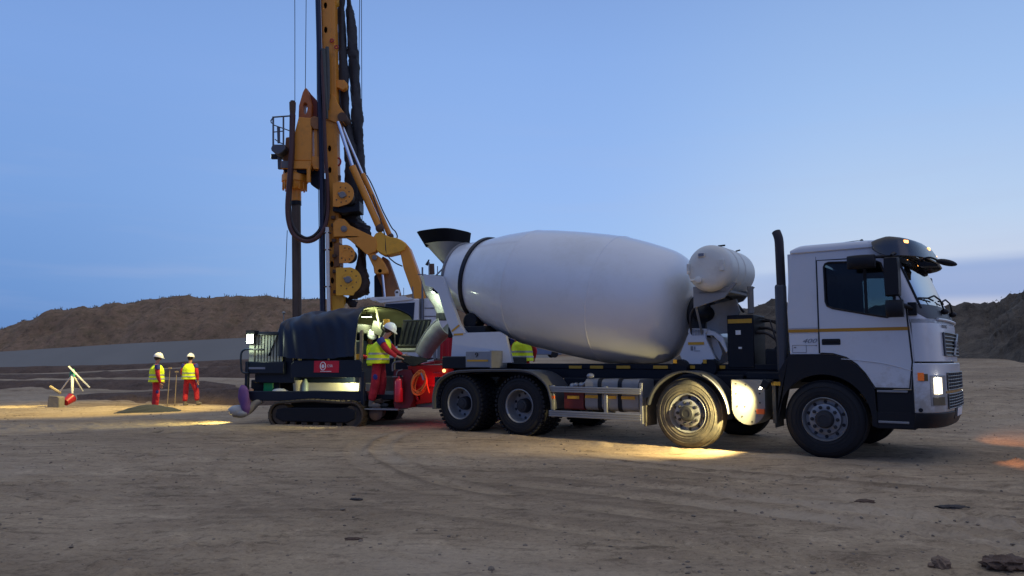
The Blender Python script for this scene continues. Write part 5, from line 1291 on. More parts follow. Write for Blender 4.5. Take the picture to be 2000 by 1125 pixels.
# crawler track, near and far
def track(y0, y1):
    r = .25; z0 = .19; xa, xb = 1.03, 2.66
    path = []
    for t in lin(90, 270, 14): path.append((xa + r * math.cos(R(t)), z0 + r * math.sin(R(t)) * 1.0))
    for t in lin(-90, 90, 14): path.append((xb + r * math.cos(R(t)), z0 + .02 + r * math.sin(R(t)) * 1.0))
    loop = path + [(2.2, .47), (1.75, .49), (1.35, .465)]
    tr = MB(); P = smooth_path([(a, 0, b) for a, b in loop] + [(loop[0][0], 0, loop[0][1])], 3)
    tot = 0; L = [0]
    for i in range(1, len(P)): tot += (P[i] - P[i - 1]).length; L.append(tot)
    n = 44
    for k in range(n):
        s_ = tot * k / n; i = max(j for j in range(len(L)) if L[j] <= s_); i = min(i, len(P) - 2); p = P[i].lerp(P[i + 1], (s_ - L[i]) / max(1e-6, L[i + 1] - L[i])); d = (P[i + 1] - P[i]).normalized()
        a_ = -math.atan2(d.z, d.x); tr.obox((p.x, (y0 + y1) / 2, p.z), (tot / n * .93, y1 - y0, .03), (0, a_, 0)); nn = Vector((-d.z, 0, d.x)) * (1 if 0 else -1)
        tr.obox((p.x + nn.x * -.02 * -1, (y0 + y1) / 2, p.z + nn.z * .02), (.02, y1 - y0, .035), (0, a_, 0))
    t_ = tr.build('crawler_track', tracks_m, pump)
    m_ = MB(); m_.tube([(p.x, y0 + .02, p.z) for p in P[:-1]], .03, 6, closed=True); m_.build('track_chain', tracks_m, t_)
    m_ = MB(); m_.prism([(xa - .12, .13), (xa + .05, .05), (xb - .1, .05), (xb + .08, .13), (xb + .1, .30), (xb - .1, .36), (xa + .1, .34), (xa - .1, .30)], y0 + .03, y1 - .03); m_.build('track_frame', chassis, t_, bevel=.02)
    m_ = MB()
    for x in (xa, xb): m_.cyl((x, y0 + .05, z0), (x, y1 - .05, z0), r - .035, seg=20)
    m_.each('sprocket', tracks_m, t_, bevel=.015)
    m_ = MB()
    for x in lin(xa + .28, xb - .28, 5): m_.cyl((x, y0 + .05, .03), (x, y1 - .05, .03), .065, seg=14)
    m_.each('track_roller', tracks_m, t_)
track(-.22, .14); track(1.55, 1.9)
mb = MB(); mb.box(1.1, 2.5, .1, 1.6, .2, .5); mb.build('undercarriage', chassis, pump)
# hopper end: step, red cabinet, rail, extinguisher bracket side, hopper, lid
mb = MB(); a = ps(712, 797, .0); b = ps(772, 797, .0); mb.box(a[0], b[0] + .1, -.1, .45, a[1] - .03, a[1]); mb.build('foot_plate', alu, pump, bevel=.005); STEPZ = a[1]
rc = ppoly([(766, 725), (770, 722), (800, 722), (806, 735), (806, 782), (800, 797), (768, 799), (766, 790)], -.05)
mb = MB(); mb.prism(rc, -.0, .35); mb.build('red_cabinet', mat('dark_red_paint', (.16, .01, .015), .45, dirt=(.05, .02, .02), dirt_amt=.4), pump, bevel=.02)
mb = MB(); mb.tube(smooth_path([pp(767, 725, -.03), pp(767, 712, -.03), pp(773, 707, -.03), pp(783, 706, -.03), pp(790, 707, .1)], 5), .02, 8); mb.tube(smooth_path([pp(774, 733, -.05), pp(777, 725, -.05), pp(786, 722, -.05)], 4), .012, 6); mb.tube([pp(767, 736, -.05), pp(787, 735, -.05)], .012, 6); mb.each('step_rail', mat('dull_grey', (.20, .20, .21), .55, .3), pump)
hb = ppoly([(797, 712), (878, 706), (878, 760), (862, 784), (815, 797), (803, 792), (797, 770)], .0)
mb = MB(); xa, za = ps(797, 714, .05); xb, zb2 = ps(880, 706, .05); zl = ps(820, 792, .05)[1]
top = [(xa, .02, za), (xb + .1, .02, za + .02), (xb + .1, 1.5, za + .1), (xa, 1.5, za + .1)]; bot = [(xa + .05, .2, zl), (xb - .1, .25, zl + .1), (xb - .1, 1.2, zl + .1), (xa + .05, 1.2, zl)]
inn = [(p[0] + (.04 if i in (0, 3) else -.04), p[1] + (.04 if i < 2 else -.04), p[2]) for i, p in enumerate(top)]; inb = [(p[0] + (.05 if i in (0, 3) else -.05), p[1] + (.05 if i < 2 else -.05), p[2] + .05) for i, p in enumerate(bot)]
mb.add(top + bot + inn + inb, [(0, 1, 5, 4), (1, 2, 6, 5), (2, 3, 7, 6), (3, 0, 4, 7), (4, 5, 6, 7), (0, 8, 9, 1), (1, 9, 10, 2), (2, 10, 11, 3), (3, 11, 8, 0), (8, 12, 13, 9), (9, 13, 14, 10), (10, 14, 15, 11), (11, 15, 12, 8), (12, 15, 14, 13)])
hopo = mb.build('hopper', redp, pump, bevel=.01)
mb = MB(); mb.tube([Vector(p) + Vector((0, 0, .01)) for p in top], .022, 8, closed=True); mb.build('hopper_rim', steel, hopo)
for (x, z) in (ps(868, 724, .02),): 
    mb = MB(); mb.ball((x, .0, z), .035); mb.build('hopper_lamp', emis('small_amber', (1.0, .6, .2), 2.5), hopo)
mb = MB(); mb.tube([(xa + .1, .1, za - .03), (xa + .05, .05, za - .25), (xa + .2, .1, zl + .1)], .03); mb.tube([(xb - .35, .05, za - .15), (xb, .05, za - .15)], .015); mb.box(xa + .15, xb, .08, .12, za - .42, za - .38); mb.each('hopper_bracket', redp, pump)
# rubber splash sheet over the near corner of the hopper
def splash(u, v):
    p0 = pp(lerp(772, 836, u), lerp(690, 700, u) , .45); p1 = pp(lerp(778, 834, u), 706 + 8 * math.sin(u * math.pi) + (1 - u) * -3, -.03)
    p = p0.lerp(p1, v); p.z += .02 * math.sin(u * 9) * v + .05 * math.sin(v * math.pi) * math.sin(u * math.pi); return p
mb = MB(); mb.slab(splash, lin(0, 1, 24), lin(0, 1, 12), .012); mb.build('splash_sheet', MATS['skirt_rubber'], pump)
# ribbed grate lid, standing open
lidm = mat('ribbed_lid', (.025, .025, .022), .4, .4, var=.5, scale=4, dirt=(.10, .10, .07), dirt_amt=.1)
LQ = [pp(778, 676, 1.15), pp(832, 676, 1.15), pp(842, 626, 1.25), pp(788, 628, 1.25)]
def lid(u, v): a = LQ[0].lerp(LQ[1], u); b = LQ[3].lerp(LQ[2], u); return a.lerp(b, v)
mb = MB(); mb.slab(lid, lin(0, 1, 4), lin(0, 1, 4), .02)
for u in lin(.12, .92, 6): mb.tube([lid(u, .02) + Vector((0, -.03, 0)), lid(u, .6) + Vector((0, -.04, 0)), lid(u + .03, .97) + Vector((0, -.03, 0))], .022, 6)
mb.tube([lid(u, 1) for u in (0, .5, 1)], .03, 8); mb.tube([lid(u, 0) for u in (0, .5, 1)], .05, 8); lid_o = mb.build('grate_lid', lidm, pump)
mb = MB(); mb.tube([pp(768, 684, 1.1), pp(838, 684, 1.1)], .045, 8); mb.build('lid_ledge', mat('pale_steel', (.40, .40, .30), .6, dirt=MUD, dirt_amt=.3), lid_o, bevel=.0)
# gear inside the hood mouth
mb = MB(); mb.box(2.35, 2.5, .3, 1.7, 1.9, 2.1); mb.obox((2.7, 1.0, 2.02), (.3, .25, .3), (0, .3, 0)); mb.build('control_cabinet', mat('dull_steel', (.10, .10, .08), .6), pump, bevel=.02)
mb = MB(); mb.lathe([(0, .02), (.03, .02), (.03, .06), (0.05, .06)], (2.95, .8, 2.05), (0, -1, 0), 20); mb.tube([(2.95 + .1 * math.cos(t), .76, 2.05 + .1 * math.sin(t)) for t in lin(0, 2 * math.pi, 17)[:-1]], .02, 6, closed=True); mb.build('pressure_gauge', chassis, pump)
mb = MB(); a = pp(755, 630, .6); mb.obox(a, (.12, .1, .14)); mb.build('orange_unit', orangey, pump, bevel=.01)
hl = MB(); hl.obox((2.5, .75, 2.30), (.22, .10, .06)); hl.tube([(2.5, .75, 2.3), (2.5, .75, 2.42)], .01); hl = hl.build('hood_lamp', blackp, pump, bevel=.01)
mb = MB(); mb.obox((2.5, .75, 2.266), (.2, .08, .006)); mb.build('lens', emis('flood_lens', (.90, 1.0, .82), 12), hl)
point('hood_glow', (2.66, .72, 2.18), 15, (.88, 1.0, .60), .06, hl)
ul = MB(); ul.obox((2.55, .06, 1.04), (.12, .10, .06)); ul = ul.build('under_lamp', blackp, pump, bevel=.01)
spot('under_glow', (2.55, .06, .99), (2.0, .2, .45), 70, (1.0, .95, .45), 150, .7, .05, ul)
ml = MB(); ml.obox((.12, .2, .48), (.10, .10, .08)); ml = ml.build('rear_lamp', blackp, pump, bevel=.01)
spot('rear_spread', (.02, .2, .46), (-2.2, -.4, .0), 420, (1.0, .88, .30), 80, .7, .04, ml)
hp2 = MB(); hp2.obox((3.75, 1.1, .75), (.12, .1, .1)); hp2 = hp2.build('hopper_work_lamp', blackp, pump, bevel=.01)
spot('hopper_spread', (3.9, 1.3, .72), (4.5, .9, .0), 60, (1.0, .95, .45), 110, .5, .04, hp2)
# outlet pipe under the hopper
mb = MB(); mb.lathe([(0, .10), (.02, .15), (.06, .15), (.08, .10), (.3, .10)], (3.12, -.05, .25), (0, 1, 0), 20); mb.tube(smooth_path([(3.2, .1, .5), (3.05, .1, .45), (3.0, .1, .3)], 4), .05, 10); mb.each('outlet_pipe', rust, pump)
mb = MB(); mb.box(3.6, 4.25, .3, .4, .36, .5); mb.build('tow_beam', mat('dull_grey', (.20, .20, .21), .55, .3), pump, bevel=.01)

# ---- loose things on and beside the pump (each its own)
def pw(p): return PW.w(p[0], p[1], p[2])
DECK = .62
def on_deck(px, v, ztop): a = ps(px, 764, v); return Vector((a[0], v, ztop))
c0 = PW.w(ps(527, 760, .3)[0], .3, DECK)
t = MB(); t.prism([(-.11, 0), (.11, 0), (.12, .02), (.12, .24), (.10, .29), (.05, .32), (.05, .36), (-.05, .36), (-.05, .32), (-.10, .29), (-.12, .24), (-.12, .02)], -.07, .07)
jc = t.build('jerrycan', mat('green_plastic', (.01, .32, .10), .35, emit=None), None, bevel=.02); jc.location = c0; jc.rotation_euler = (0, 0, PW.a); tag(jc, 'bright green jerrycan on the left end of the pump deck', 'jerrycan')
mb = MB(); mb.cyl((0, 0, .36), (0, 0, .40), .04, seg=14); cp_ = mb.build('cap', mat('green_dark', (.01, .12, .04), .4), jc)
def loose(name, mbuild, m, pos, label, cat, rz=0, bevel=0, group=None, **k):
    o = mbuild.build(name, m, None, bevel=bevel, **k); o.location = pos; o.rotation_euler = (0, 0, rz); tag(o, label, cat, group); return o
t = MB(); t.lathe([(0, .085), (.01, .09), (.26, .115), (.27, .12), (.28, .11), (.27, .10), (.02, .08), (.02, 0)], (0, 0, 0), (0, 0, 1), 24)
loose('bucket', t, mat('cement_bucket', (.50, .46, .33), .7, var=.3, scale=8), PW.w(ps(582, 760, .25)[0], .25, DECK), 'cream cement-stained bucket on the pump deck beside a pale bottle', 'bucket')
t = MB(); t.lathe([(0, .06), (.02, .075), (.2, .07), (.27, .035), (.3, .03), (.31, 0)], (0, 0, 0), (0, 0, 1), 18)
loose('bottle', t, mat('pale_plastic', (.28, .36, .34), .4), PW.w(ps(596, 760, .25)[0], .25, DECK), 'pale bluish bottle right of the cream bucket on the pump deck', 'bottle')
t = MB(); t.ball((0, 0, .05), .12, (1.3, .7, .45)); t.ball((.1, .02, .04), .07, (1.2, .8, .5))
loose('rag', t, mat('white_rag', (.6, .6, .58), .9, bump=.5), PW.w(ps(546, 762, .15)[0], .15, DECK), 'crumpled white rag on the deck right of the green jerrycan', 'rag')
t = MB(); t.ball((0, 0, .05), .06, (1, .8, .8)); t.tube([(-.15, 0, .01), (.0, .0, .03)], .01); 
loose('glove', t, mat('glove_pink', (.4, .25, .22), .9), PW.w(ps(490, 760, .2)[0], .2, DECK), 'small pinkish work glove lying left of the green jerrycan', 'glove')
# purple bag hung over the left end
def bagf(u, v):
    a = 2 * math.pi * u; r = np.interp(v, [0, .12, .45, .8, 1], [.04, .10, .13, .11, .03]); w = 1 + .12 * math.sin(a * 3 + v * 8)
    return (r * w * math.cos(a) + .12 * v, r * .7 * w * math.sin(a), -.62 * v)
t = MB(); t.grid(bagf, lin(0, 1, 25), lin(0, 1, 16)); bag = t.build('purple_bag', mat('purple_fabric', (.12, .05, .19), .75, var=.3, scale=6, bump=.5, bscale=9), None)
bag.location = pw(pp(474, 752, -.12)); bag.rotation_euler = (0, 0, PW.a); tag(bag, 'purple cloth bag hanging off the left end of the pump', 'bag')
# suction hose end in grey plastic
t = MB(); A0 = pp(500, 783, -.05); P_ = smooth_path([pp(512, 782, .05), pp(500, 788, -.0), pp(488, 799, -.05), pp(474, 806, -.08), pp(459, 804, -.1)], 5)
t.tube([pw(p) for p in P_], [lerp(.06, .12, i / (len(P_) - 1)) for i in range(len(P_))], 14)
oo = pw(P_[-1]); ho = t.build('delivery_hose', mat('dull_tan', (.22, .19, .15), .7), None, off=oo); ho.location = oo; tag(ho, 'thick hose end drooping to the ground below the purple bag', 'hose')
t = MB(); t.ball(pw(pp(465, 802, -.1)), .20, (1.1, .7, .6)); t.ball(pw(pp(474, 806, -.1)), .14, (1.2, .8, .6)); oo = pw(pp(465, 802, -.1))
o = t.build('plastic_wrap', mat('grey_plastic_wrap', (.30, .31, .33), .35, bump=.8, bscale=12), None, off=oo); o.location = oo; tag(o, 'crumpled grey plastic wrapped over the hose end on the ground', 'plastic sheet')
# orange hose coil on the hopper
t = MB(); cc = pp(820, 748, -.02); rng = random.Random(3)
for k in range(6):
    rx, rz_ = rng.uniform(.10, .17), rng.uniform(.18, .25); ox, oz = rng.uniform(-.03, .04), rng.uniform(-.04, .04)
    t.tube([cc + Vector((ox + rx * math.cos(a) + .04 * math.sin(a), -.02 - .012 * k + .02 * math.sin(a * 2 + k), oz + rz_ * math.sin(a))) for a in lin(0, 2 * math.pi, 25)[:-1]], .013, 6, closed=True)
t.tube(smooth_path([cc + Vector((.05, -.06, .22)), cc + Vector((.14, -.07, .1)), cc + Vector((.2, -.05, -.12)), cc + Vector((.22, -.04, -.2))], 5), .016, 6)
t.v = [tuple(pw(Vector(v))) for v in t.v]; oo = pw(cc); o = t.build('hose_coil', mat('orange_rubber', (.75, .20, .03), .5, var=.2), None, off=oo); o.location = oo; tag(o, 'coiled orange hose hanging on the side of the red hopper', 'hose')
mb = MB(); mb.tube([Vector(pw(cc + Vector((.06, -.08, .2)))) - oo, Vector(pw(cc + Vector((.12, -.09, .06)))) - oo], .022, 8); mb.build('nozzle', alu, o)
# fire extinguisher on the red cabinet
cc = pp(779, 763, -.09); t = MB(); t.lathe([(0, 0), (0, .05), (.02, .085), (.05, .088), (.42, .088), (.47, .06), (.49, .025), (.53, .022)], (0, 0, -.24), (0, 0, 1), 24)
fx = t.build('fire_extinguisher', mat('extinguisher_red', (.70, .02, .03), .25, coat=.5), None); fx.location = pw(cc); fx.rotation_euler = (0, 0, PW.a); tag(fx, 'glossy red fire extinguisher strapped to the dark red cabinet at the step', 'extinguisher')
mb = MB(); mb.obox((.01, 0, .30), (.09, .03, .03)); mb.tube(smooth_path([(0, 0, .28), (.08, -.02, .26), (.095, -.03, .05)], 4), .01, 6); mb.build('valve', blackp, fx)
# ---- crew at the pump
sx_, sz_ = ps(738, 797, .12)
J = std(look=(1, 0, -.35), pelvis=(-.02, 0, .94), chest=(.05, 0, 1.27), neck=(.15, 0, 1.46), head=(.21, 0, 1.575), lsh=(.08, .18, 1.38), rsh=(.10, -.19, 1.39),
        rel=(.27, -.26, 1.19), rwr=(.47, -.22, 1.05), lel=(.25, .24, 1.18), lwr=(.46, .16, 1.08), rhd=(1, .1, -.25), lhd=(1, -.1, -.3),
        lan=(-.02, .12, .10), ran=(-.10, -.12, .10), lkn=(.05, .12, .52), rkn=(-.02, -.12, .52))
w0 = PW.w(sx_, .12, STEPZ); person(w0, PW.a + R(4), J, 'worker in lime vest and white helmet on the pump step, leaning over the red hopper')
w1_ = PW.w(ps(722, 700, 1.0)[0] - .17, 1.1, .28)
person(w1_, PW.a + R(-30), std(look=(.8, -.5, -.35), chest=(.06, 0, 1.26), neck=(.17, 0, 1.44), head=(.23, 0, 1.55), lsh=(.08, .18, 1.36), rsh=(.08, -.18, 1.36), rel=(.2, -.28, 1.14), rwr=(.42, -.2, 1.1), lel=(.2, .28, 1.15), lwr=(.42, .16, 1.1)),
       'worker half hidden inside the tarpaulin mouth with the helmet brightly lit')
x_, y_ = .22, 17.1
person((x_, y_, gh(x_, y_)), R(70), std(look=(1, -.3, -.4), chest=(.04, 0, 1.29), neck=(.10, 0, 1.47), head=(.16, 0, 1.59), rel=(.1, -.28, 1.14), rwr=(.3, -.2, 1.0), lel=(.1, .28, 1.14), lwr=(.3, .16, 1.0)),
       'worker in lime vest glimpsed between the mixer drum and chassis, back turned')
# ================================================================== DRILLING RIG (mast plane D = 24 m)
RD = 24.0
RO = Vector((at(655, 600, RD).x + 1.2, RD, gz(-5.5, RD)))
rig = empty('drilling_rig', RO, 0)
tag(rig, 'tall orange drilling rig with a leaning mast and white cab behind the pump', 'drilling rig')
def rp(px, py, d=0.0): return at(px, py, RD + d) - RO
def rpoly(pts, d=0.0): return [(p.x, p.z) for p in (rp(a, b, d) for a, b in pts)]
def rprism(name, pts, d0, d1, m, bevel=.012, parent=None, holes=()):
    mb = MB(); mb.prism(rpoly(pts, d0), d0, d1, holes=[rpoly(h, d0) for h in holes]); return mb.build(name, m, parent or rig, bevel=bevel)
def rtube(name, pts, r, m, seg=10, parent=None, sm=0, each=False):
    P = [rp(*p) for p in pts]; P = smooth_path(P, sm) if sm else P
    mb = MB(); rr = r * 1.0 if not isinstance(r, (list, tuple)) else [np.interp(i / (len(P) - 1), lin(0, 1, len(r)), r) for i in range(len(P))]
    mb.tube(P, rr, seg); return mb.build(name, m, parent or rig, angle=60)
PXM = RD / FPX          # metres per photo pixel at the mast
# mast: face with oval holes, lit flank on the right; runs up out of the picture
mast_l = [(646, 640), (643, 590), (640, 480), (636, 330), (633, 200), (630, 90), (628, 0), (624, -150), (620, -300)]
mast_r = [(614, -300), (618, -150)]
mb = MB()
fl = rpoly([(645, 640), (642, 560), (637, 330), (632, 120), (628, -10), (622, -260), (636, -260), (644.5, -10), (647.5, 120), (651, 330), (656, 560), (658, 640)], -.25)
hol = []
for cx, cy in ((635.5, 10.5), (636, 58), (639, 106), (641, 154), (643.5, 290), (644, 332), (646.5, 478), (648, 516), (649, 548), (633.5, -60), (632, -130)):
    hol.append(rpoly([(cx + 3.3 * math.cos(t), cy + 6.2 * math.sin(t)) for t in lin(0, 2 * math.pi, 13)[:-1]], -.25))
mb.prism(fl, -.25, -.22, holes=hol); mb.prism(fl, .22, .25)
rgt = rpoly([(642.5, -260), (644.5, -10), (651, 330), (656, 560), (658, 640), (660, 640), (658, 560), (653.5, 330), (647, -10), (644.5, -260)], -.22); mb.prism(rgt, -.25, .25)
lft = rpoly([(645, 640), (642, 560), (637, 330), (628, -10), (622, -260), (620, -260), (626, -10), (635, 330), (640, 560), (643, 640)], -.22); mb.prism(lft, -.22, .25)
# flank flange
mb.prism(rpoly([(644.5, -260), (646.5, -10), (653, 330), (657.5, 560), (659, 640), (666, 640), (665, 560), (659, 330), (653, -10), (651, -260)], -.24), -.24, .20)
mast = mb.build('mast', orange, rig, bevel=.01)
mb = MB(); mb.prism(rpoly([(630, 0), (646, 0), (654, 560), (644, 560)], .1), .05, .07); mb.build('mast_web', rust, mast)
rtube('guide_rail', [(631, 640, -.45), (629.5, 420, -.42), (628, 300, -.4), (624, 120, -.4), (621, 0, -.4), (617, -250, -.4)], .085, mat('navy_rail', (.02, .025, .05), .4, .4), 12)
rtube('white_pipe', [(643, 640, -.55), (641, 560, -.55), (639, 444, -.55)], .058, mat('white_pipe_paint', (.62, .65, .65), .4), 12)
mb = MB()
for y_ in (455, 488, 560): p = rp(640, y_, -.5); mb.obox(p, (.2, .2, .03))
mb.each('pipe_clamp', rust, rig)
# lugs down the mast
rprism('mast_lug', [(649, 152), (663, 156), (672, 156), (677.5, 162), (676, 171), (669, 175.5), (661, 171), (654, 170), (649, 168)], -.12, .12, orange)
gus = rprism('mast_gusset', [(647, 183), (654, 188), (658, 200), (667, 213), (674, 222), (675, 231), (670, 238), (662, 236), (657, 240), (638.7, 233), (641, 210)], -.3, .2, orange)
mb = MB(); p = rp(668, 228, -.35); mb.cyl(p, p + Vector((0, .8, 0)), .15, seg=20); mb.build('pivot_boss', rust, gus)
rprism('head_bracket', [(651, -10), (660, -6), (660, 6), (655, 12), (651, 12)], -.1, .1, orangey)
mb = MB(); p = rp(657, 92, -.1)
for q in ((657, 92), (648, 79)):
    p = rp(q[0], q[1], -.3); mb.tube([p + Vector((.055 * math.cos(t), 0, .055 * math.sin(t))) for t in lin(0, 2 * math.pi, 13)[:-1]], .02, 6, closed=True)
p = rp(660, 316, -.1); mb.tube([p + Vector((.09 * math.cos(t), 0, .13 * math.sin(t))) for t in lin(0, 2 * math.pi, 13)[:-1]], .03, 6, closed=True)
mb.each('red_shackle', redp, rig)
mb = MB()
for py in (425, 440, 470, 500, 530, 570): p = rp(651 + (py - 425) * .03, py, -.32); mb.obox(p, (.12, .15, .10))
for py in (345, 350): p = rp(662, py, -.1); mb.obox(p, (.12, .1, .08))
mb.each('mast_bracket', rust, rig, bevel=.01)
# kelly bar, swivel, drive
mb = MB(); top = rp(578.5, 396); bot = rp(580.5, 660); mb.tube([bot, top], .14, 16)
for k in range(4): a = math.pi / 4 + k * math.pi / 2; dv = Vector((math.cos(a) * .145, math.sin(a) * .145, 0)); mb.tube([bot + dv, top + dv], .018, 6)
mb.build('kelly_bar', mat('kelly_steel', (.10, .075, .062), .6, .4, var=.35, scale=2), rig)
mb = MB(); a = rp(577.5, 370); b = rp(577.8, 393); mb.tube([b, a], .175, 20); q = mb.build('quill', orange, rig)
mb = MB(); a = rp(577.8, 393); b = rp(578, 401); mb.tube([b, a], .175, 20); mb.build('quill_collar', chassis, q)
mb = MB(); ct = rp(575, 340); c0 = Vector((rp(576, 355).x, 0, 0)); z = lambda py: rp(576, py).z
mb.lathe([(z(371), .30), (z(366), .36), (z(357), .37), (z(356.5), .42), (z(344), .42), (z(341), .38), (z(337), .38)], c0, (0, 0, 1), 32); dh = mb.build('drive_head', orange, rig, bevel=.01)
mb = MB()
for k in range(14): t = 2 * math.pi * k / 14; mb.cyl((c0.x + .37 * math.cos(t), .37 * math.sin(t), z(372)), (c0.x + .37 * math.cos(t), .37 * math.sin(t), z(357)), .03, seg=6)
mb.each('bolt', orange, dh)
mb = MB(); mb.lathe([(z(371), .25), (z(373), .25), (z(373.5), .2)], c0, (0, 0, -1), 24); 
rprism('drive_gap', [(552, 328), (606, 328), (606, 338), (556, 338)], -.35, .4, chassis)
rprism('drive_plate', [(548.5, 314), (607, 314), (607, 329), (548.5, 329)], -.45, .45, orange)
rprism('drive_plate_cover', [(549, 314), (570, 314), (572, 322), (566, 328), (549, 328)], -.5, -.45, mat('grey_patch', (.12, .115, .13), .6))
box = rprism('gearbox_housing', [(572, 286), (576, 255), (583, 228), (608.5, 230), (609, 314), (571, 314)], -.38, .38, orange, bevel=.03)
rprism('pointed_yoke', [(595.5, 171.5), (598.5, 171.5), (603, 182), (609.5, 205), (608, 231), (582.5, 231), (583.5, 206), (591, 180)], -.20, .20, mat('yoke_orange', (.50, .14, .03), .5, var=.25, dirt=(.1, .05, .03), dirt_amt=.4), bevel=.04, holes=[[(592.5, 204), (594, 201), (597, 200.5), (599.5, 203), (600, 212), (598.5, 221), (595.5, 223), (593, 219)]])
rprism('yoke_flank', [(599, 172), (606, 182), (618, 195), (623, 208), (624.5, 222), (618, 231), (607, 231), (608, 205)], -.02, .30, mat('oxide_red', (.22, .04, .02), .6, var=.3), bevel=.02)
rprism('feed_column', [(613, 249), (624, 249), (624.5, 308), (614, 308)], -.3, -.05, orange, bevel=.02)
rprism('feed_lug', [(606, 230), (613, 226), (624, 230), (627, 240), (624, 252), (612, 252), (606, 244)], -.4, .0, mat('brown_orange', (.32, .13, .04), .6, var=.3, dirt=(.1, .06, .04), dirt_amt=.5), bevel=.03)
rprism('slide_bracket', [(609, 305), (626, 306), (628, 322), (628, 330), (612, 330), (606, 318)], -.35, .2, orange, bevel=.02)
rprism('slide_carriage', [(607, 329), (628, 329), (628, 366), (617, 367), (607, 360), (604, 350)], -.1, .2, chassis, bevel=.02)
mb = MB(); a = rp(603, 329, -.42); b = rp(603, 356, -.42); mb.tube([b, a], .07, 12); mb.build('side_cylinder', orange, rig)
# hose fittings, stand pipe, loop
mb = MB(); mb.tube([rp(571.5, 200, -.45), rp(571.5, 197, -.45)], .07, 14); mb.tube([rp(571.5, 224, -.45), rp(571.5, 214, -.45), rp(571.5, 200, -.45)], [.085, .10, .105], 14); mb.build('swivel_elbow', rust, rig)
mb = MB(); mb.tube([rp(572, 224, -.45), rp(572, 216, -.45)], .065, 14); mb.build('coupling', steel, rig)
rtube('drill_hose', [(571.5, 224, -.45), (570.5, 260, -.5), (569, 300, -.55), (565.5, 350, -.55), (561.5, 400, -.5), (564, 435, -.5), (575, 460, -.5), (598, 471.5, -.5), (620, 464, -.5), (635, 442, -.5), (641, 405, -.5), (640, 360, -.55), (636.5, 310, -.6), (634.5, 260, -.62), (632, 190, -.6), (629.5, 130, -.55), (630, 100, -.5)], [.095, .085, .075, .07, .07, .065, .06, .055, .05, .05, .05], hosered, 10, sm=5)
rtube('drill_hose', [(574, 236, -.4), (573, 262, -.45), (572.5, 300, -.45), (569, 350, -.45), (566, 398, -.42), (569, 432, -.42), (580, 454, -.42), (598, 465, -.42), (616, 458, -.42), (629, 438, -.42), (635.5, 400, -.42), (636, 350, -.42)], .05, hose, 8, sm=5)
rtube('stand_pipe', [(632, 96, -.5), (633, 130, -.5), (634.5, 175, -.5), (639, 232, -.45)], [.07, .08, .085, .04], mat('grey_hose', (.07, .075, .07), .6, var=.4), 10, sm=4)
rtube('stand_pipe', [(639, 92, -.45), (640, 130, -.45), (641, 175, -.45), (641, 215, -.4)], [.06, .07, .06, .03], mat('grey_hose', (.07, .075, .07), .6, var=.4), 10, sm=4)
# work basket
bm_ = mat('basket_grey', (.09, .10, .12), .5, .3)
mb = MB()
B = lambda px, py, d: rp(px, py, d)
for d in (-.55, .35):
    mb.tube([B(533.7, 229, d), B(533.7, 287, d)], .03, 6); mb.tube([B(553.6, 227, d), B(553.6, 284, d)], .028, 6); mb.tube([B(532, 229, d), B(566, 226.5, d)], .025, 6)
    mb.tube([B(534, 244, d), B(548, 249, d), B(566, 255.5, d)], .018, 6); mb.tube([B(534, 258, d), B(554, 256, d)], .018, 6); mb.tube([B(537, 272, d), B(545, 278, d), B(553, 281, d)], .018, 6)
    mb.prism(rpoly([(541, 248), (547, 249), (547, 280), (542, 280)], d), d - .01, d + .01)
mb.tube([B(533.7, 229, -.55), B(533.7, 229, .35)], .025, 6); mb.tube([B(533.7, 229, -.55), B(529, 236, -.55), B(530, 240, -.55), B(533.7, 241, -.55)], .02, 6)
bk_ = mb.build('basket_frame', bm_, rig)
rprism('basket_floor', [(532.5, 282), (556, 282), (557, 290), (552, 296), (545, 301), (538, 300), (530, 294), (529, 289)], -.6, .4, bm_, bevel=.02)
rprism('basket_strut', [(541.5, 298), (548, 298), (549.5, 330), (542.5, 330)], -.2, -.1, bm_)
rprism('basket_cover', [(558, 268), (572, 266), (571, 315), (552, 315), (556, 292)], -.2, .3, mat('brown_orange', (.32, .13, .04), .6), bevel=.03)
# winches
def winch(name, pts, cx, cy, r, d0=-.62, d1=.1, m=orange, hub=True):
    w_ = rprism(name, pts, d0, d0 + .04, m, bevel=.008); rprism('cheek', pts, d1 - .04, d1, m, bevel=.008, parent=w_)
    mb = MB(); p = rp(cx, cy, d0 + .05); q = p + Vector((0, d1 - d0 - .1, 0)); mb.cyl(p, q, r * PXM * .86, seg=28); mb.build('drum_rope', mat('steel_rope', (.10, .09, .085), .6, .5, var=.5, scale=60), w_)
    mb = MB()
    for k in range(9):
        a_ = 2 * math.pi * k / 9 + .3; q = rp(cx + r * .74 * math.cos(a_), cy + r * .74 * math.sin(a_), d0 - .015)
        if k not in (4, 5): mb.cyl(q, q + Vector((0, .02, 0)), .022, seg=6)
    mb.each('bolt', rust, w_)
    mb = MB(); mb.tube([rp(cx + r * .5 * math.cos(t), cy + r * .5 * math.sin(t), d0 - .003) for t in lin(0, 2 * math.pi, 25)[:-1]], .01, 5, closed=True); mb.tube([rp(cx, cy + r * .4, d0 - .003), rp(cx, cy + r * .8, d0 - .003)], .012, 5); mb.build('rib', m, w_)
    if hub:
        mb = MB(); p = rp(cx, cy, d0 - .05); mb.cyl(p, p + Vector((0, .06, 0)), .10, .12, 12); mb.obox(p + Vector((-.0, .03, .01)), (.28, .05, .06), (0, .3, 0)); mb.build('bearing', mat('dull_grey', (.20, .20, .21), .55, .3), w_, bevel=.01)
    return w_
circ = lambda cx, cy, r, a0, a1, n=12: [(cx + r * math.cos(R(a)), cy - r * math.sin(R(a))) for a in lin(a0, a1, n)]
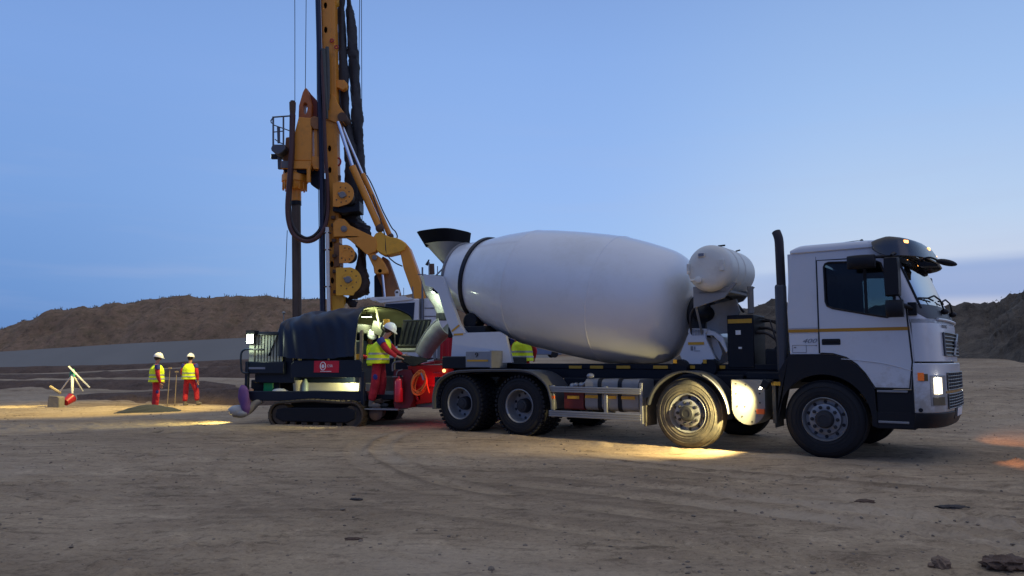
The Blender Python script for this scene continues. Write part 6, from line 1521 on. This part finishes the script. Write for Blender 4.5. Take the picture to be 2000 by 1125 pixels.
winch('upper_winch', [(650, 403), (650, 358), (664, 355)] + circ(668, 378, 23, 70, -80) + [(660, 404)], 668, 380, 20)
rprism('winch_seat', [(650, 400), (690, 404), (702, 392), (702, 412), (670, 416), (650, 412)], -.5, .2, chassis)
winch('middle_winch', [(662.5, 514), (662.5, 479), (674, 478)] + circ(675, 496, 18, 80, -80) + [(668, 514)], 676, 496, 16, hub=False)
winch('lower_winch', [(656, 577), (656, 523), (684, 522)] + circ(680, 548, 26, 70, -60) + [(690, 577)], 679, 546, 24, orangey if 0 else -.62, .1, orangey)
rprism('winch_mount', [(652, 474), (664, 474), (664, 520), (652, 522)], -.3, .2, mat('brown_orange', (.32, .13, .04), .6))
rprism('mast_foot', [(648, 577), (671, 577), (671, 640), (650, 640)], -.3, .3, orangey, bevel=.02)
# boom and links
rprism('upper_link', [(650, 436), (655, 430), (662.6, 426), (673, 428), (682, 439.5), (700, 448.4), (726.5, 461), (733.6, 464), (736, 478), (733.6, 491), (717.7, 498), (709, 491), (701.7, 484), (690, 475), (682, 468), (672, 462), (662.6, 462), (651, 463)], -.45, -.05, orange, bevel=.03)
mb = MB(); p = rp(671.5, 446.6, -.5); mb.cyl(p, p + Vector((0, .1, 0)), .10, seg=18); mb.cyl(p + Vector((0, -.03, 0)), p, .055, seg=12); p = rp(732, 503, -.45); mb.obox(p, (.14, .08, .14), (0, .3, 0)); p = rp(742, 529, -.4); mb.cyl(p, p + Vector((0, .1, 0)), .07, seg=16); p = rp(775, 472, -.4); mb.cyl(p, p + Vector((0, .1, 0)), .1, seg=16)
mb.each('pin', mat('dull_grey', (.20, .20, .21), .55, .3), rig, bevel=.006)
rprism('knuckle', [(729, 463), (734, 455), (744, 452), (752, 458), (762, 463), (773, 464), (782, 467.4), (794, 477), (790, 488), (777, 494), (760, 498), (748, 497.6), (738, 492), (731, 485)], -.42, .12, orangey, bevel=.03)
rprism('lower_link', [(718, 498), (726, 493), (733.6, 496), (744, 503.5), (752, 516), (757, 527), (757, 534), (731, 534.5), (729, 521)], -.4, -.1, orange, bevel=.03)
rprism('boom_arm', [(734, 534), (747, 500), (757, 506), (766, 530), (773, 550), (780, 572), (779, 590), (748, 590), (745, 560)], -.1, .35, mat('brown_orange', (.36, .15, .04), .5, dirt=(.12, .07, .04), dirt_amt=.4), bevel=.03)
rprism('counter_boom', [(735, 534), (748, 534), (750, 590), (731, 590), (730.5, 540)], .1, .3, chassis)
rtube('lift_rod', [(747, 533, -.2), (752, 585, -.2)], .055, chrome, 14)
stayp = [(773.6, 473.5), (782.6, 467.4), (792, 474), (797, 480), (808, 510), (820, 545), (833, 584), (834, 600), (816, 600), (800, 558), (788, 524), (781, 491.6)]
rprism('rear_stay', stayp, -.35, .1, orange, bevel=.03)
rprism('rear_stay_flank', [(790, 473), (799, 482), (822, 545), (836, 590), (834, 584), (808, 510)], -.3, .35, mat('faded_orange', (.62, .30, .15), .5), bevel=.01)
for (a, b, c_, rr, dd) in (((660, 238), (688, 325), (740, 442), .112, -.35), ((666, 240), (708, 340), (761, 459), .085, .05)):
    cy_ = rtube('stay_cylinder', [(*b, dd), (*c_, dd)], rr, orange, 16); rtube('chrome_rod', [(*a, dd), (b[0] + 1, b[1] + 2, dd)], rr * .55, chrome, 14, parent=cy_)
    mb = MB(); p = rp(*c_, dd); mb.ball(p + Vector((.03, 0, -.05)), rr * 1.25, (1, 1, 1.1)); mb.build('clevis', rust, cy_)
rtube('line_hose', [(716, 342, -.2), (724, 356, -.2), (733, 376, -.2), (746, 408, -.2), (757, 430, -.2), (766, 446, -.2), (772, 452, -.2), (776, 462, -.2), (772, 470, -.2)], .022, hose, 6, sm=4)
rtube('line_hose', [(728, 380, -.4), (742, 425, -.4), (752, 462, -.4), (755, 495, -.4), (770, 512, -.3), (786, 520, -.2)], .022, hose, 6, sm=4)
rtube('line_hose', [(700, 468, .1), (712, 500, .1), (714, 530, .1), (710, 556, .1)], .03, hose, 6, sm=4)
rtube('line_hose', [(696, 450, .1), (704, 490, .1), (708, 510, .1), (713, 545, .1)], .03, hose, 6, sm=4)
# hanging black cable bundles and sheeting
def rag_tube(name, pts, rad, seed, m=tarp, d=.15):
    P = smooth_path([rp(x, y, dd) for x, y, dd in pts], 10); n = len(P); seg = 12; rng = random.Random(seed); vs = []
    for i, p in enumerate(P):
        r = np.interp(i / (n - 1), lin(0, 1, len(rad)), rad)
        for k in range(seg):
            t = 2 * math.pi * k / seg; r *= 1.0 + (.2 if seed < 3 and k == 0 else 0); w = 1.22 + .22 * math.sin(t * 3 + i * .21 + seed) + .14 * math.sin(t * 5 - i * .47) + rng.uniform(-.10, .10)
            vs.append(p + Vector((math.cos(t) * r * w, math.sin(t) * r * w * .8, rng.uniform(-.02, .02))))
    mb = MB(); mb.add(vs, [(i * seg + k, i * seg + (k + 1) % seg, (i + 1) * seg + (k + 1) % seg, (i + 1) * seg + k) for i in range(n - 1) for k in range(seg)] + [tuple(range(seg)), tuple((n - 1) * seg + k for k in range(seg))])
    return mb.build(name, m, rig, angle=80)
rag_tube('cable_bundle', [(671, -60, .3), (667, 5, .3), (667, 32, .3), (669, 110, .3), (672, 170, .3), (675, 230, .3), (682, 280, .3), (687, 330, .3), (690, 375, .3), (688, 400, .3)], [.10, .07, .09, .10, .11, .12, .14, .17, .16], 1)
rag_tube('cable_bundle', [(674, -60, .4), (682, 5, .4), (684, 32, .4), (688, 90, .4), (692, 118, .4), (693, 170, .4), (697, 220, .4), (700, 262, .4), (702, 300, .4), (700, 345, .4), (700, 400, .35)], [.06, .05, .10, .12, .12, .11, .12, .12, .10, .14, .12], 2)
rag_tube('cable_bundle', [(696, 398, .3), (686, 425, .3), (698, 440, .25), (712, 452, .2), (724, 470, .1)], [.16, .28, .26, .16, .08], 3)
rag_tube('cable_bundle', [(694, 462, .2), (706, 490, .2), (704, 520, .15), (708, 552, .15), (700, 572, .15), (688, 584, .15)], [.10, .10, .12, .22, .26, .1], 4, mat('greasy_brown', (.07, .045, .03), .7, var=.5, scale=8, bump=.6, bscale=14))
rag_tube('cable_bundle', [(676, 582, .1), (686, 590, .1), (690, 600, .1)], [.06, .14, .08], 6)
# ropes
rope = mat('wire_rope', (.03, .04, .07), .5, .4)
for pts in ([(575, -260, 0), (576, 60, 0), (576, 200, 0)], [(599, -260, 0), (598, 0, 0), (596.5, 172, 0)], [(616, -260, -.3), (618, 0, -.3), (619.5, 190, -.3), (626, 640, -.3)], [(655, -260, .1), (657, 0, .1), (659, 150, .1), (667, 215, .1)],
            [(703, -260, .5), (702.5, 0, .5), (700, 190, .5), (701, 420, .5)], [(706, -260, .5), (706, 0, .5), (707, 300, .5), (707.5, 520, .5)], [(561, 450, .2), (558, 520, .2), (554.5, 588, .2)], [(626.5, 365, -.1), (627.5, 600, -.1)]):
    rtube('wire_rope', pts, .012, rope, 5)
# upper carriage: white cab with dark window, engine house, rails, stack
cw = mat('rig_white', (.72, .73, .73), .45, var=.08, dirt=(.3, .29, .27), dirt_amt=.3)
cabp = [(740, 640), (752, 590), (754, 586), (800, 583), (818, 583), (818, 700), (760, 700)]
mb = MB(); mb.prism(rpoly([(735, 700), (752, 592), (756, 586), (818, 583), (818, 700)], -1.0), -1.0, .6, holes=[]); rc_ = mb.build('rig_cab', cw, rig, bevel=.03)
rprism('cab_window', [(742, 650), (753, 594), (810, 590.5), (806, 650)], -1.02, -1.0, mat('dark_window', (.012, .015, .03), .12, var=.1), parent=rc_, bevel=.004)
mb = MB()
for a, b, zz in (((721, 584), (790, 578), .0), ((735, 588), (802, 581), .0)): mb.prism(rpoly([a, (a[0] + 4, a[1] - 3), b, (b[0] + 6, b[1] + 3), (b[0] - 2, b[1] + 5), (a[0] + 8, a[1] + 4)], -1.05), -1.05, .3)
mb.build('cab_roof_guard', cw, rc_, bevel=.01)
mb = MB(); p = rp(776, 571, -.6); mb.ball(p, .085); mb.cyl(p + Vector((0, 0, -.15)), p, .06, .08, 12); bq = mb.build('beacon', cw, rig); mb = MB(); mb.obox(p + Vector((0, -.08, 0)), (.08, .03, .05)); mb.build('beacon_band', chassis, bq)
mb = MB(); mb.prism(rpoly([(826, 583), (880, 582), (900, 700), (826, 700)], -.9), -.9, 1.0); eh = mb.build('engine_house', cw, rig, bevel=.02)
mb = MB()
for py in (601, 617, 634, 652): mb.prism(rpoly([(829, py), (856, py), (856, py + 1.2), (829, py + 1.2)], -.91), -.915, -.9)
mb.prism(rpoly([(827, 583), (828, 583), (828, 700), (827, 700)], -.91), -.915, -.9); mb.each('panel_gap', chassis, eh)
rprism('cab_side_panel', [(818, 583), (826, 583), (826, 700), (818, 700)], -.8, .5, mat('dull_grey', (.20, .20, .21), .55, .3))
mb = MB(); mb.tube([rp(825, 700, -1.0), rp(825, 522, -1.0)], .03, 6); mb.tube([rp(816, 536, -1.0), rp(832, 536.5, -1.0)], .018, 6); mb.tube([rp(806, 560, -.6), rp(806.5, 584, -.6)], .02, 6); mb.tube([rp(828, 564.5, -.6), rp(836, 564.5, -.6)], .018, 6)
for x in (833, 836): mb.tube([rp(x, 562, -.6), rp(x, 584, -.6)], .02, 6)
mb.tube([rp(854.5, 520, -.2), rp(854.5, 560, -.2)], .016, 6); mb.tube([rp(788.5, 562, .2), rp(788.5, 580, .2)], .010, 6)
mb.each('guard_rail', mat('rail_grey', (.14, .16, .2), .5, .4), rig)
mb = MB(); a = rp(844, 536, .0); b = rp(843, 516, .0); mb.tube([a, b], .085, 16); st_ = mb.build('exhaust_stack', rust, rig); mb = MB(); mb.tube([rp(833, 518, 0), rp(838, 507, 0)], [.05, .02], 8); mb.tube([rp(836, 516, 0), rp(848, 516, 0)], .02, 6); mb.build('rain_flap', chassis, st_)
mb = MB(); mb.prism(rpoly([(720, 700), (900, 700), (900, 735), (720, 735)], -1.2), -1.2, 1.2); mb.build('turntable', chassis, rig, bevel=.02)
gl0 = RO.z
mb = MB()
for d in (-1.5, 1.0): mb.prism([(p[0], p[1]) for p in [(-1.8, .1), (2.4, .1), (2.8, .5), (2.4, .95), (-1.8, .95), (-2.2, .5)]], d, d + .6)
mb.each('crawler_track', tracks_m, rig, bevel=.05)
mb = MB(); mb.box(-1.5, 2.2, -1.0, 1.0, .3, 1.2); mb.build('undercarriage', chassis, rig)
# working floodlight on the rig, aimed over the ground on its left (its light is what falls around the men)
fl_ = MB(); p = rp(536, 306, .15); fl_.obox(p, (.2, .12, .16)); fl_ = fl_.build('floodlight', blackp, rig, bevel=.01)
mb = MB(); mb.obox(p + Vector((-.098, 0, 0)), (.01, .10, .13)); mb.build('lens', emis('dim_lens', (.90, 1.0, .82), 3), fl_)
spot('flood_beam', p + Vector((-.14, -.05, 0)), Vector((-8.5, -.6, -.2)), 6500, (1.0, .80, .24), 62, .7, .08, fl_)
# second lamp, inferred and unseen, by the basket: narrow beam for the far-left patch
fl2 = MB(); p = rp(540, 306, .45); fl2.obox(p, (.12, .14, .12)); fl2 = fl2.build('floodlight', blackp, rig, bevel=.01)
spot('flood_beam', p + Vector((-.1, 0, 0)), Vector((-17.2, 25.6, -.3)) - RO, 17000, (1.0, .82, .26), 13, .6, .05, fl2)

# ================================================================== SMALL THINGS ON THE SITE
def place(px, py, D): r = ray(px, py); x = r.x * D / r.y; return Vector((x, D, gh(x, D)))
def on(px, py_guess, D): return place(px, py_guess, D)
# dark gravel heap
t = MB(); rng = random.Random(5)
def hp_(u, v):
    a = 2 * math.pi * u; r = v; n_ = .08 * math.sin(a * 3 + 1) + .06 * math.sin(a * 5)
    return ((1.05 + n_) * r * math.cos(a), (.8 + n_) * r * math.sin(a), .26 * (1 - r ** 1.5) + .02 * math.sin(a * 7 + r * 20) * r - .05)
t.grid(hp_, lin(0, 1, 61), lin(.001, 1, 24))
g0_ = place(290, 808, 22.3)
gp_ = t.build('gravel_heap', mat('dark_gravel', (.018, .022, .032), .9, var=.5, scale=25, bump=1.0, bscale=30), None); gp_.location = g0_; tag(gp_, 'low heap of dark blue-grey gravel in front of the left worker', 'gravel heap')
# tripod with a level and staff
w_ = place(140, 768, 26.0)
def lab(o, pos, label, cat, rz=0): o.location = pos; o.rotation_euler = (0, 0, rz); return tag(o, label, cat)
tr = empty('survey_tripod', w_); tag(tr, 'white survey tripod with a staff leaning across its green head', 'tripod')
paint_w = mat('pale_pole', (.62, .62, .58), .5)
S_ = 26.0 / FPX
def tp_(px, py, dy=0): p = at(px, py, 26.0 + dy); return p - w_
for a, b, r_ in (((141, 727, 0), (141, 769, -.3), .055), ((139, 735, 0), (117, 765, .1), .028), ((145, 737, 0), (162, 764, .35), .028)):
    mb = MB(); mb.tube([tp_(*a), tp_(*b)], [r_, r_ * .7], 8); mb.build('leg', paint_w, tr)
mb = MB(); mb.lathe([(-.12, .06), (-.1, .09), (.06, .09), (.1, .06), (.16, .05)], tp_(141.5, 730), (0, 0, 1), 14); mb.build('head', mat('green_head', (.02, .22, .15), .5), tr)
st = MB(); st.tube([tp_(134, 716, -.1), tp_(175, 757, -.1)], .03, 6); sf = st.build('survey_staff', paint_w, None, off=tuple(-w_)); sf.location = (0, 0, 0); tag(sf, 'long pale staff leaning diagonally over the survey tripod', 'staff')
# red bucket, dusty box, plank
p = place(126, 782, 25.2)
t = MB(); t.lathe([(0, .10), (.01, .12), (.30, .165), (.31, .175), (.30, .155), (.02, .11), (.02, 0)], (0, 0, 0), (0, 0, 1), 22)
o = t.build('bucket', redp, None); o.location = p + Vector((.02, 0, .17)); o.rotation_euler = (R(-58), R(20), 0); tag(o, 'red bucket tipped over by the grey box under the tripod', 'bucket')
mb = MB(); mb.tube([(.16 * math.cos(a), .16 * math.sin(a), .3 + .0) if 0 else (.165 * math.cos(a), .03, .30 + .165 * math.sin(a)) for a in lin(0, math.pi, 12)], .008, 5); mb.build('bucket_handle', alu, o)
p = place(110, 785, 25.0)
t = MB(); rbp = [(-.20, 0), (.20, 0), (.19, .38), (.15, .42), (-.17, .43), (-.20, .39)]; t.prism(rbp, -.15, .15)
for i, v in enumerate(t.v): t.v[i] = (v[0] + random.uniform(-.02, .02), v[1] + random.uniform(-.02, .02), v[2] + (random.uniform(-.02, .02) if v[2] > .1 else 0))
o = t.build('cement_bag', mat('paper_sack', (.24, .22, .18), .9, bump=.6, bscale=10), None, bevel=.04); o.location = p - Vector((0, 0, .02)); tag(o, 'dusty grey-brown sack standing left of the red bucket', 'sack')
t = MB(); A_ = at(98, 755, 25.2); B_ = at(118, 768, 25.1); t.tube([A_, B_], .045, 6); o = t.build('plank', wood, None, off=tuple(A_)); o.location = A_; tag(o, 'short pale board sticking up from the sack left of the tripod', 'board')
for (a, b, lb) in (((332, 719), (327, 778), 'thin wooden stake upright in the soil, left one between the two workers'), ((345, 726), (342, 772), 'thin stake with a foot, right one between the two workers')):
    D_ = 25.5; A_ = at(*a, D_); B_ = at(*b, D_); gB = gh(B_.x, D_); B_.z = gB - .05; t = MB(); t.tube([B_, B_.lerp(A_, .5), A_], [.016, .014, .012], 6)
    if 'right' in lb: t.obox(B_ + Vector((0, 0, .1)), (.22, .05, .04)); t.obox(A_, (.10, .05, .05))
    o = t.build('stake', wood, None, off=tuple(B_)); o.location = B_; tag(o, lb, 'stake')
# far parked vehicles glimpsed past the truck
v = empty('parked_van', place(1055, 690, 32) + Vector((0, 0, 0)), R(8)); v.location.z = at(1050, 694, 32).z - .1; v.scale = (.5, .5, .5); tag(v, 'small blue and white van beyond the truck, seen under the drum', 'van')
mb = MB(); mb.prism([(-1.6, .25), (1.7, .25), (1.75, .65), (1.55, .72), (1.0, .80), (.55, 1.15), (-1.5, 1.2), (-1.6, .9)], -.8, .8); mb.build('body', mat('van_blue', (.12, .16, .26), .35), v, bevel=.05)
mb = MB(); mb.prism([(-.9, .82), (.4, 1.10), (.85, .82)], -.82, .82); mb.build('window', mat('van_window', (.35, .38, .42), .2), v)
mb = MB(); mb.prism([(-.6, 1.16), (.75, 1.0), (1.5, .74), (.6, 1.22), (-.6, 1.28)], -.7, .7); mb.build('roof', mat('van_white', (.6, .6, .62), .4), v, bevel=.03)
for x in (-1.0, 1.1):
    mb = MB(); mb.cyl((x, -.84, .3), (x, -.62, .3), .3, seg=20); mb.cyl((x, .62, .3), (x, .84, .3), .3, seg=20); mb.each('wheel', rubber, v)
c1_ = empty('site_container', place(880, 700, 21.5), R(-6)); tag(c1_, 'dark red steel container standing behind the hopper and the truck tail', 'container')
mb = MB(); mb.box(-.35, .75, 0, 1.2, .1, 1.95)
for k in range(6): mb.box(-.3 + k * .18, -.22 + k * .18, -.03, 0.0, .2, 1.85)
mb.build('wall', redp, c1_, bevel=.01); mb = MB(); mb.box(-.38, -.30, -.04, .04, .05, 2.0); mb.box(-.5, -.42, -.02, .02, .05, 1.75); mb.each('corner_post', alu, c1_); mb = MB(); mb.box(-.36, .75, -.02, 1.2, 1.95, 2.0); mb.build('roof', redp, c1_)

# ---- clods, stones and tufts
rng = random.Random(11)
def ico(r, sx, sy, sz, jit, sub=1):
    bm = bmesh.new(); bmesh.ops.create_icosphere(bm, subdivisions=sub, radius=r)
    out = []
    for v_ in bm.verts:
        k = 1 + rng.uniform(-jit, jit); out.append(Vector((v_.co.x * sx * k, v_.co.y * sy * k, v_.co.z * sz * k)))
    fs = [tuple(x.index for x in f.verts) for f in bm.faces]; bm.free(); return out, fs
shapes = [ico(1, rng.uniform(.8, 1.4), rng.uniform(.7, 1.2), rng.uniform(.4, .75), .25) for _ in range(10)]
pts = []
for _ in range(3600):
    Y = 2.2 + 24 * rng.random() ** 1.5; X = rng.uniform(-.72, .72) * Y
    dens = float(fbm(np.array([X * .6]), np.array([Y * .6]), 2, 33)[0])
    if dens < -.02 + .12 * (X < 0) and rng.random() < .85: continue
    pts.append((X, Y, abs(rng.gauss(0, 1)) * .007 + .003 + .0004 * Y))
PX = np.array([p[0] for p in pts]); PY = np.array([p[1] for p in pts]); PZ = ground_h(PX, PY)
mb = MB()
for (X, Y, s_), z_ in zip(pts, PZ):
    vs, fs = shapes[rng.randrange(10)]; a = rng.uniform(0, 6.28); c_, q_ = math.cos(a) * s_, math.sin(a) * s_
    mb.add([(X + v_.x * c_ - v_.y * q_, Y + v_.x * q_ + v_.y * c_, z_ + v_.z * s_ + s_ * .15) for v_ in vs], fs)
o = mb.build('soil_crumbs', mat('crumb_soil', (.21, .165, .12), .95, var=.5, scale=.7), None, smooth=False, weld=False, fix=False); tag(o, kind='stuff')
def clump(name, px, py, r, sx, sy, sz, m, label, seed):
    global rng
    rng = random.Random(seed); rr = ray(px, py); t_ = -CZ / rr.z; X, Y = rr.x * t_, rr.y * t_
    vs, fs = ico(r, sx, sy, sz, .22, 3); mb = MB(); mb.add(vs, fs)
    for k in range(5): v2, f2 = ico(r * rng.uniform(.25, .45), 1.2, 1, .7, .2, 2); o_ = Vector((rng.uniform(-1.3, 1.3) * r * sx, rng.uniform(-1, 1) * r * sy, -.1 * r)); mb.add([v_ + o_ for v_ in v2], f2)
    o = mb.build(name, m, None, angle=50); o.location = (X, Y, gh(X, Y) + r * sz * .25); return tag(o, label, 'clod')
soilc = mat('clod_soil', (.12, .075, .05), .95, var=.5, scale=18, bump=1.0, bscale=40)
soild = mat('clod_dark', (.06, .05, .045), .95, var=.5, scale=18, bump=1.0, bscale=40)
clump('soil_clod', 1838, 1112, .05, 1.1, 1.0, 1.0, mat('clod_pale', (.22, .15, .10), .95, var=.4, scale=18, bump=1.0, bscale=40), 'pale brown clod at the lower right edge of the photo', 3)
clump('soil_clod', 1965, 1112, .085, 1.7, 1.1, .6, soilc, 'large dark brown clod in the lower right corner', 4)
clump('soil_clod', 1690, 980, .045, 2.0, .9, .5, soilc, 'reddish clod lying ahead of and below the front wheel', 5)
clump('soil_clod', 1860, 990, .06, 2.4, .9, .35, soild, 'flat dark clod right of the reddish one, near the right edge', 6)
clump('soil_clod', 690, 1055, .03, 2.2, 1, .5, soilc, 'small red-brown clod in the lower middle foreground', 7)
clump('soil_clod', 695, 972, .035, 1.8, 1, .4, soild, 'small dark clod in the middle foreground left of centre', 8)
# dry tufts along the crest of the far heap, scrub on the right-hand one
rng = random.Random(21); mb = MB(); C0 = CREST[0]
for _ in range(420):
    i = rng.randrange(150, len(C0)); b_ = Vector(C0[i][rng.randrange(5)]); hgt = abs(rng.gauss(0, .16)) + .05
    for k in range(3):
        e_ = b_ + Vector((rng.uniform(-.3, .3), rng.uniform(-.2, .2), hgt * rng.uniform(.6, 1.5))); mb.tube([b_ - Vector((0, 0, .2)), e_], [.07, .02], 3, cap=False)
o = mb.build('dry_grass', mat('dry_grass', (.20, .15, .09), .9), None, weld=False, fix=False); tag(o, kind='stuff')
rng = random.Random(31); mb = MB(); C1 = CREST[1]
for _ in range(230):
    i = int(rng.uniform(0, len(C1))); b_ = Vector(C1[i][rng.randrange(5)]); px_ = 1000 + FPX * b_.x / b_.y
    big = 1.6 if (1475 < px_ < 1535 or px_ > 1940) else .7
    if px_ < 1440: continue
    n_ = int(rng.uniform(20, 60) * big); R_ = rng.uniform(.15, .42) * big
    for _k in range(n_):
        d_ = Vector((rng.gauss(0, 1), rng.gauss(0, 1), abs(rng.gauss(0, .6)))) * R_ * .6; r_ = rng.uniform(.04, .10); c_ = b_ + d_ - Vector((0, 0, .1))
        a_ = Vector((rng.gauss(0, 1), rng.gauss(0, 1), rng.gauss(0, 1))).normalized() * r_; q_ = a_.orthogonal().normalized() * r_ * .7; mb.add([c_ - a_, c_ + q_, c_ + a_, c_ - q_], [(0, 1, 2, 3)])
o = mb.build('scrub', mat('scrub_leaf', (.03, .035, .025), .9, var=.5), None, weld=False, fix=False); tag(o, kind='stuff')
